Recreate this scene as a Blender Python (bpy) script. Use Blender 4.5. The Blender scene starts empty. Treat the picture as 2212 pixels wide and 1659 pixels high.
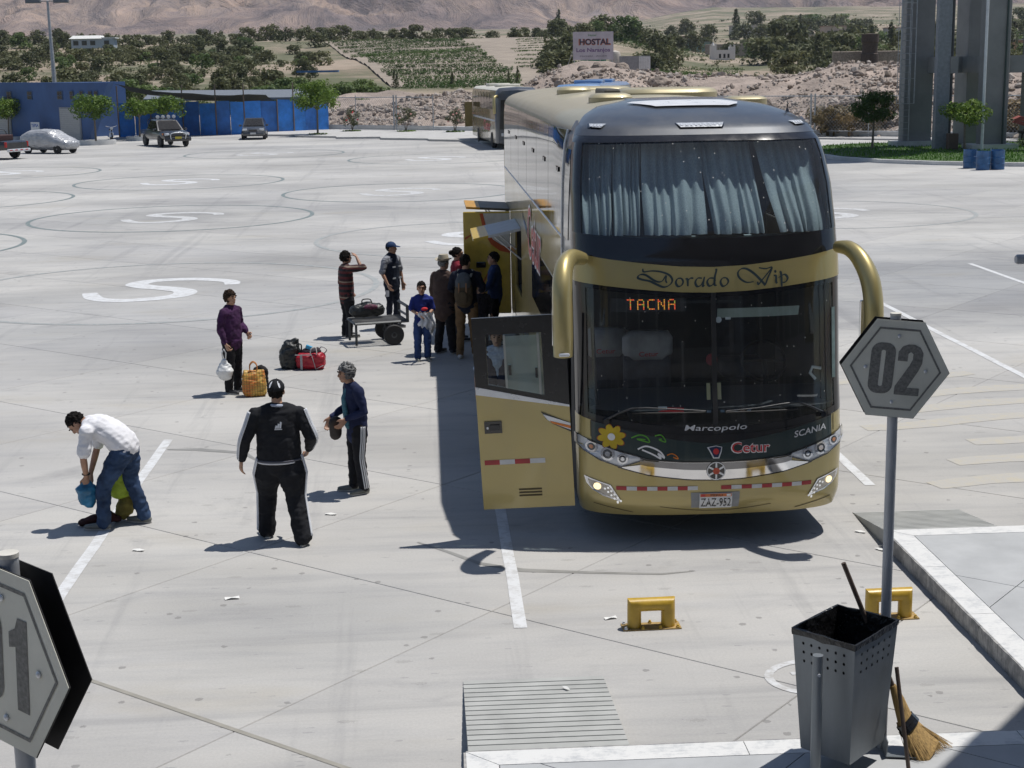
import bpy, bmesh, math, random
from mathutils import Vector, Matrix, noise as mnoise
from mathutils.geometry import tessellate_polygon
random.seed(11)
R = math.radians
SC = bpy.context.scene
COL = SC.collection
# ---------------------------------------------------------------- camera
CAM_H = 4.7
def setup_camera():
    cd = bpy.data.cameras.new('camera'); co = bpy.data.objects.new('camera', cd); COL.objects.link(co)
    p, yaw, roll = R(11.5501), R(2.9698), 0.017
    F = Vector((math.sin(yaw)*math.cos(p), math.cos(yaw)*math.cos(p), -math.sin(p)))
    R0 = Vector((math.cos(yaw), -math.sin(yaw), 0)); U0 = R0.cross(F)
    c, s = math.cos(roll), math.sin(roll)
    Rt = c*R0 - s*U0; Up = s*R0 + c*U0
    m = Matrix((Rt, Up, -F)).transposed().to_4x4(); m.translation = (0, 0, CAM_H)
    co.matrix_world = m
    cd.sensor_fit = 'HORIZONTAL'; cd.sensor_width = 36.0; cd.lens = 3350/2212*36.0
    cd.clip_start = 0.1; cd.clip_end = 30000
    SC.camera = co
setup_camera()
# ---------------------------------------------------------------- sky, sun, exposure
SUN = Vector((0.345, 0.14, 1.0)).normalized()
w = bpy.data.worlds.new('World'); SC.world = w; w.use_nodes = True
nt = w.node_tree; bg = nt.nodes['Background']
sky = nt.nodes.new('ShaderNodeTexSky'); sky.sky_type = 'NISHITA'; sky.sun_disc = False
sky.sun_elevation = math.asin(SUN.z); sky.sun_rotation = math.atan2(SUN.x, SUN.y)
sky.altitude = 300; sky.air_density = 1.0; sky.dust_density = .5; sky.ozone_density = 2.2
nt.links.new(sky.outputs[0], bg.inputs[0]); bg.inputs[1].default_value = 0.08
sd = bpy.data.lights.new('sun', 'SUN'); so = bpy.data.objects.new('sun', sd); COL.objects.link(so)
sd.energy = 4.6; sd.angle = R(0.53); sd.color = (1.0, 0.965, 0.91)
so.location = SUN*200; so.rotation_euler = SUN.to_track_quat('Z', 'Y').to_euler()
vs = SC.view_settings; vs.view_transform = 'Standard'; vs.look = 'None'; vs.exposure = 0.0; vs.gamma = 1.0
vs.use_curve_mapping = False
SC.render.film_transparent = False
cy = SC.cycles
cy.use_denoising = True; cy.max_bounces = 8; cy.transparent_max_bounces = 16; cy.diffuse_bounces = 3; cy.glossy_bounces = 4
cy.transmission_bounces = 6; cy.sample_clamp_indirect = 6.0; cy.caustics_reflective = False; cy.caustics_refractive = False
cy.volume_bounces = 0
# ---------------------------------------------------------------- materials
MATS = {}
def L(nt, a, b): nt.links.new(a, b)
def new_mat(name):
    m = bpy.data.materials.new(name); m.use_nodes = True
    return m, m.node_tree, m.node_tree.nodes['Principled BSDF']
def mix_rgb(nt, fac, a, b, mode='MIX'):
    n = nt.nodes.new('ShaderNodeMix'); n.data_type = 'RGBA'; n.blend_type = mode
    for sock, v in ((0, fac), (6, a), (7, b)):
        if hasattr(v, 'is_output') or hasattr(v, 'links'): nt.links.new(v, n.inputs[sock])
        elif sock == 0: n.inputs[0].default_value = v
        else: n.inputs[sock].default_value = (*v[:3], 1)
    return n.outputs[2]
def ramp(nt, fac, stops, interp='LINEAR'):
    n = nt.nodes.new('ShaderNodeValToRGB'); n.color_ramp.interpolation = interp
    el = n.color_ramp.elements
    while len(el) < len(stops): el.new(0.5)
    for e, (p, c) in zip(el, stops):
        e.position = p; e.color = (*c, 1) if len(c) == 3 else c
    nt.links.new(fac, n.inputs[0]); return n.outputs[0]
def coords(nt, kind='Object', scale=(1, 1, 1), rot=(0, 0, 0)):
    if kind == 'World': o = nt.nodes.new('ShaderNodeNewGeometry').outputs['Position']
    else: o = nt.nodes.new('ShaderNodeTexCoord').outputs[kind]
    mp = nt.nodes.new('ShaderNodeMapping'); mp.inputs['Scale'].default_value = scale; mp.inputs['Rotation'].default_value = rot
    nt.links.new(o, mp.inputs[0]); return mp.outputs[0]
def noise(nt, vec, scale=5, detail=4, rough=.55, dist=0):
    n = nt.nodes.new('ShaderNodeTexNoise'); n.inputs['Scale'].default_value = scale; n.inputs['Detail'].default_value = detail
    n.inputs['Roughness'].default_value = rough; n.inputs['Distortion'].default_value = dist
    nt.links.new(vec, n.inputs['Vector']); return n.outputs['Fac']
def voronoi(nt, vec, scale=5, feature='F1', rnd=1.0):
    n = nt.nodes.new('ShaderNodeTexVoronoi'); n.feature = feature; n.inputs['Scale'].default_value = scale
    n.inputs['Randomness'].default_value = rnd
    nt.links.new(vec, n.inputs['Vector']); return n
def maths(nt, op, a, b=None, clamp=False):
    n = nt.nodes.new('ShaderNodeMath'); n.operation = op; n.use_clamp = clamp
    for i, v in enumerate((a, b)):
        if v is None: continue
        if hasattr(v, 'links'): nt.links.new(v, n.inputs[i])
        else: n.inputs[i].default_value = v
    return n.outputs[0]
def bump(nt, bsdf, height, strength=.3, dist=.01):
    b = nt.nodes.new('ShaderNodeBump'); b.inputs['Strength'].default_value = strength; b.inputs['Distance'].default_value = dist
    nt.links.new(height, b.inputs['Height']); nt.links.new(b.outputs[0], bsdf.inputs['Normal'])
def M(name, col=(.5, .5, .5), rough=.6, metal=0, var=.12, vscale=6, bmp=0, bscale=60, bdist=.004, coat=0, spec=.5, emit=None, estr=1, coord='Object', col2=None, stretch=(1, 1, 1)):
    if name in MATS: return MATS[name]
    m, nt, b = new_mat(name)
    vec = coords(nt, coord, stretch)
    n = noise(nt, vec, vscale, 5, .6)
    c2 = col2 or tuple(max(0, x*(1-var*1.6)) for x in col); c1 = tuple(min(1, x*(1+var*.6)) for x in col)
    L(nt, ramp(nt, n, [(.3, c2), (.72, c1)]), b.inputs['Base Color'])
    r = ramp(nt, n, [(.2, (max(0, rough-.07),)*3), (.8, (min(1, rough+.07),)*3)])
    L(nt, r, b.inputs['Roughness'])
    b.inputs['Metallic'].default_value = metal; b.inputs['Coat Weight'].default_value = coat; b.inputs['Coat Roughness'].default_value = .06
    b.inputs['Specular IOR Level'].default_value = spec
    if bmp: bump(nt, b, noise(nt, vec, bscale, 3, .6), bmp, bdist)
    if emit:
        b.inputs['Emission Color'].default_value = (*emit, 1); b.inputs['Emission Strength'].default_value = estr
    MATS[name] = m; return m
def glass(name, tint=(.6, .68, .7), rough=.0, refl=1.0, dirt=0, haze=0):
    m, nt, b = new_mat(name); nt.nodes.remove(b)
    out = nt.nodes['Material Output']
    tr = nt.nodes.new('ShaderNodeBsdfTransparent'); tr.inputs[0].default_value = (*tint, 1)
    gl = nt.nodes.new('ShaderNodeBsdfGlossy'); gl.inputs['Roughness'].default_value = rough; gl.inputs[0].default_value = (refl, refl, refl, 1)
    lw = nt.nodes.new('ShaderNodeLayerWeight'); lw.inputs[0].default_value = .5   # Schlick from |N.I|, the same from both sides of the pane
    fac = maths(nt, 'ADD', maths(nt, 'MULTIPLY', maths(nt, 'POWER', lw.outputs['Facing'], 5.0), .93), .05)
    mx = nt.nodes.new('ShaderNodeMixShader'); L(nt, fac, mx.inputs[0]); L(nt, tr.outputs[0], mx.inputs[1]); L(nt, gl.outputs[0], mx.inputs[2])
    last = mx.outputs[0]
    if dirt:
        df = nt.nodes.new('ShaderNodeBsdfDiffuse'); df.inputs[0].default_value = (.75, .74, .7, 1)
        v = voronoi(nt, coords(nt, 'Object', (1, 1, .7)), 15); sp = maths(nt, 'LESS_THAN', v.outputs['Distance'], .085)
        rn = maths(nt, 'GREATER_THAN', noise(nt, coords(nt, 'Object'), 3.1, 2), .47)
        f = maths(nt, 'MULTIPLY', maths(nt, 'MULTIPLY', sp, rn), dirt)
        dust = maths(nt, 'MULTIPLY', noise(nt, coords(nt, 'Object'), 2.2, 6, .7), .05)
        f2 = maths(nt, 'ADD', f, dust, True)
        m2 = nt.nodes.new('ShaderNodeMixShader'); L(nt, f2, m2.inputs[0]); L(nt, last, m2.inputs[1]); L(nt, df.outputs[0], m2.inputs[2]); last = m2.outputs[0]
    if haze:
        dh = nt.nodes.new('ShaderNodeBsdfDiffuse'); dh.inputs[0].default_value = (.42, .5, .46, 1); m3 = nt.nodes.new('ShaderNodeMixShader'); m3.inputs[0].default_value = haze
        L(nt, last, m3.inputs[1]); L(nt, dh.outputs[0], m3.inputs[2]); last = m3.outputs[0]
    L(nt, last, out.inputs[0]); MATS[name] = m; return m
# ---------------------------------------------------------------- mesh helpers
class MB:
    def __init__(s): s.v = []; s.f = []; s.mi = []; s.cur = 0
    def add(s, vs, fs):
        o = len(s.v); s.v += [tuple(x) for x in vs]; s.f += [tuple(i+o for i in f) for f in fs]; s.mi += [s.cur]*len(fs); return s
    def box(s, c, d, rz=0, rot=None, bev=0):
        hx, hy, hz = d[0]/2, d[1]/2, d[2]/2
        m = rot if rot is not None else Matrix.Rotation(rz, 3, 'Z')
        if bev <= 0:
            P = [(x, y, z) for z in (-hz, hz) for y in (-hy, hy) for x in (-hx, hx)]
            F = [(0, 2, 3, 1), (4, 5, 7, 6), (0, 1, 5, 4), (2, 6, 7, 3), (0, 4, 6, 2), (1, 3, 7, 5)]
        else:
            b = min(bev, hx*.9, hy*.9, hz*.9); P = []; F = []
            # rounded box as 3 stacked rings (bevelled verticals + chamfered top/bottom)
            def ring(ix, z):
                a, c_ = hx-ix, hy-ix
                return [(-a+b, -c_, z), (a-b, -c_, z), (a, -c_+b, z), (a, c_-b, z), (a-b, c_, z), (-a+b, c_, z), (-a, c_-b, z), (-a, -c_+b, z)]
            for ix, z in ((b*.6, -hz), (0, -hz+b), (0, hz-b), (b*.6, hz)): P += ring(ix, z)
            for k in range(3):
                for i in range(8): j = (i+1) % 8; F.append((k*8+i, k*8+j, k*8+8+j, k*8+8+i))
            F.append(tuple(range(7, -1, -1))); F.append(tuple(range(24, 32)))
        c = Vector(c); return s.add([c+m@Vector(p) for p in P], F)
    def loft(s, rings, cap=True, closed=True):
        n = len(rings[0]); vs = [p for r in rings for p in r]; F = []
        for k in range(len(rings)-1):
            for i in range(n if closed else n-1):
                j = (i+1) % n; F.append((k*n+i, k*n+j, k*n+n+j, k*n+n+i))
        if cap and closed: F.append(tuple(range(n-1, -1, -1))); F.append(tuple(range((len(rings)-1)*n, len(rings)*n)))
        return s.add(vs, F)
    def tube(s, pts, r, n=8, cap=True, side=None, flat=1.0):
        pts = [Vector(p) for p in pts]; rs = r if isinstance(r, (list, tuple)) else [r]*len(pts); rings = []
        up = None
        for i, p in enumerate(pts):
            d = (pts[min(i+1, len(pts)-1)]-pts[max(i-1, 0)])
            if d.length < 1e-9: d = Vector((0, 0, 1))
            d.normalize()
            if up is None:
                up = Vector(side) if side is not None else (Vector((0, 0, 1)) if abs(d.z) < .9 else Vector((1, 0, 0)))
            a = (up-d*up.dot(d))
            if a.length < 1e-6: a = d.orthogonal()
            a.normalize(); b = d.cross(a)
            if side is None: up = a
            rings.append([p+a*math.cos(2*math.pi*k/n)*rs[i]+b*math.sin(2*math.pi*k/n)*rs[i]*flat for k in range(n)])
        return s.loft(rings, cap)
    def cyl(s, a, b, r, n=16, r2=None): return s.tube([a, b], [r, r if r2 is None else r2], n)
    def lathe(s, prof, n=20, c=(0, 0, 0), axis='Z', cap=True):
        rings = []
        for r, z in prof:
            ring = []
            for k in range(n):
                a = 2*math.pi*k/n; x, y = r*math.cos(a), r*math.sin(a)
                q = (x, y, z) if axis == 'Z' else ((z, x, y) if axis == 'X' else (y, z, x))
                ring.append((c[0]+q[0], c[1]+q[1], c[2]+q[2]))
            rings.append(ring)
        return s.loft(rings, cap)
    def ell(s, c, r, n=14, m=10, rot=None):
        rings = []; c = Vector(c); rot = rot or Matrix.Identity(3)
        for j in range(m+1):
            ph = -math.pi/2+math.pi*j/m; ph = max(-1.5, min(1.5, ph))
            rings.append([c+rot@Vector((r[0]*math.cos(ph)*math.cos(2*math.pi*k/n), r[1]*math.cos(ph)*math.sin(2*math.pi*k/n), r[2]*math.sin(ph))) for k in range(n)])
        return s.loft(rings)
    def poly(s, pts, h, axis=2, thick=None):
        # extrude a planar polygon (list of 3d points) by vector h
        h = Vector(h); P = [Vector(p) for p in pts]; n = len(P)
        tris = tessellate_polygon([P])
        F = [tuple(t) for t in tris]+[tuple(i+n for i in reversed(t)) for t in tris]
        F += [(i, (i+1) % n, (i+1) % n+n, i+n) for i in range(n)]
        return s.add(P+[p+h for p in P], F)
    def grid(s, P):
        # P[i][j] points
        a, b = len(P), len(P[0]); vs = [p for r in P for p in r]
        return s.add(vs, [(i*b+j, i*b+j+1, (i+1)*b+j+1, (i+1)*b+j) for i in range(a-1) for j in range(b-1)])
    def mesh(s, name, mats=None, smooth=False, fix=True):
        me = bpy.data.meshes.new(name); me.from_pydata(s.v, [], s.f)
        if mats:
            for m in (mats if isinstance(mats, (list, tuple)) else [mats]): me.materials.append(m)
        if any(s.mi): me.polygons.foreach_set('material_index', s.mi)
        if fix:
            bm = bmesh.new(); bm.from_mesh(me); bmesh.ops.recalc_face_normals(bm, faces=bm.faces); bm.to_mesh(me); bm.free()
        if smooth is True: me.polygons.foreach_set('use_smooth', [True]*len(me.polygons))
        elif smooth: 
            me.polygons.foreach_set('use_smooth', [True]*len(me.polygons)); me.set_sharp_from_angle(angle=R(smooth))
        me.update(); return me
def obj(name, me, mat=None, parent=None, smooth=False, fix=True):
    if isinstance(me, MB): me = me.mesh(name, mat, smooth, fix)
    o = bpy.data.objects.new(name, me); COL.objects.link(o)
    if parent is not None: o.parent = parent
    return o
def thing(name, label, cat, loc=(0, 0, 0), rz=0, group=None):
    o = bpy.data.objects.new(name, None); COL.objects.link(o); o.location = loc; o.rotation_euler = (0, 0, rz)
    o.empty_display_size = .2
    return tag(o, label, cat, group)
def tag(o, label, cat, group=None):
    o['label'] = label; o['category'] = cat
    if group: o['group'] = group
    return o
def struct(o, kind='structure'): o['kind'] = kind; return o
def copy_tree(src, parent=None):
    c = src.copy(); COL.objects.link(c); c.parent = parent
    for ch in list(src.children): copy_tree(ch, c)
    return c
def text_mesh(s, size=1, bold=0, depth=0, align='CENTER', shear=0, sx=1):
    cu = bpy.data.curves.new('txt', 'FONT'); cu.body = s; cu.size = size; cu.align_x = align; cu.align_y = 'CENTER'
    cu.offset = bold; cu.extrude = depth; cu.shear = shear; cu.resolution_u = 3
    o = bpy.data.objects.new('txt', cu); COL.objects.link(o)
    dg = bpy.context.evaluated_depsgraph_get(); me = bpy.data.meshes.new_from_object(o.evaluated_get(dg))
    bpy.data.objects.remove(o); bpy.data.curves.remove(cu)
    xs = [v.co.x for v in me.vertices]; ys = [v.co.y for v in me.vertices]
    cx, cyy = (min(xs)+max(xs))/2, (min(ys)+max(ys))/2
    V = [((v.co.x-cx)*sx, v.co.y-cyy, v.co.z) for v in me.vertices]; F = [tuple(p.vertices) for p in me.polygons]
    wd = (max(xs)-min(xs))*sx; hg = max(ys)-min(ys)
    bpy.data.meshes.remove(me); return V, F, wd, hg
def text_fit(s, w, h, bold=.0, depth=0, shear=0):
    V, F, a, b = text_mesh(s, 1, bold, 0, shear=shear)
    return [(x*w/a, y*h/b, 0) for x, y, z in V], F
def remesh(mb, name, mat, voxel=.012, smooth=2, wr=0, seed=0):
    me = bpy.data.meshes.new(name); me.from_pydata(mb.v, [], mb.f)
    bm = bmesh.new(); bm.from_mesh(me); bmesh.ops.recalc_face_normals(bm, faces=bm.faces); bm.to_mesh(me); bm.free()
    o = bpy.data.objects.new(name, me); COL.objects.link(o)
    rm = o.modifiers.new('r', 'REMESH'); rm.mode = 'VOXEL'; rm.voxel_size = voxel; rm.use_smooth_shade = True
    if smooth:
        sm = o.modifiers.new('s', 'SMOOTH'); sm.factor = .5; sm.iterations = smooth
    dg = bpy.context.evaluated_depsgraph_get(); out = bpy.data.meshes.new_from_object(o.evaluated_get(dg))
    bpy.data.objects.remove(o); bpy.data.meshes.remove(me)
    if wr:
        nv = [v.normal.copy() for v in out.vertices]
        for v, n in zip(out.vertices, nv):
            p = v.co
            k = mnoise.noise(Vector((p.x*9+seed, p.y*9, p.z*14)))+.55*mnoise.noise(Vector((p.x*22, p.y*22+seed, p.z*30)))-1.1*abs(mnoise.noise(Vector((p.x*7+p.z*5, p.y*7+seed*2, p.z*19-p.x*6))))+.25
            v.co = p+n*k*wr
    out.name = name; out.materials.clear(); out.materials.append(mat)
    out.polygons.foreach_set('use_smooth', [True]*len(out.polygons)); return out
def catmull(pts, n=6, closed=False):
    P = [Vector(p) for p in pts]; out = []
    m = len(P)
    for i in range(m if closed else m-1):
        g = lambda k: P[k % m] if closed else P[max(0, min(m-1, k))]
        a, b, c, d = g(i-1), g(i), g(i+1), g(i+2)
        for j in range(n):
            t = j/n; out.append(.5*((2*b)+(c-a)*t+(2*a-5*b+4*c-d)*t*t+(3*b-a-3*c+d)*t**3))
    if not closed: out.append(P[-1])
    return out
def interp(x, pts):
    if x <= pts[0][0]: return pts[0][1]
    for (a, b), (c, d) in zip(pts, pts[1:]):
        if x <= c: return b+(d-b)*(x-a)/(c-a)
    return pts[-1][1]
# ================================================================ ground and pavements
def mat_concrete(name, base=(.435, .425, .408), island=True):
    m, nt, b = new_mat(name)
    W1 = coords(nt, 'World')
    big = noise(nt, coords(nt, 'World', (.10, .22, 1)), 1.0, 5, .6)
    streak = noise(nt, coords(nt, 'World', (.5, 3.2, 1), (0, 0, R(6))), 1.0, 5, .65)
    fine = noise(nt, W1, 45, 4, .7)
    c = ramp(nt, big, [(.28, tuple(x*.74 for x in base)), (.5, base), (.72, tuple(min(1, x*1.18) for x in base))])
    c = mix_rgb(nt, .75, c, ramp(nt, streak, [(.25, (.78, .79, .82)), (.5, (1, 1, 1)), (.8, (1.08, 1.07, 1.05))]), 'MULTIPLY')
    c = mix_rgb(nt, .5, c, ramp(nt, fine, [(.2, (.75, .75, .76)), (.7, (1.1, 1.1, 1.1))]), 'MULTIPLY')
    # oil and tyre stains
    st = noise(nt, coords(nt, 'World', (.32, .5, 1), (0, 0, R(35))), 1.0, 6, .68, .6)
    c = mix_rgb(nt, ramp(nt, st, [(.58, (0, 0, 0)), (.75, (.55, .55, .55))]), c, (.17, .17, .18))
    bw = noise(nt, coords(nt, 'World', (.25, .6, 1)), 1.0, 4, .6)
    c = mix_rgb(nt, ramp(nt, bw, [(.6, (0, 0, 0)), (.75, (.3, .3, .3))]), c, (.36, .31, .22))
    ty = noise(nt, coords(nt, 'World', (1.6, .07, 1), (0, 0, R(-3))), 1.0, 5, .7, .3)
    c = mix_rgb(nt, ramp(nt, ty, [(.56, (0, 0, 0)), (.72, (.42, .42, .42))]), c, (.22, .22, .225))
    ty2 = noise(nt, coords(nt, 'World', (.06, 1.3, 1), (0, 0, R(24))), 1.0, 5, .72, .8)
    c = mix_rgb(nt, ramp(nt, ty2, [(.58, (0, 0, 0)), (.74, (.45, .45, .45))]), c, (.21, .21, .215))
    lg = noise(nt, coords(nt, 'World', (.05, .07, 1), (0, 0, R(20))), 1.0, 4, .6, .5)
    c = mix_rgb(nt, ramp(nt, lg, [(.5, (0, 0, 0)), (.66, (.5, .5, .5))]), c, mix_rgb(nt, 1, c, (.62, .64, .68), 'MULTIPLY'))
    # traffic-darkened zones, each with a place and shape of its own
    pos = nt.nodes.new('ShaderNodeNewGeometry').outputs['Position']; wob = noise(nt, coords(nt, 'World', (.25, .25, 1)), 1.0, 5, .65)
    for (zx, zy, rx, ry, k_) in ((11.5, 33, 6.5, 9, .75), (2.6, 21, 2.2, 7.5, .5), (-5, 30, 8, 7, .42), (-1.0, 13.2, 1.6, 1.5, .3), (8, 55, 12, 12, .4)):
        sb = nt.nodes.new('ShaderNodeVectorMath'); sb.operation = 'SUBTRACT'; L(nt, pos, sb.inputs[0]); sb.inputs[1].default_value = (zx, zy, 0)
        ml = nt.nodes.new('ShaderNodeVectorMath'); ml.operation = 'MULTIPLY'; L(nt, sb.outputs[0], ml.inputs[0]); ml.inputs[1].default_value = (1/rx, 1/ry, 0)
        ln = nt.nodes.new('ShaderNodeVectorMath'); ln.operation = 'LENGTH'; L(nt, ml.outputs[0], ln.inputs[0])
        fz = ramp(nt, maths(nt, 'ADD', ln.outputs['Value'], maths(nt, 'MULTIPLY', maths(nt, 'SUBTRACT', wob, .5), 1.6)), [(.25, (k_,)*3), (1.05, (0, 0, 0))])
        c = mix_rgb(nt, fz, c, mix_rgb(nt, 1, c, (.60, .63, .68), 'MULTIPLY'))
    # gum spots and small marks
    v = voronoi(nt, W1, 3.1); v2 = voronoi(nt, coords(nt, 'World', (1, 2.4, 1)), 1.35)
    sp = maths(nt, 'LESS_THAN', maths(nt, 'ADD', v.outputs['Distance'], maths(nt, 'MULTIPLY', fine, .12)), .155)
    sel = maths(nt, 'GREATER_THAN', noise(nt, W1, 1.7, 2), .47)
    c = mix_rgb(nt, maths(nt, 'MULTIPLY', maths(nt, 'MULTIPLY', sp, sel), .55), c, (.16, .155, .15))
    sp2 = maths(nt, 'LESS_THAN', maths(nt, 'ADD', v2.outputs['Distance'], maths(nt, 'MULTIPLY', fine, .25)), .22)
    c = mix_rgb(nt, maths(nt, 'MULTIPLY', sp2, .28), c, (.2, .195, .18))
    v3 = voronoi(nt, coords(nt, 'World', (1, 3.5, 1), (0, 0, R(8))), 2.3); sp3 = maths(nt, 'MULTIPLY', maths(nt, 'LESS_THAN', maths(nt, 'ADD', v3.outputs['Distance'], maths(nt, 'MULTIPLY', fine, .2)), .19), .4)
    c = mix_rgb(nt, sp3, c, (.21, .21, .215))
    # hairline cracks
    cr = voronoi(nt, coords(nt, 'World', (.35, .45, 1)), 1.0, 'DISTANCE_TO_EDGE')
    ck = maths(nt, 'MULTIPLY', maths(nt, 'LESS_THAN', maths(nt, 'ADD', cr.outputs['Distance'], maths(nt, 'MULTIPLY', noise(nt, W1, 2.5, 3), .02)), .006), .22)
    c = mix_rgb(nt, ck, c, (.2, .2, .2))
    if island:
        oi = nt.nodes.new('ShaderNodeObjectInfo').outputs['Random']; ri = nt.nodes.new('ShaderNodeNewGeometry').outputs['Random Per Island']
        s_ = maths(nt, 'FRACT', maths(nt, 'ADD', oi, ri))
        c = mix_rgb(nt, 1, c, ramp(nt, s_, [(0, (.94, .94, .945)), (1, (1.04, 1.04, 1.03))]), 'MULTIPLY')
    L(nt, c, b.inputs['Base Color']); b.inputs['Roughness'].default_value = .78; b.inputs['Specular IOR Level'].default_value = .35
    bump(nt, b, maths(nt, 'ADD', maths(nt, 'MULTIPLY', streak, .5), fine), .18, .006)
    return m
CONC = mat_concrete('concrete')
def mat_paint(name, col, wear=.5, under=(.40, .39, .375)):
    m, nt, b = new_mat(name); W1 = coords(nt, 'World')
    n = noise(nt, W1, 6, 6, .75); n2 = noise(nt, coords(nt, 'World', (8, 40, 1)), 1, 4, .7)
    f = ramp(nt, maths(nt, 'ADD', maths(nt, 'MULTIPLY', n, .7), maths(nt, 'MULTIPLY', n2, .3)), [(.5+wear*.25-.28, (0, 0, 0)), (.5+wear*.25-.12, (1, 1, 1))])
    f = maths(nt, 'SUBTRACT', 1.0, f) if False else f
    inv = maths(nt, 'SUBTRACT', 1.0, f)
    L(nt, mix_rgb(nt, maths(nt, 'MULTIPLY', inv, min(1, wear*1.5)), col, under), b.inputs['Base Color'])
    b.inputs['Roughness'].default_value = .65; return m
WPAINT = mat_paint('white_road_paint', (.62, .63, .64), .6)
WFAINT = mat_paint('faded_white_paint', (.58, .59, .6), .75)
GPAINT = mat_paint('green_grey_ring_paint', (.15, .19, .19), .5)
GFAINT = mat_paint('faded_ring_paint', (.27, .295, .295), .7)
DARK = M('joint_dirt', (.30, .29, .275), .95, var=.3, coord='World')
EARTH = M('dry_earth', (.34, .28, .235), .95, var=.25, vscale=.05, coord='World', bmp=.4, bscale=1.5, bdist=.2)
# ground sheet to the horizon
g = MB(); P = []
for x in (-9000, -300, -60, 0, 60, 300, 9000): P.append([(x, y, -.05) for y in (-60, 0, 60, 130, 400, 1500, 9000)])
struct(obj('ground', g.grid(P), EARTH))
# apron: concrete slabs cast on a diagonal grid
U = Vector((math.cos(R(-40)), math.sin(R(-40)), 0)); V = Vector((math.sin(R(40)), math.cos(R(40)), 0))
SL = 3.05; U0_, V0_ = -8.0, 7.2
apron = MB()
apron.add([(-75, -6, -.011), (75, -6, -.011), (75, 40, -.011), (30, 96, -.011), (-6, 126, -.011), (-75, 150, -.011)], [(0, 1, 2, 3, 4, 5)])
apron = struct(obj('apron', apron, DARK))
def in_apron(x, y):
    return -60 < x < 62 and 2 < y < 140 and (x*V.x+y*V.y) < 89.4
cells = []
for i in range(-40, 45):
    for j in range(-20, 34):
        c = U*(U0_+(i+.5)*SL)+V*(V0_+(j+.5)*SL)
        if not in_apron(c.x, c.y): continue
        if abs(c.x-.055*c.y) > 8+.37*c.y: continue
        cells.append(((c.length), c))
cells.sort(key=lambda q: q[0])
def slab_geo(mb, c, gap=.007):
    h = SL/2-gap/2; b = .005
    top = [c+U*a*(h-b)+V*e*(h-b) for a, e in ((-1, -1), (1, -1), (1, 1), (-1, 1))]
    lo = [c+U*a*h+V*e*h+Vector((0, 0, -.008)) for a, e in ((-1, -1), (1, -1), (1, 1), (-1, 1))]
    bt = [p+Vector((0, 0, -.02)) for p in lo]
    F = [(0, 1, 2, 3)]+[(4+i, 4+(i+1) % 4, (i+1) % 4, i) for i in range(4)]+[(8+i, 8+(i+1) % 4, 4+(i+1) % 4, 4+i) for i in range(4)]
    mb.add(top+lo+bt, F)
sm = MB(); slab_geo(sm, Vector((0, 0, 0))); slab_me = sm.mesh('concrete_slab', CONC)
for d, c in cells[:290]:
    o = obj('concrete_slab', slab_me, None, apron); o.location = c
sm = MB()
for d, c in cells[290:]: slab_geo(sm, c)
o = obj('far_slabs', sm, CONC, apron); o['kind'] = 'stuff'
# painted markings
def strip(mb, pts, wd, z=.004, closed=False):
    P = [Vector((p[0], p[1], z)) for p in pts]; n = len(P); A = []; B = []
    ws = wd if isinstance(wd, list) else [wd]*n
    for i in range(n):
        d = (P[(i+1) % n]-P[(i-1) % n]) if closed else (P[min(i+1, n-1)]-P[max(i-1, 0)])
        d.normalize(); q = Vector((-d.y, d.x, 0))*ws[i]/2; A.append(P[i]+q); B.append(P[i]-q)
    m = n if closed else n-1
    mb.add(A+B, [(i, (i+1) % n, n+(i+1) % n, n+i) for i in range(m)])
for x, y0, y1, wd in ((.69, 12.55, 22, .115), (-3.48, 10.6, 19.95, .12), (4.9, 16.7, 23, .12), (8.9, 15, 30, .12), (12.66, 22, 35.6, .12), (-7.6, 10, 19.5, .12)):
    mb = MB(); strip(mb, [(x+random.uniform(-.008, .008), y0+(y1-y0)*k/14) for k in range(15)], wd); obj('bay_line', mb, WPAINT, apron)
SPATH = [(1.63, .55), (1.50, 1.12), (.85, 1.55), (.15, 1.66), (-.55, 1.45), (-.78, .95), (-.45, .5), (.2, .1), (.62, -.35), (.62, -.95), (.1, -1.42), (-.65, -1.58), (-1.3, -1.22), (-1.66, -.3)]
for cx, cy_, wm, rm, a, rr in ((-5.95, 34.45, WPAINT, GFAINT, 0, 4.75), (1.45, 43.6, WPAINT, GFAINT, 8, 4.6), (-8.47, 52.0, WFAINT, GPAINT, 4, 4.6), (-1.06, 60.9, WFAINT, GPAINT, 4, 4.55), (-10.87, 69.2, WPAINT, GPAINT, 0, 4.5),
        (.45, 83.2, WPAINT, GPAINT, 0, 4.6), (-9.4, 91.5, WFAINT, GPAINT, 0, 4.57), (-18.4, 61.3, WFAINT, GPAINT, 0, 4.55), (-16.15, 44.4, WFAINT, GPAINT, 0, 4.6), (-20.7, 78.1, WPAINT, GPAINT, 0, 4.5), (12.5, 48.5, WFAINT, GFAINT, 0, 4.6)):
    mb = MB(); k = catmull([(x, y, 0) for x, y in SPATH], 7); ca, sa = math.cos(R(a)), math.sin(R(a))
    ws = [.30+.22*math.sin(math.pi*i/(len(k)-1))**.6 for i in range(len(k))]
    strip(mb, [(cx+p.x*.91*ca-p.y*sa, cy_+p.x*.91*sa+p.y*ca) for p in k], ws, .005); obj('letter_s_marking', mb, wm, apron)
    mb = MB(); strip(mb, [(cx+rr*math.cos(2*math.pi*i/72), cy_+rr*math.sin(2*math.pi*i/72)) for i in range(72)], .14, .0045, True); obj('ring_marking', mb, rm, apron)
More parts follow.
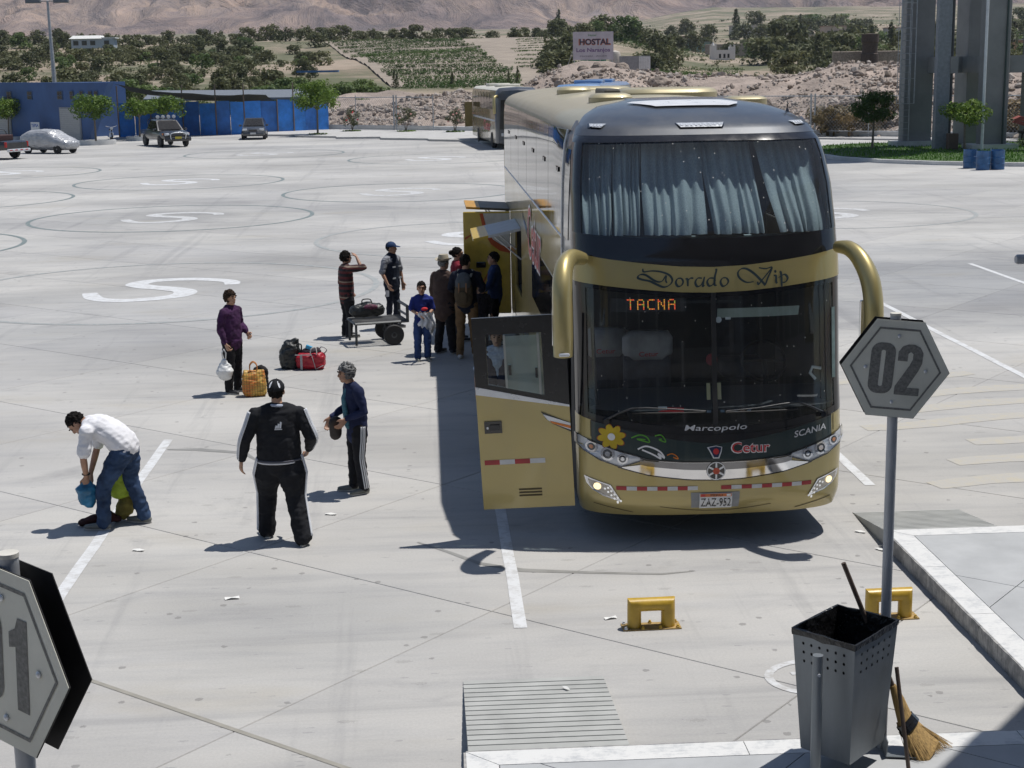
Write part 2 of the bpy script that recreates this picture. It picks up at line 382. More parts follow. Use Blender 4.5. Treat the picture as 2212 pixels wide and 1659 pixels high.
mb = MB(); strip(mb, [(2.95+.40*math.cos(2*math.pi*i/30), 11.24+.34*math.sin(2*math.pi*i/30)) for i in range(2, 27)], .07, .004); obj('ring_marking', mb, WFAINT, apron)
mb = MB(); strip(mb, [(2.74, 11.33), (3.0, 11.36), (3.15, 11.22), (2.9, 11.12), (2.8, 11.28)], .06, .004); obj('ring_marking', mb, WFAINT, apron)
mb = MB(); a = U*(-8-3.05*2+1)+V*7.2
strip(mb, [tuple((V*7.2+U*t))[:2] for t in [-12+k*.7 for k in range(24)]], .045, .0035); obj('sealed_joint', mb, M('joint_sealant', (.30, .285, .25), .9, coord='World'), apron)
YFAINT = mat_paint('faded_yellow_paint', (.46, .42, .33), 1.0, (.42, .405, .375))
for k in range(7):
    mb = MB(); x0, y0 = 5.6+.55*(k % 3), 16.6+k*.95; strip(mb, [(x0+t*2.6, y0+t*.55+.05*math.sin(t*7+k)) for t in [i/8 for i in range(9)]], [.3, .36, .34, .4, .38, .4, .36, .34, .28], .0032); obj('worn_yellow_marking', mb, YFAINT, apron)
# wet trickle marks left on the slabs
WET = M('damp_concrete', (.27, .265, .25), .55, var=.15, coord='World', vscale=4)
mb = MB(); strip(mb, [(-.2, 15.1), (.1, 14.75), (.4, 14.35), (.8, 14.1), (1.5, 13.95), (2.1, 13.85), (2.4, 13.9)], [.03, .05, .07, .1, .06, .05, .02], .0028); obj('trickle_mark', mb, WET, apron)
mb = MB(); strip(mb, [(-3.4, 19.4), (-3.0, 19.35), (-2.4, 19.1), (-2.2, 18.7)], [.05, .14, .1, .03], .0028); obj('trickle_mark', mb, WET, apron)
# raised platform round the bay: paving slabs cut by joints
PLT = M('platform_concrete', (.42, .43, .438), .7, var=.1, vscale=2.2, coord='World', bmp=.15, bscale=80)
PWHITE = mat_paint('worn_white_kerb_paint', (.64, .64, .63), .55, (.40, .415, .43))
def cut_slabs(poly, lines, z0, z1, gap, parent, name, mats):
    bm = bmesh.new(); f = bm.faces.new([bm.verts.new((x, y, 0)) for x, y in poly])
    for (px, py), (dx, dy) in lines:
        bmesh.ops.bisect_plane(bm, geom=bm.verts[:]+bm.edges[:]+bm.faces[:], plane_co=(px, py, 0), plane_no=(-dy, dx, 0))
    for f in bm.faces:
        pts = [v.co.copy() for v in f.verts]
        if f.calc_area() < .004: continue
        n = len(pts); ins = []
        area = sum(pts[i].x*pts[(i+1) % n].y-pts[(i+1) % n].x*pts[i].y for i in range(n))
        if area < 0: pts.reverse()
        for i in range(n):
            a, b, c = pts[i-1], pts[i], pts[(i+1) % n]; d1 = (b-a).normalized(); d2 = (c-b).normalized()
            n1 = Vector((-d1.y, d1.x, 0)); n2 = Vector((-d2.y, d2.x, 0)); q = n1+n2
            q = q/max(.4, q.length_squared)*2 if q.length > 1e-6 else n1
            ins.append(b+q*gap/2)
        mb = MB(); mb.poly([(p.x, p.y, z0) for p in ins], (0, 0, z1-z0))
        cx = sum(p.x for p in pts)/n; cyy = sum(p.y for p in pts)/n
        obj(name, mb, mats(cx, cyy, f.calc_area()), parent)
    bm.free()
plat = MB()
PP = [(.15, -2), (26, -2), (26, 14.5), (4.42, 14.5), (4.42, 9.8), (.15, 9.8)]
plat.poly([(x, y, -.03) for x, y in PP], (0, 0, .16)); plat = struct(obj('platform', plat, DARK))
EDG = .22
inner = [(.15+EDG, -2), (26, -2), (26, 14.5-EDG), (4.42+EDG, 14.5-EDG), (4.42+EDG, 9.8-EDG), (.15+EDG, 9.8-EDG)]
lines = []
for k in range(-8, 16): lines.append(((tuple(V*(6.0+k*1.75)))[:2], (U.x, U.y)))
for k in range(-8, 16): lines.append(((tuple(U*(-9.5+k*2.6)))[:2], (V.x, V.y)))
cut_slabs(inner, lines, .10, .160, .008, plat, 'paving_slab', lambda x, y, a: PLT)
for q in ([(.15, -2), (.15+EDG, -2), (.15+EDG, 9.8-EDG), (.15, 9.8)], [(.15, 9.8), (.15+EDG, 9.8-EDG), (4.42+EDG, 9.8-EDG), (4.42, 9.8)],
          [(4.42, 9.8), (4.42+EDG, 9.8-EDG), (4.42+EDG, 14.5-EDG), (4.42, 14.5)], [(4.42, 14.5), (4.42+EDG, 14.5-EDG), (26, 14.5-EDG), (26, 14.5)]):
    xs = [p[0] for p in q]; ys = [p[1] for p in q]
    ln = [((x, 0), (0, 1)) for x in [min(xs)+1.9*k for k in range(1, 13)] if x < max(xs)-.2] if max(xs)-min(xs) > 2 else [((0, y), (1, 0)) for y in [min(ys)+1.25*k for k in range(1, 10)] if y < max(ys)-.2]
    cut_slabs(q, ln, .10, .1605, .006, plat, 'kerb_edge_slab', lambda x, y, a: PWHITE)
# kerb face blocks with flaking plaster
KFACE = mat_paint('flaking_kerb_face', (.40, .39, .37), .85, (.17, .17, .175))
def kerb_blocks(p, q, n, t=.05):
    p, q = Vector((*p, 0)), Vector((*q, 0)); d = (q-p)/n; nn = Vector((-d.y, d.x, 0)).normalized()
    for i in range(n):
        a, b = p+d*i+d*.004, p+d*(i+1)-d*.004
        mb = MB(); j = [random.uniform(-.004, .004) for _ in range(4)]
        P = [[(a.lerp(b, k/6)+nn*(t if r in (0,) else t+random.uniform(-.003, .006))+Vector((0, 0, z))) for k in range(7)] for r, z in enumerate((-.04, .05, .10, .158))]
        P.append([x-nn*t*1.6 for x in P[-1]]); mb.grid(P); obj('kerb_block', mb, KFACE, plat, 40)
kerb_blocks((4.42, 9.8), (4.42, 14.5), 7, .014); kerb_blocks((.15, 9.8), (4.42, 9.8), 5, .012); kerb_blocks((.15, -1), (.15, 9.8), 8, .012)
# ramps with cut grooves
def ramp_obj(x0, x1, y_lo, y_hi, zt=.158, n=14, label='ramp'):
    yl = y_lo; prof = [(yl, -.01), (yl, .006)]
    for k in range(n):
        a = yl+(y_hi-yl)*(k+.8)/(n+.9); s = zt/(y_hi-yl)
        z = lambda y: .006+(y-yl)*(zt-.006)/(y_hi-yl)
        w_ = .016*(1 if y_hi > yl else -1)
        prof += [(a, z(a)), (a+w_*.2, z(a)-.012), (a+w_*.8, z(a)-.012), (a+w_, z(a))]
    prof += [(y_hi, zt), (y_hi, -.01)]
    mb = MB(); mb.loft([[(x0, y, z) for y, z in prof], [(x1, y, z) for y, z in prof]])
    return mb
RAMPC = M('ramp_concrete', (.40, .405, .39), .85, var=.12, vscale=3, coord='World', bmp=.25, bscale=50)
o = struct(obj('ramp', ramp_obj(.17, 1.27, 11.42, 9.815), RAMPC)); struct(obj('ramp', ramp_obj(4.41, 5.55, 15.65, 14.515), RAMPC))
# the terminal behind the viewer: canopy slab whose shade falls on the platform, and the facade the bus glass mirrors
tb = thing('terminal_building', 'long grey terminal building with glazed front and flat concrete canopy', 'building', (0, 0, 0))
TW = M('terminal_wall', (.30, .30, .31), .8, var=.15, coord='World', vscale=.7); TG = M('terminal_glass', (.03, .04, .05), .08, var=.1)
mb = MB(); mb.box((0, -6.0, 4.6), (60, .6, 9.4)); obj('wall', mb, TW, tb)
for k in range(-9, 10):
    mb = MB(); mb.box((k*3.0, -5.68, 5.6), (2.6, .06, 4.2)); obj('window', mb, TG, tb)
e0 = Vector((4.27, 10.45)); dv = Vector((V.x*0+math.cos(R(50)), math.sin(R(50)))); e0 = e0+Vector((SUN.x/SUN.z, SUN.y/SUN.z))*7.2
a, b = e0-dv*9, e0+dv*5.2; nn = Vector((dv.y, -dv.x))
mb = MB(); mb.poly([(a.x, a.y, 7.2), (b.x, b.y, 7.2), (b.x+nn.x*14, b.y+nn.y*14, 7.2), (a.x+nn.x*14, a.y+nn.y*14, 7.2)], (0, 0, .35)); obj('canopy', mb, TW, tb)
for s_, t_ in ((4.0, 3.5), (-6, 3.5), (4.0, 12), (-6, 12)):
    q = e0+dv*s_+nn*t_
    mb = MB(); mb.cyl((q.x, q.y, .16), (q.x, q.y, 7.2), .22); obj('column', mb, TW, tb, 40)
# ================================================================ the coach
def paint(name, col, metal=.35, rough=.32, coat=.8, dust=.25, cstr=(1, 1, 1)):
    m, nt, b = new_mat(name); o = coords(nt, 'Object')
    n = noise(nt, o, 1.3, 6, .65); d = noise(nt, coords(nt, 'Object', (9, 9, .7)), 1.0, 4, .6)
    c = mix_rgb(nt, maths(nt, 'MULTIPLY', ramp(nt, n, [(.45, (0, 0, 0)), (.8, (1, 1, 1))]), dust*.6), col, (.33, .30, .25))
    c = mix_rgb(nt, maths(nt, 'MULTIPLY', ramp(nt, d, [(.55, (0, 0, 0)), (.8, (1, 1, 1))]), dust*.5), c, (.30, .27, .22))
    L(nt, c, b.inputs['Base Color']); b.inputs['Metallic'].default_value = metal; b.inputs['Coat Weight'].default_value = coat; b.inputs['Coat Roughness'].default_value = .08
    L(nt, ramp(nt, n, [(.3, (rough,)*3), (.8, (min(1, rough+.2),)*3)]), b.inputs['Roughness'])
    bump(nt, b, noise(nt, o, .8, 1), .05, .05)
    MATS[name] = m; return m
GOLD = paint('gold_paint', (.43, .35, .14), .45, .33)
GOLD2 = paint('pale_gold_roof_paint', (.40, .365, .27), .2, .5, .3, .5)
GOLD3 = paint('pale_gold_pod_paint', (.46, .40, .24), .3, .4, .4, .4)
GREYC = paint('charcoal_blue_paint', (.055, .062, .075), .3, .3, .7, .3)
GREEN = paint('dark_green_paint', (.016, .034, .036), .3, .28, .9, .15)
BLK = M('black_gloss_trim', (.012, .012, .014), .12, var=.2, coat=.5)
RUB = M('black_rubber', (.02, .02, .021), .7, var=.3, bmp=.2, bscale=80)
CHR = M('chrome', (.78, .78, .79), .08, 1, var=.05)
SILV = M('silver_plastic', (.72, .74, .77), .3, .35, var=.1)
WGL = glass('windshield_glass', (.86, .90, .90), dirt=.4)
WGU = glass('upper_windshield_glass', (.63, .71, .74), dirt=.75)
SGL = M('tinted_side_glass', (.035, .032, .028), .04, var=.2, spec=.5)
LENS = glass('lamp_lens', (.92, .93, .95))
INT = M('bus_interior_dark', (.035, .035, .04), .8, var=.2)
CURT = M('pleated_curtain_cloth', (.50, .54, .55), .85, var=.2, vscale=40, stretch=(3, 3, .15), bmp=.3, bscale=120)
REDT = M('red_reflective_tape', (.42, .035, .04), .35, var=.15); WHT = M('white_reflective_tape', (.62, .63, .64), .35, var=.1)
ORNG = M('orange_lens', (.75, .22, .03), .2, var=.1); REDP = M('red_lettering', (.55, .035, .04), .4, var=.08); WHP = M('white_lettering', (.8, .8, .8), .4, var=.05)
PRF = [(.30, .07, 1.305, .5), (.45, 0, 1.335, .5), (.9, 0, 1.345, .5), (1.3, .06, 1.345, .5), (1.6, .13, 1.345, .5), (2.3, .22, 1.345, .5), (2.6, .27, 1.345, .5), (2.85, .32, 1.345, .5), (3.1, .40, 1.34, .5), (3.5, .57, 1.325, .5), (3.8, .74, 1.295, .52), (3.95, .86, 1.265, .54), (4.08, 1.05, 1.205, .56), (4.18, 1.35, 1.095, .6), (4.26, 1.75, .915, .6), (4.32, 2.3, .55, .5)]
NS = 2.7
def make_bus(root, LEN=14.3):
    """shape functions in bus space: front centre at origin, body along +y"""
    def pf(z): return [interp(z, [(p[0], p[i]) for p in PRF]) for i in (1, 2, 3)]
    def S(t, z, off=0):
        def raw(t, z):
            f, w_, d = pf(z); a = min(1, abs(t)); y = d*(1-(1-a**NS)**(1/NS))
            if abs(t) > 1: y += abs(t)-1
            return Vector((math.copysign(w_*a, t), f+y, z))
        p = raw(t, z)
        if off:
            e = .004; tt = max(-.985, min(.985, t)) if abs(t) <= 1 else t
            du = raw(tt+e, z)-raw(tt-e, z); dz = raw(tt, min(4.32, z+e))-raw(tt, max(.3, z-e)); n = du.cross(dz)
            n.normalize(); p = p+n*off
        return p
    def patch(name, ts, lo, hi, nz, mat, off=.0, parent=root, skirt=.03, smooth=40):
        fl = lo if callable(lo) else (lambda t: lo); fh = hi if callable(hi) else (lambda t: hi)
        P = [[S(t, fl(t)+(fh(t)-fl(t))*k/nz, off) for t in ts] for k in range(nz+1)]
        mb = MB(); mb.grid(P)
        if skirt:
            edge = P[0]+[r[-1] for r in P[1:]]+P[-1][-2::-1]+[r[0] for r in P[-2:0:-1]]
            tz = [(t, fl(t)) for t in ts]+[(ts[-1], fl(ts[-1])+(fh(ts[-1])-fl(ts[-1]))*k/nz) for k in range(1, nz+1)]+[(t, fh(t)) for t in ts[-2::-1]]+[(ts[0], fl(ts[0])+(fh(ts[0])-fl(ts[0]))*k/nz) for k in range(nz-1, 0, -1)]
            inn = [S(t, z, off-skirt) for t, z in tz]; n = len(edge)
            mb.add(edge+inn, [(i, (i+1) % n, n+(i+1) % n, n+i) for i in range(n)])
        return obj(name, mb, mat, parent, smooth, fix=False)
    def decal(name, pts2d, faces, t0, z0, mat, off=.006, parent=root, rot=0, follow=None):
        V2 = []
        for x, y, *_ in pts2d:
            c, s = math.cos(rot), math.sin(rot); x, y = x*c-y*s, x*s+y*c
            t = t0+x/1.345; V2.append(S(t, z0+y+(follow(t)-follow(t0) if follow else 0), off))
        mb = MB(); mb.add(V2, faces); return obj(name, mb, mat, parent, fix=False)
    def shape(name, outline, mat, off=.006, parent=root, n=3):
        # filled outline given in (t,z): subdivided triangulation mapped to the surface
        P = [Vector((t*1.345, z, 0)) for t, z in outline]; tr = tessellate_polygon([P])
        bm = bmesh.new(); vv = [bm.verts.new(p) for p in P]
        for a in tr:
            try: bm.faces.new([vv[i] for i in a])
            except ValueError: pass
        bmesh.ops.subdivide_edges(bm, edges=bm.edges[:], cuts=n, use_grid_fill=True)
        bm.verts.index_update(); mb = MB(); mb.add([S(v.co.x/1.345, v.co.y, off) for v in bm.verts], [tuple(v.index for v in f.verts) for f in bm.faces]); bm.free()
        return obj(name, mb, mat, parent, fix=True)
    def stroke(mb, pts, wd, off=.006):
        P = [Vector((t*1.345, z, 0)) for t, z in pts]; n = len(P); A = []; B = []
        for i in range(n):
            d = P[min(i+1, n-1)]-P[max(i-1, 0)]
            d = d.normalized() if d.length > 1e-9 else Vector((1, 0, 0)); q = Vector((-d.y, d.x, 0))
            w_ = (wd(d, i/(n-1)) if callable(wd) else wd)/2
            a, b = P[i]+q*w_, P[i]-q*w_; A.append(S(a.x/1.345, a.y, off)); B.append(S(b.x/1.345, b.y, off))
        mb.add(A+B, [(i, i+1, n+i+1, n+i) for i in range(n-1)])
    K = type('K', (), {}); K.S, K.patch, K.decal, K.shape, K.stroke, K.pf = S, patch, decal, shape, stroke, pf
    return K
def sym(pts): return lambda t: interp(abs(t), pts)
TS = [-1+2*i/44 for i in range(45)]; TS = [math.copysign(1-(1-abs(t))**1.35, t) for t in TS]
upTop = sym([(0, 4.0), (1, 4.0)]); glT = sym([(0, 3.945), (1, 3.935)]); glB = sym([(0, 3.02), (.5, 3.03), (1, 3.075)])
upBot = sym([(0, 2.745), (.25, 2.757), (.5, 2.79), (.75, 2.83), (1, 2.88), (9, 2.88)]); bandB = sym([(0, 2.50), (.25, 2.51), (.5, 2.537), (.75, 2.57), (1, 2.605), (9, 2.605)])
blkB = sym([(0, 1.12), (.25, 1.13), (.5, 1.16), (.75, 1.21), (.9, 1.255), (1, 1.29), (9, 1.29)]); grB = sym([(0, .855), (.25, .862), (.5, .888), (.7, .955), (.9, 1.045), (1, 1.08)])
chB = sym([(0, .676), (.2, .686), (.35, .71), (.5, .737), (.7, .808), (1, .93)])
bus = thing('coach_bus', 'gold double-decker coach with drawn curtains parked with its front door open', 'bus', (2.77, 14.70, 0))
K = make_bus(bus)
S, patch, decal, shape, stroke = K.S, K.patch, K.decal, K.shape, K.stroke
sub = lambda a, b: [t for t in TS if a < t < b]
def rng(a, b): return [a]+sub(a, b)+[b]
# lower front shell, bumper
fb = patch('front_bumper', TS, .30, blkB, 16, GOLD, 0, skirt=.04)
patch('grille_panel', rng(-.9, .885), grB, lambda t: blkB(t)-.002, 6, GREEN, .008, skirt=.01)
patch('badge_strip', rng(-.9, .885), lambda t: blkB(t)-.006-.085*max(0, 1-abs(t)/.75), blkB, 3, BLK, .013, skirt=.01)
patch('chrome_bar', rng(-.69, .69), chB, lambda t: min(grB(t)-.003, chB(t)+.001+max(0, .70-abs(t))*.55), 4, CHR, .016, skirt=.01)
patch('chrome_bar_reflection', rng(-.56, .56), lambda t: (grB(t)+chB(t))/2+.008, lambda t: grB(t)-.012, 2, M('chrome_dark_reflection', (.22, .22, .23), .1, 1, var=.1), .021, skirt=.006)  # dark reflection on the bar's upper half, put in as darker chrome
mb = MB(); stroke(mb, [(t, chB(t)-.006) for t in [-.72+1.44*i/40 for i in range(41)]], .014, .012); stroke(mb, [(t, grB(t)) for t in [-.56+1.12*i/40 for i in range(41)]], .012, .022); obj('bar_seam', mb, BLK, bus, fix=False)
SEAM = M('seam_brown', (.10, .08, .04), .7)  # dark brown strokes marking the bumper's panel gaps
for s_ in (-1, 1):
    for path in ([(s_*.905, 1.25-.02*k) for k in range(9)], [(s_*(.62+.04*k), .335+.012*k) for k in range(8)]): mb = MB(); stroke(mb, path, .008, .004); obj('panel_seam', mb, SEAM, bus, fix=False)
mb = MB(); stroke(mb, [(-.42+.84*k/20, .40-.055*math.sin(math.pi*k/20)) for k in range(21)], .006, .003); obj('panel_seam', mb, SEAM, bus, fix=False)
# round emblem on the chrome bar
def disc(name, t0, z0, r, mat, off, n=28, parent=bus, r0=0):
    mb = MB(); P = []
    for k in range(n):
        a = 2*math.pi*k/n; P.append(S(t0+r*math.cos(a)/1.345, z0+r*math.sin(a), off))
    if r0:
        Q = [S(t0+r0*math.cos(2*math.pi*k/n)/1.345, z0+r0*math.sin(2*math.pi*k/n), off) for k in range(n)]
        mb.add(P+Q, [(i, (i+1) % n, n+(i+1) % n, n+i) for i in range(n)])
    else: mb.add(P+[S(t0, z0, off)], [(i, (i+1) % n, n) for i in range(n)])
    return obj(name, mb, mat, parent, fix=False)
em = disc('emblem', -.006, .767, .094, BLK, .027)
disc('emblem_ring', -.006, .767, .092, SILV, .030, parent=em, r0=.083)
for k in range(6):
    a = math.pi/6+k*math.pi/3; q = lambda r, d: (-.006+r*math.cos(a+d)/1.345, .767+r*math.sin(a+d))
    shape('emblem_petal', [q(.034, -.28), q(.082, -.10), q(.082, .10), q(.034, .28)], SILV, .031, em, 1)
disc('emblem_centre', -.006, .767, .034, M('emblem_red', (.5, .07, .03), .3, var=.1), .033, parent=em)
# lettering
SV = M('silver_letter', (.74, .75, .77), .25, .35, var=.1)
def letters(name, txt, t0, t1, z0, h, mat, bold=0, off=.02, shear=0, follow=None, rot=0, parent=bus):
    P, F = text_fit(txt, abs(t1-t0)*1.345, h, bold, shear=shear); return decal(name, P, F, (t0+t1)/2, z0, mat, off, parent, rot, follow)
letters('maker_lettering', 'Marcopolo', -.235, .226, 1.178, .072, SV, .008, .018, .15, blkB)
letters('chassis_lettering', 'SCANIA', .58, .832, 1.118, .062, SV, .012, .018, .1, sym([(0, .9), (1, 1.12)]))
q = letters('company_lettering', 'Cetur', .104, .398, .988, .115, WHP, .035, .0135); letters('lettering_fill', 'Cetur', .112, .390, .988, .098, REDP, .006, .016, parent=q)
# crest, flower and leaves painted on the green panel
cr = shape('crest', [(-.03-.035*1.2, 1.0), (-.005, 1.015), (.02+.035*.6, 1.0), (.036, .955), (.018, .89), (-.028, .89), (-.052, .955)], SILV, .0135)
shape('crest_field', [(-.058, .995), (-.005, 1.007), (.034, .995), (.028, .958), (.01, .90), (-.02, .90), (-.044, .958)], M('crest_blue', (.02, .03, .08), .3), .0155, cr, 1)
disc('crest_beast', -.006, .957, .030, REDP, .018, 9, cr)
fl = disc('flower', -.76, 1.105, .035, WHP, .019)
YEL = M('flower_yellow', (.62, .44, .02), .4, var=.15); 
for k in range(8):
    a = k*math.pi/4+.2; pts = []
    for i in range(14):
        b = 2*math.pi*i/14; x = .078+.055*math.cos(b); y = .034*math.sin(b); pts.append((-.76+(x*math.cos(a)-y*math.sin(a))/1.345, 1.105+.92*(x*math.sin(a)+y*math.cos(a))))
    shape('petal', pts, YEL, .0145+.0002*k, fl, 1)
    pts2 = [(-.76+(t+.76)*1.07, 1.105+(z-1.105)*1.07) for t, z in pts]; shape('petal_outline', pts2, M('petal_red', (.42, .10, .02), .4), .012+.0001*k, fl, 1)
LG = M('leaf_green', (.10, .34, .03), .4, var=.15)
def leaf_loop(name, pts, mat, wd=.012):
    mb = MB(); stroke(mb, [(p.x, p.y) for p in catmull([(a, b, 0) for a, b in pts], 5)], wd, .0145); obj(name, mb, mat, bus, fix=False)
leaf_loop('painted_leaf', [(-.62, 1.10), (-.56, 1.13), (-.51, 1.11), (-.49, 1.06), (-.53, 1.07), (-.58, 1.09), (-.52, 1.085)], LG)
leaf_loop('painted_leaf', [(-.45, 1.12), (-.41, 1.13), (-.385, 1.10), (-.375, 1.06), (-.42, 1.085), (-.40, 1.09)], LG)
leaf_loop('painted_leaf', [(-.575, .99), (-.52, 1.02), (-.46, 1.0), (-.41, .96), (-.385, .905), (-.43, .95), (-.41, .90), (-.46, .935), (-.5, .96), (-.545, .985)], WHP, .016)
leaf_loop('painted_leaf', [(-.365, .93), (-.33, .945), (-.30, .925), (-.285, .895), (-.32, .91)], ORNG, .009)
# headlights and fog lamps
for s in (-1, 1):
    ol = [(.995, 1.095), (.9, 1.05), (.75, .985), (.56, .915), (.535, .886), (.7, .812), (.84, .872), (.955, .955), (.995, 1.0)]
    ol = [(s*t, z) for t, z in ol]; ol = ol if s > 0 else ol
    hl = shape('headlight', ol, SILV, .008)
    for t_, z_, r_ in ((.9, .995, .046), (.79, .935, .058), (.685, .892, .044)):
        rd = disc('lamp_reflector', s*t_, z_, r_, M('lamp_dark', (.10, .105, .11), .15, .8), .013, 20, hl)
        disc('lamp_ring', s*t_, z_, r_+.008, CHR, .015, 20, hl, r_*.78); disc('lamp_bulb', s*t_, z_, r_*.42, M('bulb_amber', (.8, .3, .1), .2) if t_ == .9 else CHR, .017, 12, hl)
    shape('lamp_lens', ol, LENS, .03, hl, 4)
    mb = MB(); stroke(mb, [ol[i] for i in (0, 1, 2, 3, 4, 5, 6, 7, 8, 0)], .012, .022); obj('lamp_seal', mb, BLK, hl, fix=False)
    fo = [(.955, .69), (.775, .62), (.695, .45), (.83, .505), (.9, .56), (.94, .62)]; fo = [(s*t, z) for t, z in fo]
    fg = shape('fog_lamp', fo, CHR, .010)
    fi = [(s*(.835+(abs(t)-.835)*.8), .575+(z-.575)*.76) for t, z in fo]; shape('fog_bowl', fi, M('fog_bowl', (.55, .5, .42), .25, .4), .014, fg, 2)
    for k in range(5):
        for j in range(2): disc('daylight_led', s*(.79-.022*k+.022*j), .592-.032*k-.01*j, .011, M('led_white', (.9, .9, .88), .2, emit=(1, .98, .92), estr=.4), .019, 8, fg)
    disc('fog_bulb', s*.865, .60, .035, M('fog_bulb', (1, .8, .5), .2, emit=(1, .78, .42), estr=1.6), .018, 14, fg)
    shape('fog_lens', fo, LENS, .026, fg, 2)
    # reflective tape
for k, (a, b) in enumerate([(-.735, -.665), (-.575, -.515), (-.435, -.365), (.03, .105), (.2, .27), (.345, .42), ]): pass
tp = [(-.735+.0745*k, -.735+.0745*(k+1), k % 2) for k in range(9)][:8]
for a, b, c in tp: shape('reflective_tape', [(a, .612), (b, .612), (b, .572), (a, .572)], REDT if c == 0 else WHT, .0065, bus, 1)
for k in range(9):
    a = .035+.0765*k
    shape('reflective_tape', [(a, .612), (a+.0765, .612), (a+.0765, .572), (a, .572)], REDT if k % 2 == 0 else WHT, .0065, bus, 1)
# number plate
pl = shape('plate_holder', [(-.19, .545), (.175, .545), (.17, .385), (-.185, .385)], M('plate_recess', (.30, .31, .32), .6), .006)
p2 = shape('number_plate', [(-.127, .537), (.117, .537), (.117, .387), (-.127, .387)], M('plate_white', (.72, .73, .74), .4, var=.05), .018, pl, 1)
shape('plate_band', [(-.122, .533), (.112, .533), (.112, .502), (-.122, .502)], M('plate_orange', (.62, .17, .05), .4, var=.05), .021, p2, 1)
letters('plate_number', 'ZAZ-952', -.117, .107, .447, .082, BLK, .006, .0215, parent=p2); letters('plate_country', 'PERU', -.045, .045, .5165, .02, BLK, 0, .0235, parent=p2)
shape('plate_flag', [(-.115, .529), (-.085, .529), (-.085, .507), (-.115, .507)], REDP, .0235, p2, 1); shape('plate_flag', [(.075, .529), (.105, .529), (.105, .507), (.075, .507)], WHP, .0235, p2, 1)
# windscreens, band between, roof cap
ws = patch('lower_windshield', rng(-.985, .985), lambda t: blkB(t)+.0, bandB, 14, WGL, -.004, skirt=0)
patch('windshield_border', rng(-.985, .985), blkB, lambda t: blkB(t)+.07, 2, BLK, .003, ws, 0); patch('windshield_border', rng(-.985, .985), lambda t: bandB(t)-.045, bandB, 2, BLK, .006, ws, .03)
for s in (-1, 1): patch('windshield_border', [s*(.92+.078*k/5) for k in range(6)][::s], blkB, bandB, 12, BLK, .004, ws, .03)
patch('windshield_divider', [-.02, .0, .015], blkB, bandB, 12, RUB, .006, ws, .02)
gb = patch('gold_band', TS, bandB, upBot, 5, GOLD, .012, skirt=.05)
uw = patch('upper_windshield', rng(-.945, .945), glB, glT, 12, WGU, -.004, skirt=0)
patch('upper_windshield_border', TS, upBot, glB, 5, BLK, .004, uw, .03); patch('upper_windshield_border', TS, glT, upTop, 2, BLK, .004, uw, .03)
for s in (-1, 1): patch('upper_windshield_border', [s*(.94+.06*k/5) for k in range(6)][::s], glB, glT, 10, BLK, .005, uw, .03)
cap = patch('roof_cap', TS, upTop, 4.32, 12, GREYC, .006, skirt=.03)
tc = [(-.9+1.8*k/20) for k in range(21)]
P0 = [S(t, 4.32, .006) for t in TS]
mb = MB(); mb.grid([P0, [p.lerp(Vector((p.x, 2.83, 4.343)), .5) for p in P0], [Vector((p.x, 2.83, 4.346-.02*abs(p.x))) for p in P0]]); obj('cap_crown', mb, GREYC, cap, 50, fix=False)
hz = lambda x, y: 4.335
wp = MB(); pts = [(-.62, 2.08), (-.36, 1.72), (.42, 1.72), (.52, 1.83), (.56, 1.98), (.5, 2.1), (.40, 2.16), (-.55, 2.16)]
def capz(x, y):
    best = 4.3
    return best
def on_cap(x, y, off):
    lo, hi = 4.0, 4.32
    for _ in range(30):
        z = (lo+hi)/2; f, w_, d = K.pf(z); a = min(.999, abs(x)/w_)
        yy = f+d*(1-(1-a**NS)**(1/NS))
        if yy < y: lo = z
        else: hi = z
    return Vector((x, y, lo+off))
WRP = M('white_roof_panel', (.72, .72, .73), .3, var=.06)
P = [Vector((x, y, 0)) for x, y in pts]; bm = bmesh.new(); vv = [bm.verts.new(p) for p in P]
for t in tessellate_polygon([P]): bm.faces.new([vv[i] for i in t])
bmesh.ops.subdivide_edges(bm, edges=bm.edges[:], cuts=5, use_grid_fill=True); bm.verts.index_update()
mb = MB(); mb.add([on_cap(v.co.x, v.co.y, .022) for v in bm.verts], [tuple(v.index for v in f.verts) for f in bm.faces]); bm.free(); obj('white_roof_panel', mb, WRP, cap)
for s, a, b in ((-1, .79, .925), (1, .79, .925), (0, 0, 0)):
    if s: ol = [(s*a, 4.10), (s*b, 4.10), (s*(b-.02), 4.072), (s*(a+.03), 4.066)]
    else: ol = [(-.205, 4.10), (.205, 4.10), (.17, 4.062), (-.17, 4.062)]
    mk = shape('marker_lamp', [(t*(1.02 if s else 1.05), 4.083+(z-4.083)*1.4) for t, z in ol], BLK, .010, cap)
    shape('marker_lens', ol, M('marker_lens', (.72, .74, .76), .2, .3, var=.3, vscale=40), .02, mk)
    for k in range(9 if not s else 4):
        tt = (-.16+.04*k) if not s else s*(a+.03+.025*k)
        shape('marker_led', [(tt-.008, 4.09), (tt+.008, 4.09), (tt+.008, 4.075), (tt-.008, 4.075)], SILV, .024, mk, 0)
mb = MB(); mb.tube([(1.05, 1.75, 4.17), (1.05, 1.78, 4.22)], [.03, .012], 8); mb.tube([(1.05, 1.78, 4.22), (1.04, 1.72, 4.29)], .006, 6); obj('antenna', mb, BLK, cap)
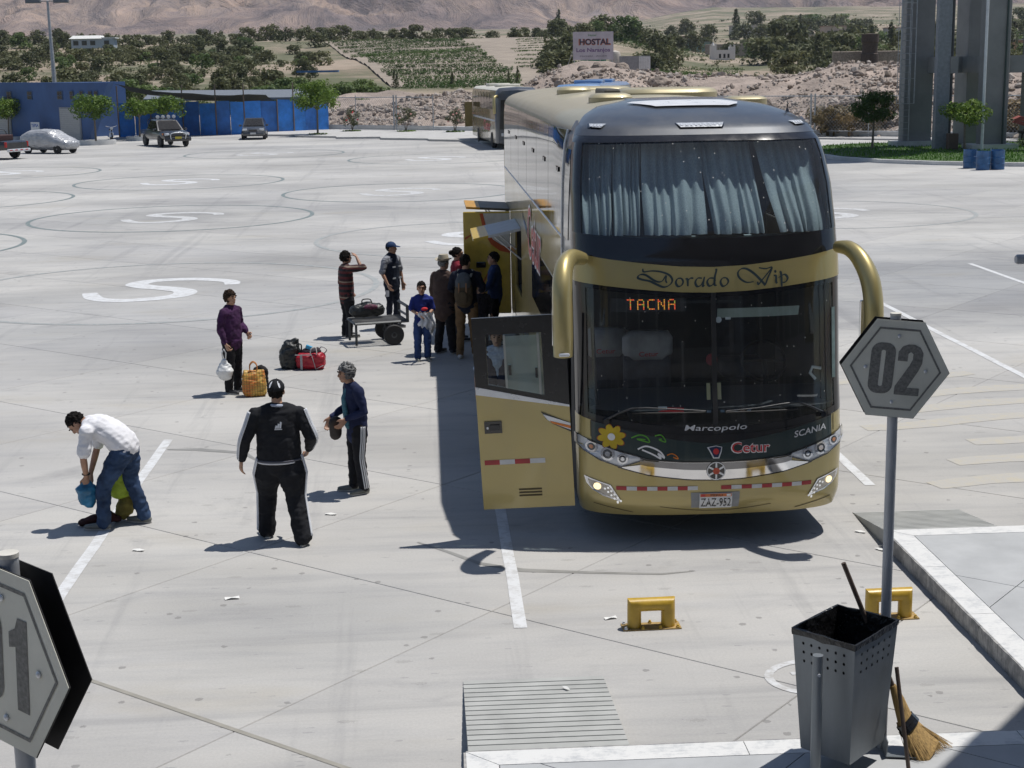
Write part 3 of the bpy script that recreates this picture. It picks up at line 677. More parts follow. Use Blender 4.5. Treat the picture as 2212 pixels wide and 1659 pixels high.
# sides
Y1 = 14.3
def sstep0(a, b, x): t = max(0, min(1, (x-a)/(b-a))); return t*t*(3-2*t)
BOXP = [(.3, 1.305), (.45, 1.335), (.9, 1.345), (3.1, 1.345), (3.9, 1.335), (4.03, 1.325), (4.1, 1.30), (4.16, 1.25), (4.2, 1.18), (4.24, 1.06)]
def side_y(s, y, z, off=0):
    f, w_, d = K.pf(z); b_ = sstep0(1.25, 2.3, y); return Vector((s*(w_*(1-b_)+interp(z, BOXP)*b_+off), y, z))
def side_patch(name, s, y0, y1, z0, z1, mat, off=0, ny=6, nz=8, parent=bus, skirt=.03, zf=None):
    fz0 = z0 if callable(z0) else (lambda y: z0); fz1 = z1 if callable(z1) else (lambda y: z1)
    P = []
    for i in range(nz+1):
        row = []
        for j in range(ny+1):
            y = y0+(y1-y0)*j/ny; z = fz0(y)+(fz1(y)-fz0(y))*i/nz; f, w_, d = K.pf(z)
            if y0 < 2.3: y = (lambda a: a+(y1-a)*j/ny)(max(y0, min(f+d, y1-.002)))
            row.append(side_y(s, y, z, off))
        P.append(row)
    mb = MB(); mb.grid(P)
    if skirt:
        e = P[0]+[r[-1] for r in P[1:]]+P[-1][-2::-1]+[r[0] for r in P[-2:0:-1]]; inn = [p-Vector((s*skirt, 0, 0)) for p in e]; n = len(e)
        mb.add(e+inn, [(i, (i+1) % n, n+(i+1) % n, n+i) for i in range(n)])
    o = obj(name, mb, mat, parent, 50); return o
SWN = M('side_dark_panel', (.03, .032, .036), .12, var=.2, coat=.7)
for s in (-1, 1):
    # side glass of the upper deck, divided in panes
    ed = [1.75, 3.7, 5.7, 7.7, 9.7, 11.8, 14.0]
    side_patch('corner_pillar', s, .6, 1.74, 2.62, 4.14, GREYC, .004, 8, 10)
    side_patch('corner_window', s, 1.12, 1.68, 2.95, 3.86, SGL, .010, 3, 8)
    mb = MB(); mb.tube([side_y(s, 1.75, z, .012) for z in (2.3, 2.7, 3.2, 3.6, 3.9, 4.05)], .016, 6); obj('pillar_moulding', mb, SILV, bus)
    for a, b in zip(ed, ed[1:]):
        side_patch('side_window', s, a+.012, b-.012, 2.92, 4.04, SGL, .006, 3, 10)
        [obj('window_latch', MB().box(side_y(s, a+q_, 3.60, .012), (.012, .10, .05)), BLK, bus) for q_ in (.55, .75)]
    mb = MB(); stroke_y = [side_y(s, 1.75+(14.0-1.75)*k/20, 2.91, .006) for k in range(21)]; mb.tube(stroke_y, .012, 6); obj('side_moulding', mb, SILV, bus)
    # gold body side with the openings of the luggage bays on the kerb side
    bays = [(9.25, 10.95), (12.6, 14.0)] if s < 0 else []
    cuts = [.6, 1.0] if s < 0 else [.6]
    segs = []; y = .55 if s > 0 else 1.95
    for a, b in bays+[(14.2, 99)]:
        segs.append((y, min(a, 14.2))); y = b
    for a, b in segs: side_patch('body_side', s, a, b, .34, 2.90, GOLD, 0, 6, 12)
    for a, b in bays:
        side_patch('body_side', s, a, b, .34, 1.15, GOLD, 0, 3, 6); side_patch('body_side', s, a, b, 2.2, 2.90, GOLD, 0, 3, 3)
        mb = MB(); x = s*1.30
        mb.add([(x, a, 1.15), (x, b, 1.15), (x, b, 2.2), (x, a, 2.2), (x*.45, a, 1.15), (x*.45, b, 1.15), (x*.45, b, 2.2), (x*.45, a, 2.2)], [(4, 5, 6, 7), (0, 1, 5, 4), (3, 2, 6, 7), (0, 3, 7, 4), (1, 2, 6, 5)]); obj('luggage_bay', mb, INT, bus, fix=False)
    if s < 0:
        side_patch('door_pillar', s, .5, .95, .34, 2.60, RUB, 0, 3, 12)
        side_patch('door_lintel', s, .95, 1.95, 2.36, 2.90, GOLD, 0, 3, 3)
        mb = MB(); x = -1.31
        mb.add([(x, .95, .34), (x, 1.95, .34), (x, 1.95, 2.36), (x, .95, 2.36), (-.3, .95, .34), (-.3, 1.95, .34), (-.3, 1.95, 2.36), (-.3, .95, 2.36)], [(0, 1, 5, 4), (1, 2, 6, 5)]); obj('door_well', mb, INT, bus, fix=False)
        for k in range(3):
            mb = MB(); mb.box((-1.05+.27*k, 1.45, .42+.25*k), (.29, .98, .05), bev=.01); obj('step', mb, M('step_metal', (.3, .3, .3), .5, .5), bus)
    # dark swoosh over the gold
    side_patch('dark_swoosh', s, 2.0, 9.0, lambda y: 2.5-.16*(9.0-y)/1.0*.9 if False else 1.35+(y-2.0)*.165, lambda y: 1.62+(y-2.0)*.135, SWN, .004, 12, 3, skirt=0)
    # lower windows
    side_patch('lower_side_window', s, 2.6, 6.8, 1.55, 2.3, SGL, .006, 5, 4)
    # wheel arches and wheels
    for yy in (3.0, 8.2, 11.8):
        wh = thing('wheel', '', ''); wh.parent = bus; wh.location = (s*1.16, yy, .50); del wh['label']; del wh['category']
        mb = MB(); mb.lathe([(.30, -.14), (.44, -.15), (.5, -.11), (.5, .11), (.44, .15), (.30, .14)], 28, axis='X'); obj('tyre', mb, RUB, wh, 40)
        mb = MB(); mb.lathe([(.30, -.10), (.29, .05), (.2, .02), (.12, .08), (.10, .14), (.04, .15)], 20, axis='X') if s > 0 else mb.lathe([(.30, .10), (.29, -.05), (.2, -.02), (.12, -.08), (.10, -.14), (.04, -.15)], 20, axis='X'); obj('rim', mb, SILV, wh, 40)
        P = []
        mb = MB(); n = 16; rr = .60
        fan = [side_y(s, yy+rr*math.cos(math.pi*k/n), .42+rr*math.sin(math.pi*k/n), .005) for k in range(n+1)]
        mb.add(fan+[side_y(s, yy, .42, .005)], [(k, k+1, n+1) for k in range(n)]); obj('wheel_arch', mb, BLK, bus)
for s, z in ((-1, 1.92),):
    V2, F2 = text_fit('Cetur', 2.6, .78, .035); mb = MB(); mb.add([side_y(s, 6.2-p[0], 2.42+p[1], .010) for p in V2], F2); sl = obj('side_lettering', mb, WHP, bus, fix=False)
    V2, F2 = text_fit('Cetur', 2.52, .70, .008); mb = MB(); mb.add([side_y(s, 6.2-p[0], 2.42+p[1], .013) for p in V2], F2); obj('lettering_fill', mb, REDP, sl, fix=False)
# roof, tail, underside
FZ = (4.03, 4.06, 4.10, 4.14, 4.18, 4.22, 4.26, 4.29, 4.32)
FR_ = [(K.pf(z)[1], z, max(1.75, K.pf(z)[0]+K.pf(z)[2])) for z in FZ]+[(.36, 4.333, 2.82), (.15, 4.338, 2.83)]
RE_ = [(1.325, 4.03), (1.315, 4.07), (1.29, 4.12), (1.24, 4.17), (1.17, 4.205), (1.06, 4.24), (.92, 4.268), (.75, 4.29), (.55, 4.31), (.36, 4.325), (.15, 4.336)]
def roof_row(sg, a, b_): return [(sg*(a[0]+(b_[0]-a[0])*sstep0(1.75, 3.6, y)), y, a[1]+(b_[1]-a[1])*sstep0(1.75, 3.6, y)) for y in [a[2]+(14.2-a[2])*(k/22)**1.5 for k in range(23)]]
mb = MB(); mb.grid([roof_row(-1, a, b_) for a, b_ in zip(FR_, RE_)]+[roof_row(1, (0, 4.34, 2.83), (0, 4.338))]+[roof_row(1, a, b_) for a, b_ in list(zip(FR_, RE_))[::-1]]); rf = obj('roof', mb, GOLD2, bus, 60)
def pod(name, x, y, lx, ly, h, z0=4.31, bev=.07):
    mb = MB(); rings = []
    for k, (ins, z) in enumerate(((0, z0-.05), (0, z0+h*.45), (bev*.4, z0+h*.8), (bev*1.3, z0+h))):
        a, b = lx/2-ins, ly/2-ins; r = min(a, b)*.7; ring = []
        for cx, cy_, a0 in ((a-r, b-r, 0), (-a+r, b-r, 90), (-a+r, -b+r, 180), (a-r, -b+r, 270)):
            for q in range(6): ang = R(a0+18*q); ring.append((x+cx+r*math.cos(ang), y+cy_+r*math.sin(ang), z))
        rings.append(ring)
    mb.loft(rings); return obj(name, mb, GOLD3, rf, 35)
pod('roof_vent', -.62, 3.55, .50, .5, .085, 4.30); pod('roof_vent', .92, 3.35, .48, .45, .06, 4.27); pod('roof_vent', -.55, 8.8, .5, .5, .09)
pod('air_conditioner', .30, 5.4, 1.25, 1.4, .10); pod('air_conditioner', -.1, 10.2, 1.1, 1.4, .07)
mb = MB(); mb.box((-.44, 5.4, 4.365), (.2, 1.1, .09), bev=.02); obj('air_conditioner_grille', mb, M('vent_dark', (.12, .11, .09), .6), rf)
rear = MB(); ring = [(-1.345, .34), (-1.345, 3.1), (-1.335, 3.9), (-1.29, 4.12), (-1.17, 4.205), (-.92, 4.268), (0, 4.338), (.92, 4.268), (1.17, 4.205), (1.29, 4.12), (1.335, 3.9), (1.345, 3.1), (1.345, .34)]
rear.loft([[(x, 14.2, z) for x, z in ring], [(x*.97, 14.38, .34+(z-.34)*.99) for x, z in ring]]); obj('tail_panel', rear, GOLD, bus, 40)
mb = MB(); mb.box((0, 7.4, .40), (2.5, 13.4, .12)); obj('chassis', mb, INT, bus)
mb = MB(); mb.grid([[S(t, .31, 0) for t in TS], [Vector((S(t, .31).x, 1.2, .33)) for t in TS]]); obj('bumper_floor', mb, RUB, bus, fix=False)
# interior: partitions, seats, dashboard, curtains
mb = MB()
mb.add([(-1.3, .75, 2.62), (1.3, .75, 2.62), (1.3, 13.9, 2.62), (-1.3, 13.9, 2.62)], [(0, 1, 2, 3)])
mb.add([(-1.3, 3.2, .6), (1.3, 3.2, .6), (1.3, 3.2, 2.62), (-1.3, 3.2, 2.62)], [(0, 1, 2, 3)])
mb.add([(-1.25, 3.6, 2.62), (1.25, 3.6, 2.62), (1.22, 3.6, 3.8), (.9, 3.6, 4.15), (-.9, 3.6, 4.15), (-1.22, 3.6, 3.8)], [(0, 1, 2, 3, 4, 5)])
mb.add([(-1.3, .4, 1.0), (1.3, .4, 1.0), (1.3, 3.2, 1.0), (-1.3, 3.2, 1.0)], [(0, 1, 2, 3)]); 
for s in (-1, 1): mb.add([(s*1.29, 1.9 if s < 0 else .8, .6), (s*1.29, 3.2, .6), (s*1.29, 3.2, 2.6), (s*1.29, 1.9 if s < 0 else .8, 2.6)], [(0, 1, 2, 3)])
obj('cabin_partition', mb, INT, bus, fix=False)
mb = MB(); mb.grid([[S(t, 1.36, -.05) for t in rng(-.95, .95)], [S(t, 1.40, -.22) for t in rng(-.95, .95)], [Vector((S(t, 1.4).x, .95, 1.42)) for t in rng(-.95, .95)], [Vector((S(t, 1.4).x, 1.0, 1.0)) for t in rng(-.95, .95)]]); obj('dashboard', mb, M('dash_plastic', (.045, .05, .058), .55, var=.2), bus, 40, fix=False)
SEAT = M('seat_cloth', (.04, .045, .07), .9, var=.3); HEADR = M('white_seat_cover', (.42, .43, .46), .85, var=.15, bmp=.2)
for x, y in ((-.95, 1.15), (-.53, .92)):
    st = thing('seat', '', ''); del st['label']; del st['category']; st.parent = bus; st.location = (x, y, .86)
    mb = MB(); mb.box((0, 0, .35), (.5, .5, .18), bev=.05); obj('cushion', mb, SEAT, st, 50)
    mb = MB(); mb.box((0, .22, .72), (.5, .14, .75), bev=.05); obj('backrest', mb, SEAT, st, 50)
    mb = MB(); mb.box((0, .20, .98), (.52, .19, .30), bev=.07); hc = obj('seat_cover', mb, HEADR, st, 50)
    V2, F2 = text_fit('Cetur', .2, .05, .01); mb = MB(); mb.add([(p[0], .10, .90+p[1]) for p in V2], F2); obj('cover_lettering', mb, REDP, hc, fix=False)
st = thing('driver_seat', '', ''); del st['label']; del st['category']; st.parent = bus; st.location = (.65, 2.1, 1.0)
mb = MB(); mb.box((0, 0, .4), (.5, .5, .18), bev=.05); mb.box((0, .25, .85), (.48, .14, .8), bev=.05); obj('backrest', mb, SEAT, st, 50)
mb = MB(); n = 28; c0 = Vector((.72, 1.22, 1.62)); m_ = Matrix.Rotation(R(58), 3, 'X')
mb.tube([c0+m_@Vector((.23*math.cos(2*math.pi*k/n), .23*math.sin(2*math.pi*k/n), 0)) for k in range(n+1)], .016, 8); mb.tube([c0, c0+Vector((0, -.15, -.25))], .03, 8); mb.tube([c0+m_@Vector((-.22, 0, 0)), c0, c0+m_@Vector((.22, 0, 0))], .014, 6); obj('steering_wheel', mb, RUB, bus, 40)
mb = MB(); P = [[S(t, z, -o) for t in [0.04+.64*k/8 for k in range(9)]] for z, o in ((2.345, .10), (2.29-.0, .12), (2.25, .13))]; mb.grid(P); obj('sun_visor', mb, M('visor_green', (.22, .28, .27), .6), bus, fix=False)
mb = MB(); mb.grid([[S(t, z, -.07) for t in (.5, .62, .74, .86, .93)] for z in (1.95, 1.7, 1.42)]); 
disc('sticker', .035, 2.235, .03, M('sticker_pale', (.5, .55, .58), .5), -.012, 16); shape('sticker', [(.085, 2.26), (.125, 2.26), (.125, 2.235), (.085, 2.235)], M('sticker_pale'), -.012, bus, 0)
for t in (-.05, .03): shape('sticker', [(t-.012, 1.62), (t+.016, 1.62), (t+.016, 1.46), (t-.012, 1.46)], M('sticker_yellow', (.38, .36, .22), .6), -.012, bus, 0)
shape('windshield_card', [(-.42, 1.405), (-.355, 1.405), (-.355, 1.37), (-.42, 1.37)], M('sticker_pale'), -.03, bus, 0); shape('windshield_card', [(-.35, 1.395), (-.23, 1.39), (-.23, 1.345), (-.42, 1.355)], REDP, -.035, bus, 0)
for k in range(7): shape('windshield_card', [(-.06+.05*k-.0, 1.36), (-.03+.05*k, 1.36), (-.03+.05*k, 1.335), (-.06+.05*k, 1.335)], M('card_%d' % (k % 2), (.2, .12, .1) if k % 2 else (.12, .18, .25), .6), -.04, bus, 0)
disc('red_pennant', .0, 1.84, .06, M('pennant_red', (.16, .012, .018), .7), -.16, 14)
side = MB(); side.tube([S(.86, 1.7, -.08), S(.80, 1.72, -.12), S(.79, 1.66, -.14), S(.83, 1.6, -.12)], .016, 8); obj('driver_grab_handle', side, M('handle_pale', (.5, .55, .56), .4), bus, 40)
patch('quarter_window', [.905, .92, .935], 1.6, 2.3, 3, M('quarter_pane', (.16, .24, .24), .15, var=.25), .006, ws, 0)
mb = MB(); mb.tube([S(-.9+.0*k, 2.3-.3*k, -.05-.02*k) for k in range(4)], .02, 6); obj('curtain_tie', mb, INT, bus)
# destination display
led = MB(); led.grid([[S(t, z, -.10) for t in [-.76+.57*k/10 for k in range(11)]] for z in (2.325, 2.455)]); ld = obj('destination_display', led, M('led_panel', (.02, .02, .024), .35, var=.3), bus, fix=False)
FNT = {'T': ['11111', '00100', '00100', '00100', '00100', '00100', '00100'], 'A': ['01110', '10001', '10001', '11111', '10001', '10001', '10001'], 'C': ['01111', '10000', '10000', '10000', '10000', '10000', '01111'], 'N': ['10001', '11001', '10101', '10101', '10011', '10001', '10001']}
LM = [M('led_red', (.8, .1, .05), .4, emit=(1, .13, .04), estr=.9), M('led_amber', (.8, .5, .05), .4, emit=(1, .42, .06), estr=.7), M('led_green', (.4, .7, .1), .4, emit=(.8, .7, .1), estr=.45)]
mb = MB(); random.seed(4)
for ci, ch in enumerate('TACNA'):
    for r_ in range(7):
        for c_ in range(5):
            if FNT[ch][r_][c_] == '1':
                for e in (0, 1):
                    t0 = -.632+ci*.0775+c_*.0112+e*.005; z0 = 2.441-r_*.0148; h = .0045
                    mb.cur = random.choice([0, 0, 1, 1, 2]) if e == 0 else random.choice([0, 1]); t0 += 0
                    if e: continue
                    mb.add([S(t0-h, z0-h, -.094), S(t0+h*.75, z0-h, -.094), S(t0+h*.75, z0+h*1.3, -.094), S(t0-h, z0+h*1.3, -.094)], [(0, 1, 2, 3)])
obj('led_letters', mb, LM, ld, fix=False)
# curtains behind the upper windscreen
random.seed(7)
CT = [(-.955, -.71, -.94, -.73), (-.715, -.49, -.72, -.52), (-.485, .0, -.485, -.03), (-.01, .40, .03, .43), (.44, .955, .55, .94)]
for a, b, a2, b2 in CT:
    n = 60; P = []; ph = random.uniform(0, 6)
    for k in range(16):
        u = k/15; z = 3.93-u*(3.93-3.05); row = []
        wav = .018+.016*u
        for i in range(n+1):
            q = i/n; tl = a+(a2-a)*u**1.5; tr = b+(b2-b)*u**1.5
            sag = .03*math.sin(q*9+ph)*u*(1-u)*4
            t = tl+(tr-tl)*q+.012*math.sin(q*21+ph+u*2)*u
            dep = .07+.17*(1-sstep0(.35, .98, u))+wav*math.sin(q*n*.62+ph+1.5*math.sin(q*7+ph))+.025*math.sin(q*8+u*3+ph)+.03*u*math.sin(q*15+2*ph)*(1 if u > .5 else 0)
            row.append(S(max(-.96, min(.96, t)), z, 0)+Vector((-.03*t, max(.03, dep), 0)))
        P.append(row)
    mb = MB(); mb.grid(P); obj('curtain', mb, CURT, bus, True, fix=False)
mb = MB(); mb.grid([[S(t, 3.03, -.08) for t in rng(-.92, .92)], [S(t, 3.06, -.2) for t in rng(-.92, .92)], [S(t, 3.06, -.3) for t in rng(-.92, .92)], [S(t, 2.7, -.5) for t in rng(-.92, .92)]]); obj('upper_dash', mb, M('upper_dash_grey', (.10, .13, .14), .6), bus, 40, fix=False)
mb = MB(); mb.tube([S(t, 3.12, -.32) for t in rng(-.9, .9)], .02, 8); obj('grab_rail', mb, M('rail_grey', (.2, .23, .24), .4, .5), bus, 40)
# script lettering on the gold band
def zz(x, y): return (((-.581+(x-525)*.000938)*.985+.022), 2.729-(y-110)*.001215-(x-525)/1190*.033)
SCR = [[(568, 100), (574, 124), (640, 116), (715, 124), (775, 150), (795, 190), (772, 226), (728, 243), (680, 226), (620, 198), (560, 186), (527, 172), (545, 148), (590, 150), (660, 195), (712, 198), (746, 152), (744, 190), (752, 210)],
       [(868, 172), (838, 176), (822, 206), (838, 236), (866, 228), (880, 198), (866, 172)], [(898, 178), (914, 182), (916, 236)], [(916, 192), (938, 172), (962, 172)],
       [(1030, 172), (996, 172), (976, 204), (990, 236), (1020, 226), (1040, 190)], [(1050, 160), (1040, 200), (1036, 236), (1050, 226)],
       [(1126, 172), (1090, 172), (1070, 200), (1084, 232), (1114, 222), (1138, 184)], [(1136, 104), (1146, 108), (1132, 160), (1128, 222), (1146, 226)],
       [(1222, 168), (1192, 172), (1176, 202), (1192, 234), (1222, 224), (1238, 194), (1222, 168)],
       [(1440, 200), (1380, 204), (1330, 172), (1316, 130), (1344, 98), (1390, 100), (1450, 140), (1520, 212), (1532, 224), (1556, 168), (1590, 90), (1540, 98), (1484, 90)], [(1470, 200), (1480, 222), (1500, 196), (1560, 128), (1588, 92)],
       [(1604, 152), (1622, 158), (1622, 200), (1630, 216)], [(1612, 112), (1618, 124), (1612, 132)], [(1652, 122), (1664, 140), (1668, 244)], [(1640, 172), (1690, 146), (1716, 172), (1700, 204), (1662, 210)]]
mb = MB()
for st_ in SCR:
    k = [zz(x, y) for x, y, _ in catmull([(a, b, 0) for a, b in st_], 6)]
    stroke(mb, k, lambda d, u: (.009+.016*abs(d.x*.55-d.y*.83)*1.0)*(.55+.45*math.sin(math.pi*min(1, max(0, u)))**.5), .016)
obj('script_lettering', mb, M('script_ink', (.03, .05, .055), .4), gb, fix=False)
# wipers
for pts in ([(-.80, 1.262), (-.70, 1.34), (-.61, 1.385), (-.50, 1.39), (-.30, 1.375), (-.08, 1.352)], [(.81, 1.275), (.70, 1.35), (.61, 1.40), (.50, 1.395), (.30, 1.365), (.07, 1.345)]):
    mb = MB(); mb.tube([S(t, z, .045) for t, z in pts], [.014, .012, .010, .008, .007, .006], 6); wp_ = obj('wiper', mb, M('wiper_grey', (.06, .062, .065), .3, .4), bus, 40)
    mb = MB(); mb.tube([S(pts[-1][0]+(pts[2][0]-pts[-1][0])*k/8, pts[-1][1]-.012+(.0)*k, .02) for k in range(9)], .008, 6); obj('wiper_blade', mb, RUB, wp_)
    mb = MB(); a = S(pts[0][0], pts[0][1], 0); mb.lathe([(.03, -.05), (.03, .03), (.02, .05)], 12, c=(a.x, a.y-.02, a.z), axis='Y'); obj('wiper_pivot', mb, BLK, wp_, 40)
# mirrors: curved arm and hanging housing
def mirror(pts, rs, flat, bot):
    mb = MB(); C = catmull(pts, 6); Rr = [interp(i/(len(C)-1), [(k/(len(rs)-1), r) for k, r in enumerate(rs)]) for i in range(len(C))]
    mb.tube(C, Rr, 14, side=(1, 0, 0), flat=flat); m = obj('mirror_arm', mb, GOLD, bus, 50)
    b = Vector(pts[-1]); mb = MB(); mb.box((b.x, b.y+.10, b.z+.26), (.19, .03, .36), bev=.01); obj('mirror_glass', mb, CHR, m)
    mb = MB(); mb.box((b.x, b.y-.125, b.z+.035), (.10, .03, .03), bev=.008); obj('mirror_lamp', mb, SILV, m)
mirror([(-1.26, .45, 2.84), (-1.40, .22, 2.88), (-1.49, -.02, 2.82), (-1.525, -.18, 2.65), (-1.53, -.24, 2.40), (-1.53, -.26, 2.18), (-1.53, -.26, 2.0)], [.055, .075, .09, .097, .098, .098, .092], 1.15, 0)
mirror([(1.27, .45, 2.90), (1.34, .24, 2.90), (1.41, .06, 2.80), (1.46, -.08, 2.62), (1.475, -.16, 2.40), (1.475, -.18, 2.18), (1.46, -.18, 2.0)], [.05, .07, .086, .094, .095, .095, .09], 1.15, 0)
# entrance door, swung out at right angles
dz0, dz1 = .33, 2.30
door = thing('front_door', '', ''); del door['label']; del door['category']; door.parent = bus; door.location = (-1.35, .42, 0); door.rotation_euler = (0, R(-2.6), R(-6))
def dp(u, z, off=0):   # u from hinge (0) outward, front face at y=0
    bow = .03*math.sin(math.pi*(z-dz0)/(dz1-dz0)); return Vector((-u*.93, -bow-off, z))
def dpan(name, u0, u1, z0, z1, mat, off=0, n=6, m=4, back=True):
    f0 = z0 if callable(z0) else (lambda u: z0); f1 = z1 if callable(z1) else (lambda u: z1)
    P = [[dp(u0+(u1-u0)*j/m, f0(u0+(u1-u0)*j/m)+(f1(u0+(u1-u0)*j/m)-f0(u0+(u1-u0)*j/m))*i/n, off) for j in range(m+1)] for i in range(n+1)]
    mb = MB(); mb.grid(P)
    if back:
        Q = [[p+Vector((0, .05+off, 0)) for p in r] for r in P]; mb.grid(Q)
        e = P[0]+[r[-1] for r in P[1:]]+P[-1][-2::-1]+[r[0] for r in P[-2:0:-1]]; e2 = [p+Vector((0, .05+off, 0)) for p in e]; k = len(e)
        mb.add(e+e2, [(i, (i+1) % k, k+(i+1) % k, k+i) for i in range(k)])
    return obj(name, mb, mat, door, 50)
sl = lambda u: 1.365+u*.165
dpan('door_skin', 0, 1, dz0, sl, GOLD, 0, 8)
dpan('door_trim', 0, 1, lambda u: sl(u)+.002, lambda u: sl(u)+.022+.06*u, SILV, .008, 2)
wl = lambda u: sl(u)+.024+.06*u
DBK = M('door_black', (.02, .02, .021), .25, var=.2)
dpan('door_frame', 0, .26, wl, dz1, DBK, 0, 6); dpan('door_frame', .86, 1, wl, dz1, DBK, 0, 6); dpan('door_frame', .26, .86, 2.13, dz1, DBK, 0, 2); dpan('door_frame', .26, .86, wl, lambda u: wl(u)+.045, DBK, 0, 2)
dpan('door_glass', .26, .86, lambda u: wl(u)+.045, 2.13, glass('door_glass', (.62, .70, .68)), -.015, 4, 4, False)
dpan('sliding_pane', .28, .66, lambda u: wl(u)+.05, 2.11, glass('sliding_pane', (.55, .68, .63), haze=.4), .004, 4, 4, False)
for u in (.66, .30): dpan('pane_frame', u-.012, u+.012, lambda u: wl(u)+.05, 2.12, M('pane_alu', (.32, .34, .33), .4, .6), .008, 3, 1)
dpan('pane_latch', .60, .63, 1.72, 1.82, BLK, .02, 2, 1); dpan('pane_latch', .32, .345, 1.68, 1.78, BLK, .02, 2, 1)
h = dpan('door_handle', .74, .93, 1.13, 1.255, BLK, .012, 2, 3); dpan('handle_grip', .765, .87, 1.165, 1.22, M('grip_dark', (.04, .04, .042), .4), .03, 2, 2); dpan('handle_lock', .885, .905, 1.18, 1.20, SILV, .03, 1, 1)
ol = [(0.0, 1.20), (.31, 1.33), (.26, 1.255), (.19, 1.20), (.0, 1.11)]
mb = MB(); mb.poly([dp(u, z, .004) for u, z in ol], (0, -.008, 0)); dt = obj('side_lamp', mb, BLK, door)
mb = MB(); mb.poly([dp(u*.94, 1.21+(z-1.21)*.78, .013) for u, z in ol], (0, -.004, 0)); obj('side_lamp_chrome', mb, SILV, dt)
mb = MB(); mb.poly([dp(u, z, .018) for u, z in [(0, 1.175), (.22, 1.235), (.19, 1.205), (0, 1.145)]], (0, -.003, 0)); obj('side_lamp_amber', mb, ORNG, dt)
for k in range(4): dpan('reflective_tape', .955-.165*(k+1), .955-.165*k, .80, .85, REDT if k % 2 == 0 else WHT, .004, 1, 1, False)
for k in range(3): dpan('vent_slat', .35, .60, .455-.0+.032*k, .472+.032*k, M('vent_slat_brown', (.10, .075, .03), .6), .006, 1, 2)  # vent slats as dark brown strips on the door skin
# opened luggage flaps and the rear service door with its red swoosh
def flap(name, y0, y1, zh, zo, wd, mat, tipmat):
    f = thing(name, '', ''); del f['label']; del f['category']; f.parent = bus
    def q(y, u): return Vector((-1.35-u*wd, y, zh+(zo-zh)*u))
    mb = MB(); a, b, c, d = q(y0, 0), q(y0, .68), q(y1, .68), q(y1, 0); mb.poly([a, b, c, d], (0, 0, -.04)); obj('flap_panel', mb, mat, f)
    mb = MB(); a, b, c, d = q(y0, .68), q(y0, 1), q(y1, 1), q(y1, .68); mb.poly([a, b, c, d], (0, 0, -.04)); obj('flap_tip', mb, tipmat, f)
    for y in (y0+.1, y1-.1):
        mb = MB(); mb.tube([(-1.34, y, zh-.5), q(y, .55)+Vector((0, 0, -.05))], .012, 6); obj('gas_strut', mb, SILV, f)
YELP = M('yellow_panel', (.58, .40, .05), .4, var=.12, coat=.4)
flap('luggage_flap', 9.3, 10.9, 2.25, 2.10, .74, M('flap_inner_grey', (.50, .52, .55), .5, var=.1), YELP)
flap('luggage_flap', 12.6, 14.0, 2.26, 2.31, .76, M('flap_dark', (.10, .09, .07), .5), M('flap_orange', (.55, .28, .03), .4, var=.1))
rd = thing('service_door', '', ''); del rd['label']; del rd['category']; rd.parent = bus; rd.location = (-1.35, 12.45, 0); rd.rotation_euler = (0, 0, R(-4))
mb = MB(); mb.box((-.41, 0, 1.33), (.82, .05, 1.80), bev=.012); obj('door_panel', mb, YELP, rd)
def arcband(cx, cz, r0, r1, a0, a1, n=14):
    P = [(cx+r1*math.cos(R(a0+(a1-a0)*k/n)), cz+r1*math.sin(R(a0+(a1-a0)*k/n))) for k in range(n+1)]; Q = [(cx+r0*math.cos(R(a0+(a1-a0)*k/n)), cz+r0*math.sin(R(a0+(a1-a0)*k/n))) for k in range(n, -1, -1)]
    return [(max(-.81, min(-.005, x)), max(.45, min(2.2, z))) for x, z in P+Q]
mb = MB(); mb.poly([(x, -.028, z) for x, z in [(-.47, 2.2), (-.005, 2.2), (-.005, 1.60), (-.15, 1.64), (-.3, 1.74), (-.4, 1.9)]], (0, -.003, 0)); obj('white_swoosh', mb, M('swoosh_white', (.6, .58, .52), .4), rd)
mb = MB(); mb.poly([(x, -.0325, z) for x, z in [(-.53, 2.2), (-.47, 2.2), (-.4, 1.9), (-.3, 1.74), (-.15, 1.64), (-.005, 1.60), (-.005, 1.50), (-.18, 1.54), (-.34, 1.66), (-.46, 1.88)]], (0, -.003, 0)); obj('red_swoosh', mb, M('swoosh_red', (.50, .09, .02), .4), rd)
mb = MB(); mb.poly([(x, -.028, z) for x, z in [(-.80, 1.78), (-.6, 1.88), (-.5, 1.96), (-.62, 1.86), (-.79, 1.74)]], (0, -.003, 0)); obj('red_swoosh', mb, M('swoosh_red'), rd)
mb = MB(); mb.poly([(x, -.028, z) for x, z in [(-.55, .9), (-.40, 1.15), (-.3, 1.42), (-.38, 1.2), (-.5, .9)]], (0, -.003, 0)); obj('red_swoosh', mb, M('swoosh_red'), rd)
mb = MB(); mb.box((-.52, -.035, 1.30), (.17, .03, .10), bev=.02); obj('door_handle', mb, BLK, rd)
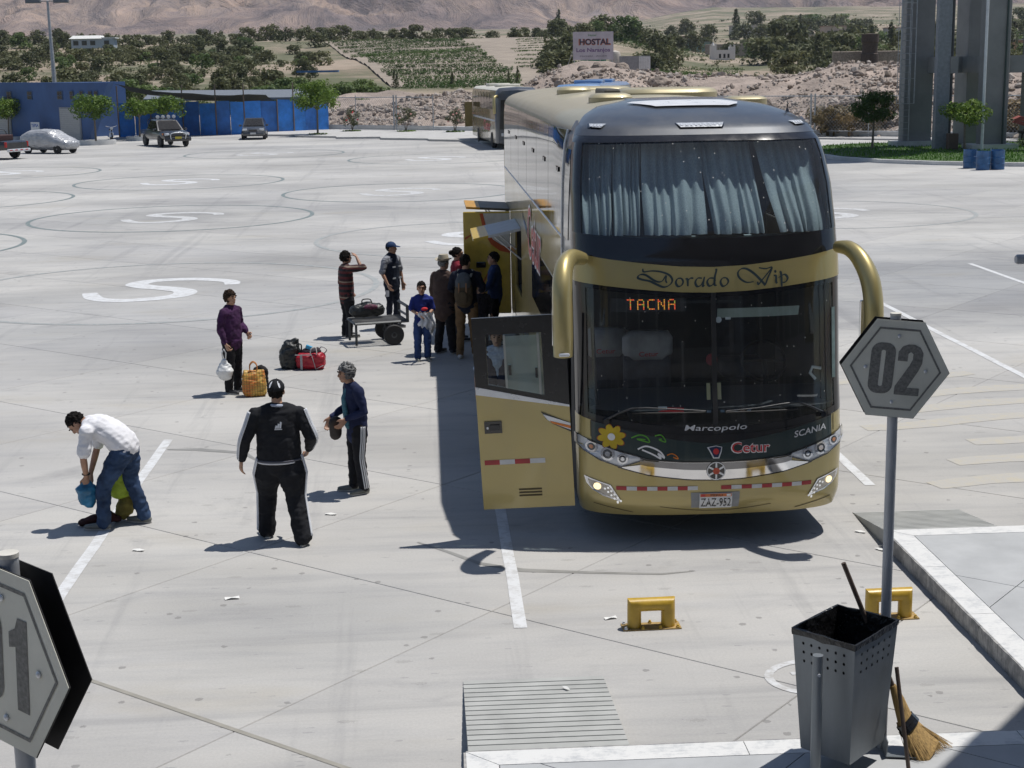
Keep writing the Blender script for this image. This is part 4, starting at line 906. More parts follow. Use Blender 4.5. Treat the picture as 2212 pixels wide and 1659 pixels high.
# ================================================================ people
def cloth(name, col, var=.22, rough=.88, vs=7): return M(name, col, rough, var=var, vscale=vs, bmp=.35, bscale=35, bdist=.006, spec=.25)
def skin(name, col): return M(name, col, .5, var=.14, vscale=14, bmp=.1, bscale=90, bdist=.002, spec=.4)
SK1 = skin('tan_skin', (.47, .275, .18)); SK2 = skin('brown_skin', (.40, .225, .15))
HAIRB = M('black_hair', (.012, .010, .009), .85, spec=.15, var=.4, vscale=60, stretch=(1, 1, .2), bmp=.6, bscale=120); HAIRG = M('grey_hair', (.20, .20, .20), .6, var=.6, vscale=30, bmp=.6, bscale=110); HAIRN = M('brown_hair', (.045, .028, .018), .85, spec=.15, var=.5, vscale=40, bmp=.6, bscale=110)
EYE = M('eye_dark', (.01, .008, .007), .2); LIP = M('lips', (.24, .085, .07), .5)
def limb(mb, pts, rs, side=(1, 0, 0), flat=1.0, n=12, rnd=True):
    pts = [Vector(p) for p in pts]; rs = list(rs); fl = list(flat) if isinstance(flat, (list, tuple)) else [flat]*len(pts)
    if rnd:
        d0 = (pts[0]-pts[1]).normalized(); d1 = (pts[-1]-pts[-2]).normalized()
        pts = [pts[0]+d0*rs[0]*.75, pts[0]+d0*rs[0]*.45]+pts+[pts[-1]+d1*rs[-1]*.45, pts[-1]+d1*rs[-1]*.75]
        rs = [rs[0]*.35, rs[0]*.8]+rs+[rs[-1]*.8, rs[-1]*.35]; fl = [fl[0]]*2+fl+[fl[-1]]*2
    rings = []; sd = Vector(side)
    for i, p in enumerate(pts):
        d = (pts[min(i+1, len(pts)-1)]-pts[max(i-1, 0)]).normalized(); a = sd-d*sd.dot(d)
        if a.length < .05: a = d.orthogonal()
        a.normalize(); b = d.cross(a)
        rings.append([p+a*math.cos(2*math.pi*k/n)*rs[i]+b*math.sin(2*math.pi*k/n)*rs[i]*fl[i] for k in range(n)])
    mb.loft(rings)
def hand(mb, wr, d, pn, curl=.5, thumb=1):
    d = Vector(d).normalized(); pn = Vector(pn); pn = (pn-d*pn.dot(d)).normalized(); ac = d.cross(pn); wr = Vector(wr)
    limb(mb, [wr-d*.02, wr+d*.03, wr+d*.085], [.027, .038, .040], ac, .42, 10)
    for k, (o, l) in enumerate(((-.030, .062), (-.010, .076), (.011, .080), (.031, .070))):
        b = wr+d*.088+ac*o*thumb; a1 = curl*.6; a2 = curl*1.5
        m1 = b+(d*math.cos(a1)+pn*math.sin(a1))*l*.55; m2 = m1+(d*math.cos(a2)+pn*math.sin(a2))*l*.55
        limb(mb, [b-d*.012, m1, m2], [.0105, .0095, .008], ac, 1, 8)
    t0 = wr+d*.025+ac*.030*thumb; t1 = t0+(d*.62+ac*.62*thumb+pn*.25).normalized()*.042; t2 = t1+(d*.85+pn*.4+ac*.1*thumb).normalized()*.034
    limb(mb, [t0, t1, t2], [.014, .0115, .009], pn, 1, 8)
BASE = dict(pel=(0, 0, .93), wai=(0, .0, 1.08), che=(0, .0, 1.28), nek=(0, -.01, 1.44), head=(0, .02, 1.575), shL=(-.18, 0, 1.365), elL=(-.235, -.02, 1.12), wrL=(-.24, .04, .88), shR=(.18, 0, 1.365), elR=(.235, -.02, 1.12), wrR=(.24, .04, .88),
            hpL=(-.095, 0, .90), knL=(-.105, .02, .49), anL=(-.11, -.02, .085), hpR=(.095, 0, .90), knR=(.105, .02, .49), anR=(.11, -.02, .085), toL=(-.13, .15, .03), toR=(.13, .15, .03), hdL=None, hdR=None, pnL=(.8, .3, 0), pnR=(-.8, .3, 0))
def person(label, loc, face, h, J=None, fat=1.0, vox=.012, skinm=SK1, top=None, sleeve=1.0, hem=.84, trous=None, baggy=1.0, shoes=None, hair=None, hstyle='short', yaw=0, pitch=0, curl=.6, headk=1.0, group=None, wr=.009, topname='jacket', legs=True, opening=None, collar=None, tlen=1.0, seed=0):
    k = h/1.70; root = thing('person', label, 'person', (loc[0], loc[1], 0), R(face), group)
    D = dict(BASE); D.update(J or {}); G = {q: (Vector(v)*k if v is not None else None) for q, v in D.items()}
    f = fat; HM = Matrix.Rotation(R(yaw), 3, 'Z')@Matrix.Rotation(R(pitch), 3, 'X'); hc = G['head']; hk = k*headk
    hp = lambda x, y, z: hc+HM@Vector((x*hk, y*hk, z*hk))
    # --- body: one continuous surface
    mb = MB(); sx = (1, 0, 0)
    limb(mb, [G['pel']-Vector((0, 0, .05*k)), G['pel'].lerp(G['wai'], .5), G['wai'], G['che'], G['nek'].lerp(G['che'], .3)], [.14*k*f, .138*k*f, .125*k*f, .145*k*f, .11*k], sx, .62)
    limb(mb, [G['nek']-(hc-G['nek'])*.25, G['nek'].lerp(hc, .75)], [.058*k, .052*k], sx, 1)
    mb.ell(hp(0, -.010, .022), (.076*hk, .094*hk, .094*hk), 16, 12, HM); mb.ell(hp(0, .022, -.046), (.060*hk, .068*hk, .070*hk), 14, 10, HM); mb.ell(hp(0, .055, -.088), (.030*hk, .030*hk, .026*hk), 10, 8, HM)
    limb(mb, [hp(0, .082, .022), hp(0, .102, -.012), hp(0, .106, -.024)], [.010*hk, .014*hk, .015*hk], sx, 1, 8); mb.ell(hp(0, .078, .034), (.052*hk, .018*hk, .012*hk), 10, 6, HM)
    mb.ell(hp(0, .076, -.058), (.026*hk, .020*hk, .014*hk), 10, 6, HM)
    for s in (-1, 1):
        mb.ell(hp(s*.077, -.004, -.008), (.012*hk, .022*hk, .034*hk), 8, 8, HM)
        q = 'L' if s < 0 else 'R'; sh, el, wri = G['sh'+q], G['el'+q], G['wr'+q]
        limb(mb, [sh, sh.lerp(el, .5), el, el.lerp(wri, .35), wri], [.052*k*(.6+.4*f), .046*k*(.6+.4*f), .038*k, .038*k, .027*k], (0, 1, 0), 1)
        hd = D['hd'+q]; hd = Vector(hd) if hd is not None else (wri-el); hand(mb, wri, hd, D['pn'+q], curl, -1 if s < 0 else 1)
        if legs:
            limb(mb, [G['hp'+q], G['hp'+q].lerp(G['kn'+q], .5), G['kn'+q], G['kn'+q].lerp(G['an'+q], .35), G['an'+q]], [.072*k*f, .056*k*f, .042*k, .043*k, .032*k], sx, 1)
            limb(mb, [G['an'+q]+Vector((0, -.02*k, -.04*k)), G['to'+q]], [.034*k, .028*k], sx, .7)
    obj('body', remesh(mb, 'body', skinm, min(vox, .0105), 2), None, root)
    for s in (-1, 1):
        mb = MB(); mb.ell(hp(s*.031, .0815, .012), (.012*hk, .008*hk, .0075*hk), 8, 6, HM); obj('eye', mb, EYE, root, True)
        if hair: mb = MB(); mb.tube([hp(s*.014, .098, .030), hp(s*.032, .095, .038), hp(s*.05, .080, .031)], [.005*hk, .006*hk, .004*hk], 6); obj('eyebrow', mb, hair if hair is not HAIRG else HAIRB, root, True)
    mb = MB(); mb.ell(hp(0, .090, -.058), (.022*hk, .008*hk, .007*hk), 10, 6, HM); obj('lips', mb, LIP, root, True)
    # --- hair
    if hair and hstyle:
        P = []; nn = 34; mm = 24; big = {'short': 1.0, 'curly': 1.14, 'long': 1.06, 'bun': 1.03}[hstyle]; mb = MB()
        low = {'short': -.055, 'curly': -.085, 'long': -.11, 'bun': -.05}[hstyle]
        for j in range(mm+1):
            ph = 1.5-2.4*j/mm; row = []
            for i in range(nn):
                a = 2*math.pi*i/nn; v = Vector((.084*math.cos(ph)*math.cos(a), .103*math.cos(ph)*math.sin(a), .102*math.sin(ph)))*big
                v += v.normalized()*((.015 if hstyle != 'curly' else .022)*mnoise.noise(Vector((v.x*55+seed, v.y*55, v.z*40)))+.007*mnoise.noise(Vector((v.x*140, v.y*140+seed, v.z*60))))
                row.append(v+Vector((0, -.016, .026)))
            P.append(row)
        for j in range(mm):
            for i in range(nn):
                i2 = (i+1) % nn; q = (P[j][i]+P[j+1][i2])*.5
                face_open = q.y > .028 and q.z < .062-.9*max(0, abs(q.x)-.045) and abs(q.x) < .085
                if q.z < low or face_open or (abs(q.x) > .06 and q.y > -.03 and q.z < -.005 and hstyle in ('short',)): continue
                mb.add([hp(*P[j][i]), hp(*P[j][i2]), hp(*P[j+1][i2]), hp(*P[j+1][i])], [(0, 1, 2, 3)])
        if hstyle == 'bun': m9 = MB(); m9.ell(hp(0, -.125, .03), (.045*hk, .04*hk, .045*hk)); obj('hair_bun', m9, hair, root, True)
        if hstyle == 'long': limb(mb, [hp(0, -.07, .02), hp(0, -.085, -.1), hp(0, -.09, -.17)], [.075*hk, .07*hk, .05*hk], sx, .6)
        obj('hair', mb, hair, root, True)
    # --- clothes
    if trous:
        mb = MB(); limb(mb, [G['wai'].lerp(G['pel'], .35), G['pel'], G['pel']-Vector((0, 0, .07*k))], [.150*k*f, .166*k*f, .165*k*f], sx, .66)
        for q in 'LR':
            b = baggy; kn, an = G['kn'+q], G['an'+q]
            if tlen < 1: an = kn.lerp(an, tlen)
            limb(mb, [G['hp'+q]+Vector((0, 0, -.01)), G['hp'+q].lerp(kn, .45), kn, kn.lerp(an, .5), an+Vector((0, 0, -.015*k))], [.092*k*f, .080*k*(f*.5+.5)*b, .064*k*b, .060*k*b, .058*k*b], sx, 1.0)
        obj('trousers', remesh(mb, 'trousers', trous, vox, 2, wr*1.25, seed), None, root)
    if top:
        mb = MB(); hm = G['wai'].lerp(G['pel'], (1.08-hem)/.15) if hem < 1.08 else G['wai']
        limb(mb, [hm, G['pel'].lerp(G['wai'], .6), G['wai'], G['wai'].lerp(G['che'], .6), G['che'], G['che'].lerp(G['nek'], .55), G['nek']-(G['nek']-G['che'])*.12], [.172*k*f, .170*k*f, .166*k*f, .172*k*(.3+.7*f), .176*k*(.4+.6*f), .152*k*(.6+.4*f), .078*k], sx, [.70, .70, .70, .70, .68, .62, .85], 16)
        yk = G['nek'].lerp(G['che'], .22); limb(mb, [G['shL'].lerp(yk, .08), G['shL'].lerp(yk, .55)+Vector((0, 0, .012*k)), yk, G['shR'].lerp(yk, .55)+Vector((0, 0, .012*k)), G['shR'].lerp(yk, .08)], [.066*k, .078*k, .092*k, .078*k, .066*k], (0, 1, 0), .85, 14)
        limb(mb, [G['che'].lerp(G['shL'], .55), G['che'].lerp(G['shR'], .55)], [.105*k*(.6+.4*f)]*2, (0, 1, 0), 1, 14)
        for q in 'LR':
            sh, el, wri = G['sh'+q], G['el'+q], G['wr'+q]; ff = .55+.45*f
            if sleeve >= 1: limb(mb, [sh, sh.lerp(el, .5), el, el.lerp(wri, .5), el.lerp(wri, .96)], [.070*k*ff, .062*k*ff, .056*k*ff, .050*k*ff, .041*k], (0, 1, 0), 1)
            elif sleeve > 0: e2 = sh.lerp(el, sleeve*1.6); limb(mb, [sh, sh.lerp(e2, .5), e2], [.070*k*ff, .066*k*ff, .064*k*ff], (0, 1, 0), 1)
        obj(topname, remesh(mb, topname, top, vox, 2, wr, seed+3), None, root)
    if collar:
        mb = MB(); c = G['nek']+Vector((0, 0, -.005*k)); n = 20; mb.tube([c+Vector((.066*k*math.cos(2*math.pi*i/n), .070*k*math.sin(2*math.pi*i/n), .012*k*math.sin(2*math.pi*i/n+3.6))) for i in range(n+1)], .016*k, 8); obj('collar', mb, collar, root, True)
    if shoes:
        for q in 'LR':
            an, to = G['an'+q], G['to'+q]; d = (to-an); d.z = 0; d.normalize(); mb = MB()
            heel = an-d*.045*k; heel.z = .045*k+max(0, an.z-.085*k); tip = to+d*.03*k; tip.z = to.z+.006
            limb(mb, [heel, an.lerp(to, .45)+Vector((0, 0, -.018*k)), tip], [.040*k, .046*k, .034*k], d.cross(Vector((0, 0, 1))), [.95, .8, .72]); obj('shoe', remesh(mb, 'shoe', shoes, .010, 2), None, root)
            mb = MB(); z = min(heel.z, tip.z)-.034*k; P = []
            for i in range(16):
                a = 2*math.pi*i/16; c = (heel+tip)*.5; L_ = (tip-heel).length/2+.03*k; p = c+d*L_*math.cos(a)+d.cross(Vector((0, 0, 1)))*.042*k*math.sin(a); P.append((p.x, p.y, max(.004, heel.z+(tip.z-heel.z)*(.5+.5*math.cos(a))-.045*k)))
            mb.poly(P, (0, 0, .016)); obj('shoe_sole', mb, M('shoe_sole', (.5, .49, .46), .7, var=.2), root)
    root_data = dict(root=root, G=G, k=k, hp=hp, HM=HM, hk=hk, D=D)
    return root_data
def stripes(pd, q, part, mat, n=3, gap=.021, r=.0068, outward=None):
    G, k, root = pd['G'], pd['k'], pd['root']; s = -1 if q == 'L' else 1
    pts = [G['sh'+q], G['sh'+q].lerp(G['el'+q], .5), G['el'+q], G['el'+q].lerp(G['wr'+q], .5), G['el'+q].lerp(G['wr'+q], .93)] if part == 'arm' else [G['hp'+q]+Vector((0, 0, .0*k)), G['hp'+q].lerp(G['kn'+q], .45), G['kn'+q], G['kn'+q].lerp(G['an'+q], .5), G['an'+q]]
    rad = pd['ar'] if part == 'arm' else pd['lr']; out = Vector(outward or (s, -.25, .1)); C = catmull(pts, 5)
    for i in range(n):
        mb = MB(); P = []
        for j, p in enumerate(C):
            u = j/(len(C)-1); rr = interp(u, [(m/(len(rad)-1), v) for m, v in enumerate(rad)]); d = (C[min(j+1, len(C)-1)]-C[max(j-1, 0)]).normalized()
            o = (out-d*out.dot(d)).normalized(); sdv = d.cross(o); ang = (i-(n-1)/2)*gap/rr; P.append(p+(o*math.cos(ang)+sdv*math.sin(ang))*(rr+.004))
        mb.tube(P, r, 6); obj('stripe', mb, mat, root, True)
WSTR = M('white_stripe', (.72, .74, .78), .7, var=.05)
def set_rad(pd, f, b):
    k = pd['k']; ff = .55+.45*f
    pd['ar'] = [.072*k*ff, .062*k*ff, .056*k*ff, .050*k*ff, .042*k]; pd['lr'] = [.098*k*f, .084*k*(f*.5+.5)*b, .064*k*b, .060*k*b, .058*k*b]
BLKC = cloth('black_tracksuit', (.016, .017, .021)); NAVY = cloth('navy_knit', (.018, .026, .075)); JEAN = cloth('blue_denim', (.035, .065, .135), .35); WSH = cloth('white_cotton', (.76, .76, .79), .06)
DKT = cloth('dark_trousers', (.017, .017, .021)); SHB = M('dark_shoe', (.03, .03, .034), .5, var=.2); SHW = M('white_shoe', (.6, .6, .62), .6, var=.15); SHG = M('grey_shoe', (.19, .20, .185), .7, var=.2)
# 1 man in the black tracksuit, seen from behind
p = person('man from behind in black tracksuit with white side stripes and black cap', (-1.57, 15.30), 6, 1.68, dict(pel=(0, 0, .92), shL=(-.215, 0, 1.355), shR=(.215, 0, 1.355), head=(0, .03, 1.575), elL=(-.33, -.03, 1.10), wrL=(-.385, .05, .87), hdL=(-.1, .1, -1), elR=(.33, -.06, 1.10), wrR=(.30, .14, .93), knL=(-.14, .16, .49), anL=(-.165, .17, .085), toL=(-.22, .33, .03), knR=(.145, -.04, .48), anR=(.20, -.20, .085), toR=(.24, -.04, .03)), 1.34, .011, top=BLKC, hem=.90, trous=BLKC, baggy=1.6, shoes=SHB, hair=HAIRB, yaw=-8, pitch=6, topname='track_jacket', wr=.008, collar=M('pale_collar', (.42, .46, .56), .8))
set_rad(p, 1.34, 1.6)
for q in 'LR': stripes(p, q, 'arm', WSTR, outward=(-1 if q == 'L' else 1, -.55, .5)); stripes(p, q, 'leg', WSTR, outward=(-1 if q == 'L' else 1, -.25, 0))
def cap(pd, mat, visor=True, white=None, back=False):
    hp, hk, root = pd['hp'], pd['hk'], pd['root']; mb = MB(); rings = []
    for j in range(9):
        ph = math.pi/2*j/8*.97; rings.append([hp(.090*math.cos(ph)*math.cos(2*math.pi*i/24), -.012+.110*math.cos(ph)*math.sin(2*math.pi*i/24), .032+.098*math.sin(ph)) for i in range(24)])
    mb.loft(rings, True); c = obj('cap', mb, mat, root, True)
    if visor:
        P = [hp(.075*math.cos(a), .07+.115*math.sin(a), .040-.018*math.sin(a)) for a in [math.pi*i/12 for i in range(13)]]; mb = MB(); mb.poly(P, pd['HM']@Vector((0, 0, .007))); obj('visor', mb, mat, c)
    if white:
        for s in (-1, 1):
            mb = MB(); Q = []
            for i in range(12):
                a = 2*math.pi*i/12; az = math.pi*(1.5+s*.20)+.14*math.cos(a)*1.0; el = .72+.40*math.sin(a); Q.append(hp(.094*math.cos(el)*math.cos(az), -.012+.115*math.cos(el)*math.sin(az), .032+.102*math.sin(el)))
            mb.add(Q+[sum(Q, Vector())/12], [(i, (i+1) % 12, 12) for i in range(12)]); obj('cap_panel', mb, white, c)
    return c
cap(p, BLKC, True, WSTR)
k_ = p['k']; mb = MB(); LG_ = []
for i in range(3):
    x0 = -.032+.022*i; mb.add([(x0*k_, -.168*k_, 1.235*k_), ((x0+.018)*k_, -.168*k_, 1.235*k_), ((x0+.018+.010)*k_, -.166*k_, (1.262+.018*i)*k_), ((x0+.010)*k_, -.166*k_, (1.268+.018*i)*k_)], [(0, 1, 2, 3)])
mb.add([(-.036*k_, -.169*k_, 1.222*k_), (.040*k_, -.169*k_, 1.222*k_), (.040*k_, -.169*k_, 1.230*k_), (-.036*k_, -.169*k_, 1.230*k_)], [(0, 1, 2, 3)]); lo_ = obj('jacket_logo', mb, WSTR, p['root'], fix=False); lo_.location.y = -.022
mb = MB(); mb.tube([Vector((.229*k_*math.cos(2*math.pi*i/28), .160*k_*math.sin(2*math.pi*i/28), .878*k_)) for i in range(29)], .011, 8); obj('jacket_hem', mb, M('hem_grey', (.10, .10, .12), .9), p['root'], True)
mb = MB(); mb.tube([Vector((.222*k_*math.cos(2*math.pi*i/28), .156*k_*math.sin(2*math.pi*i/28), .858*k_)) for i in range(29)], .009, 8); obj('shirt_hem', mb, WSH, p['root'], True)
mb = MB(); mb.tube([p['G']['wrL']+Vector((.03*math.cos(2*math.pi*i/16), .03*math.sin(2*math.pi*i/16), .02)) for i in range(17)], .010, 6); obj('cuff', mb, WSTR, p['root'], True)
# 2 man bending over bags
p = person('man in white t-shirt and blue jeans bending down over bags on the ground', (-3.34, 16.02), 82, 1.68, dict(pel=(0, -.09, .91), wai=(0, .01, 1.01), che=(0, .16, 1.10), nek=(0, .29, 1.15), head=(0, .41, 1.13), shL=(-.20, .23, 1.10), elL=(-.23, .28, .82), wrL=(-.13, .30, .58), hdL=(.05, .05, -1), shR=(.20, .23, 1.10), elR=(.20, .28, .82), wrR=(.06, .32, .57), hdR=(-.05, .05, -1), hpL=(-.10, -.10, .86), knL=(-.13, .12, .47), anL=(-.14, .14, .085), toL=(-.15, .30, .03), hpR=(.10, -.10, .86), knR=(.12, -.10, .47), anR=(.13, -.22, .085), toR=(.16, -.06, .03)), 1.22, .011, top=WSH, sleeve=.55, hem=.93, trous=JEAN, baggy=1.28, shoes=SHG, hair=HAIRB, pitch=-62, yaw=8, topname='t_shirt', skinm=SK2, curl=.9, wr=.009, seed=4)
mb = MB(); c = p['G']['wrL']+Vector((0, 0, .03)); mb.tube([c+Vector((.034*math.cos(2*math.pi*i/14), .034*math.sin(2*math.pi*i/14), 0)) for i in range(15)], .011, 6); obj('wristwatch', mb, RUB, p['root'], True)
# 3 old woman in navy cardigan
p = person('elderly woman in navy cardigan and striped black trousers with clasped purse', (-.87, 17.08), 112, 1.50, dict(che=(0, .04, 1.27), nek=(0, .06, 1.43), head=(0, .12, 1.57), shL=(-.18, .03, 1.37), shR=(.18, .03, 1.37), elL=(-.27, -.01, 1.11), wrL=(-.17, .20, 1.02), hdL=(.1, .6, -.7), elR=(.27, .02, 1.10), wrR=(.20, .27, .98), hdR=(0, .4, -.9), anL=(-.09, -.04, .085), anR=(.11, .03, .085), toL=(-.12, .12, .03), toR=(.17, .18, .03)), 1.08, .011, top=NAVY, hem=.76, trous=DKT, baggy=1.2, shoes=SHG, hair=HAIRG, hstyle='curly', yaw=-4, pitch=-6, topname='cardigan', skinm=SK2, wr=.007, seed=9)
set_rad(p, 1.08, 1.2)
for q in 'LR': stripes(p, q, 'leg', WSTR, outward=(-1 if q == 'L' else 1, -.1, 0))
k_ = p['k']; mb = MB(); limb(mb, [Vector((0, .125, .90))*k_, Vector((0, .145, 1.05))*k_, Vector((0, .165, 1.25))*k_, Vector((0, .12, 1.38))*k_], [.065, .062, .055, .04], (1, 0, 0), .45); obj('blouse', remesh(mb, 'blouse', M('teal_print_blouse', (.05, .16, .20), .9, var=.6, vscale=45, col2=(.02, .06, .10)), .012, 2), None, p['root'])
pu = tag(obj('purse', remesh((lambda m: (limb(m, [(0, 0, -.09), (0, 0, .06)], [.075, .085], (1, 0, 0), .45), m)[1])(MB()), 'purse', M('dark_leather', (.035, .025, .022), .5, var=.3), .012, 2)), 'small dark leather purse held by elderly woman in navy cardigan', 'purse'); pu.location = (-1.10, 16.93, .80); pu.rotation_euler = (0, 0, R(30))
# 4 woman in purple jumper
PUR = cloth('purple_knit', (.062, .022, .075), .3)
p = person('woman in purple jumper and black trousers holding a white plastic bag', (-2.97, 22.90), -122, 1.54, dict(elR=(.26, -.02, 1.10), wrR=(.245, .07, .86), elL=(-.25, .0, 1.12), wrL=(-.2, .17, .98), knR=(.10, .02, .48)), 1.22, .012, top=PUR, hem=.84, trous=DKT, baggy=1.2, shoes=SHB, hair=HAIRN, hstyle='curly', yaw=-6, pitch=-2, topname='jumper', curl=1.3, collar=PUR, seed=2)
# 5 woman shading her eyes
m_, nt, b = new_mat('striped_sweater'); sep = nt.nodes.new('ShaderNodeSeparateXYZ'); L(nt, coords(nt, 'Object'), sep.inputs[0]); wv = maths(nt, 'FRACT', maths(nt, 'MULTIPLY', maths(nt, 'ADD', sep.outputs[2], maths(nt, 'MULTIPLY', noise(nt, coords(nt), 8, 2), .012)), 3.6))
L(nt, ramp(nt, wv, [(0, (.02, .015, .018)), (.18, (.10, .018, .02)), (.34, (.02, .014, .018)), (.5, (.13, .03, .025)), (.62, (.26, .20, .15)), (.70, (.05, .02, .02)), (.84, (.11, .02, .022))], 'CONSTANT'), b.inputs['Base Color']); b.inputs['Roughness'].default_value = .9; STRW = m_
p = person('woman in striped red sweater shading her eyes with a raised hand', (-1.50, 27.58), -68, 1.54, dict(elR=(.30, .22, 1.40), wrR=(.12, .19, 1.60), hdR=(-.8, -.1, .35), pnR=(0, -.3, -1), wrL=(-.2, .12, .92)), 1.2, .012, top=STRW, hem=.80, trous=DKT, baggy=1.3, shoes=SHB, hair=HAIRB, hstyle='curly', yaw=0, pitch=4, topname='sweater', sleeve=.75, skinm=SK2, curl=.2, seed=6)
# 6 man in cap and vest
GTEE = cloth('grey_tee', (.30, .31, .34), .12); VEST = cloth('navy_vest', (.016, .022, .040))
p = person('man in blue cap and navy work vest standing behind luggage cart', (-.71, 28.47), -128, 1.60, dict(elR=(.27, -.02, 1.12), wrR=(.25, .10, .90), elL=(-.27, -.0, 1.12), wrL=(-.26, .06, .88)), 1.02, .012, top=GTEE, sleeve=.6, hem=.86, trous=cloth('navy_trousers', (.014, .017, .032)), shoes=SHB, hair=HAIRB, yaw=18, topname='t_shirt', skinm=SK2, seed=3)
k_ = p['k']; mb = MB(); limb(mb, [Vector((0, 0, .86))*k_, Vector((0, 0, 1.08))*k_, Vector((0, 0, 1.28))*k_, Vector((0, 0, 1.38))*k_], [.196*k_, .188*k_, .196*k_, .155*k_], (1, 0, 0), .72, 16); obj('vest', remesh(mb, 'vest', VEST, .012, 2, .005), None, p['root'])
for x, z in ((-.09, 1.22), (.09, 1.22), (-.09, 1.0), (.09, 1.0)): mb = MB(); mb.box((x*k_, .142*k_, z*k_), (.08, .012, .025)); obj('vest_tape', mb, M('vest_tape', (.35, .37, .4), .5), p['root'])
cap(p, cloth('blue_cap_cloth', (.03, .06, .14)))
pp = MB(); pp.poly([(0, 0, 0), (.06, .01, 0), (.065, .02, .11), (.005, .012, .12)], (0, .003, 0)); pp = tag(obj('paper_slip', pp, WHP), 'white paper slip in hand of man wearing blue cap', 'paper'); pp.location = (-.82, 28.2, .62)
# 7 boy in blue
RB = cloth('royal_blue_shirt', (.02, .035, .21)); RB2 = cloth('blue_track_bottoms', (.035, .07, .20))
p = person('boy in blue sportswear facing forward with a white jacket on his arm', (-.15, 25.12), 186, 1.27, dict(elL=(-.24, .0, 1.13), wrL=(-.12, .22, 1.05), elR=(.24, .0, 1.13), wrR=(.10, .23, 1.06), anL=(-.10, -.02, .085), anR=(.13, .03, .085), head=(0, .02, 1.60)), 1.0, .011, top=RB, sleeve=.6, hem=.84, trous=RB2, baggy=1.35, shoes=SHG, hair=HAIRB, headk=1.22, topname='football_shirt', skinm=SK2, yaw=-6, seed=5)
mb = MB(); P = []
for i in range(11):
    P.append([Vector((-.17+.24*i/10+.03*math.sin(j*1.3), .26+.03*math.sin(i*1.9+j*.8)+.05*math.sin(i*.4), .80-.050*j*(1-.55*i/10)-.03*abs(i-5)/5*j*.4+.02*math.sin(i*2.2))) for j in range(8)])
mb.grid(P); jk = tag(obj('folded_jacket', mb, cloth('white_jacket_cloth', (.66, .67, .70), .1), None, True), 'crumpled white jacket with red lining draped over forearms of boy in blue', 'jacket'); jk.location = (-.15, 25.12, .04); jk.rotation_euler = (0, 0, R(186))
mb = MB(); mb.ell((-.02, .235, .845), (.055, .035, .03)); o = obj('red_lining', mb, M('jacket_red', (.55, .02, .03), .8), jk, True)
# 8 man in hat
BRN = cloth('brown_jacket', (.085, .055, .045), .25)
p = person('man with pale felt hat and brown jacket seen from behind beside the coach', (.22, 25.70), -38, 1.64, dict(elR=(.26, .05, 1.12), wrR=(.2, .2, 1.0), anL=(-.12, -.05, .085), anR=(.13, .06, .085)), 1.25, .012, top=BRN, hem=.72, trous=DKT, baggy=1.25, shoes=SHB, hair=HAIRG, yaw=-10, topname='jacket', skinm=SK2, wr=.008, seed=8)
hp = p['hp']; mb = MB(); n = 24; FELT = M('pale_felt', (.42, .38, .30), .9, var=.12)
rings = [[hp(a*r*math.cos(2*math.pi*i/n), -.01+b*r*math.sin(2*math.pi*i/n), z+dz*abs(math.cos(2*math.pi*i/n))) for i in range(n)] for a, b, r, z, dz in ((.078, .095, 1.0, .05, 0), (.135, .155, 1, .058, .03), (.137, .157, 1, .066, .03), (.084, .102, 1, .068, 0), (.080, .098, 1, .12, 0), (.066, .086, 1, .158, 0), (.03, .05, 1, .15, 0))]
mb.loft(rings); hat = obj('felt_hat', mb, FELT, p['root'], 50)
mb = MB(); mb.tube([hp(.085*math.cos(2*math.pi*i/n), -.01+.103*math.sin(2*math.pi*i/n), .078) for i in range(n+1)], .010*p['hk'], 6); obj('hat_band', mb, M('hat_band', (.16, .13, .10), .8), hat, True)
# 9 woman in red
p = person('dark haired woman in red top standing beyond the man with felt hat', (.47, 26.95), -82, 1.64, dict(elR=(.27, .10, 1.15), wrR=(.20, .30, 1.20), elL=(-.27, .1, 1.15), wrL=(-.18, .3, 1.18)), 1.0, .013, top=cloth('dark_red_top', (.20, .014, .03)), sleeve=.5, hem=.86, trous=DKT, shoes=SHB, hair=HAIRB, hstyle='bun', yaw=-10, topname='blouse', seed=12)
# 10 man with backpack
KHK = cloth('khaki_trousers', (.20, .125, .062)); NVJ = cloth('dark_navy_jacket', (.012, .016, .032))
p = person('man in dark jacket and khaki trousers wearing a brown backpack', (.58, 25.22), -12, 1.72, dict(elR=(.27, .05, 1.14), wrR=(.2, .22, 1.08), elL=(-.27, .05, 1.14), wrL=(-.2, .22, 1.06), anL=(-.11, -.06, .085), anR=(.12, .08, .085)), 1.05, .012, top=NVJ, hem=.86, trous=KHK, baggy=1.1, shoes=SHW, hair=HAIRB, yaw=-22, topname='jacket', seed=14)
bp = thing('backpack', 'brown canvas backpack with grey flap on the back of man in khaki trousers', 'backpack', (.58, 25.22, 0), R(-12)); CAN = cloth('brown_canvas', (.10, .075, .045), .25)
mb = MB(); limb(mb, [(0, -.21, .98), (0, -.225, 1.05), (0, -.215, 1.22), (0, -.20, 1.32)], [.145, .155, .145, .115], (1, 0, 0), .62, 14); obj('bag_body', remesh(mb, 'bag_body', CAN, .012, 2, .006), None, bp)
mb = MB(); limb(mb, [(0, -.235, 1.20), (0, -.23, 1.30), (0, -.19, 1.37)], [.13, .135, .11], (1, 0, 0), .55, 14); obj('flap', remesh(mb, 'flap', cloth('grey_canvas', (.10, .11, .12)), .012, 2, .004), None, bp)
mb = MB(); limb(mb, [(0, -.315, 1.0), (0, -.32, 1.10)], [.085, .085], (1, 0, 0), .35, 12); obj('pocket', remesh(mb, 'pocket', CAN, .012, 2), None, bp)
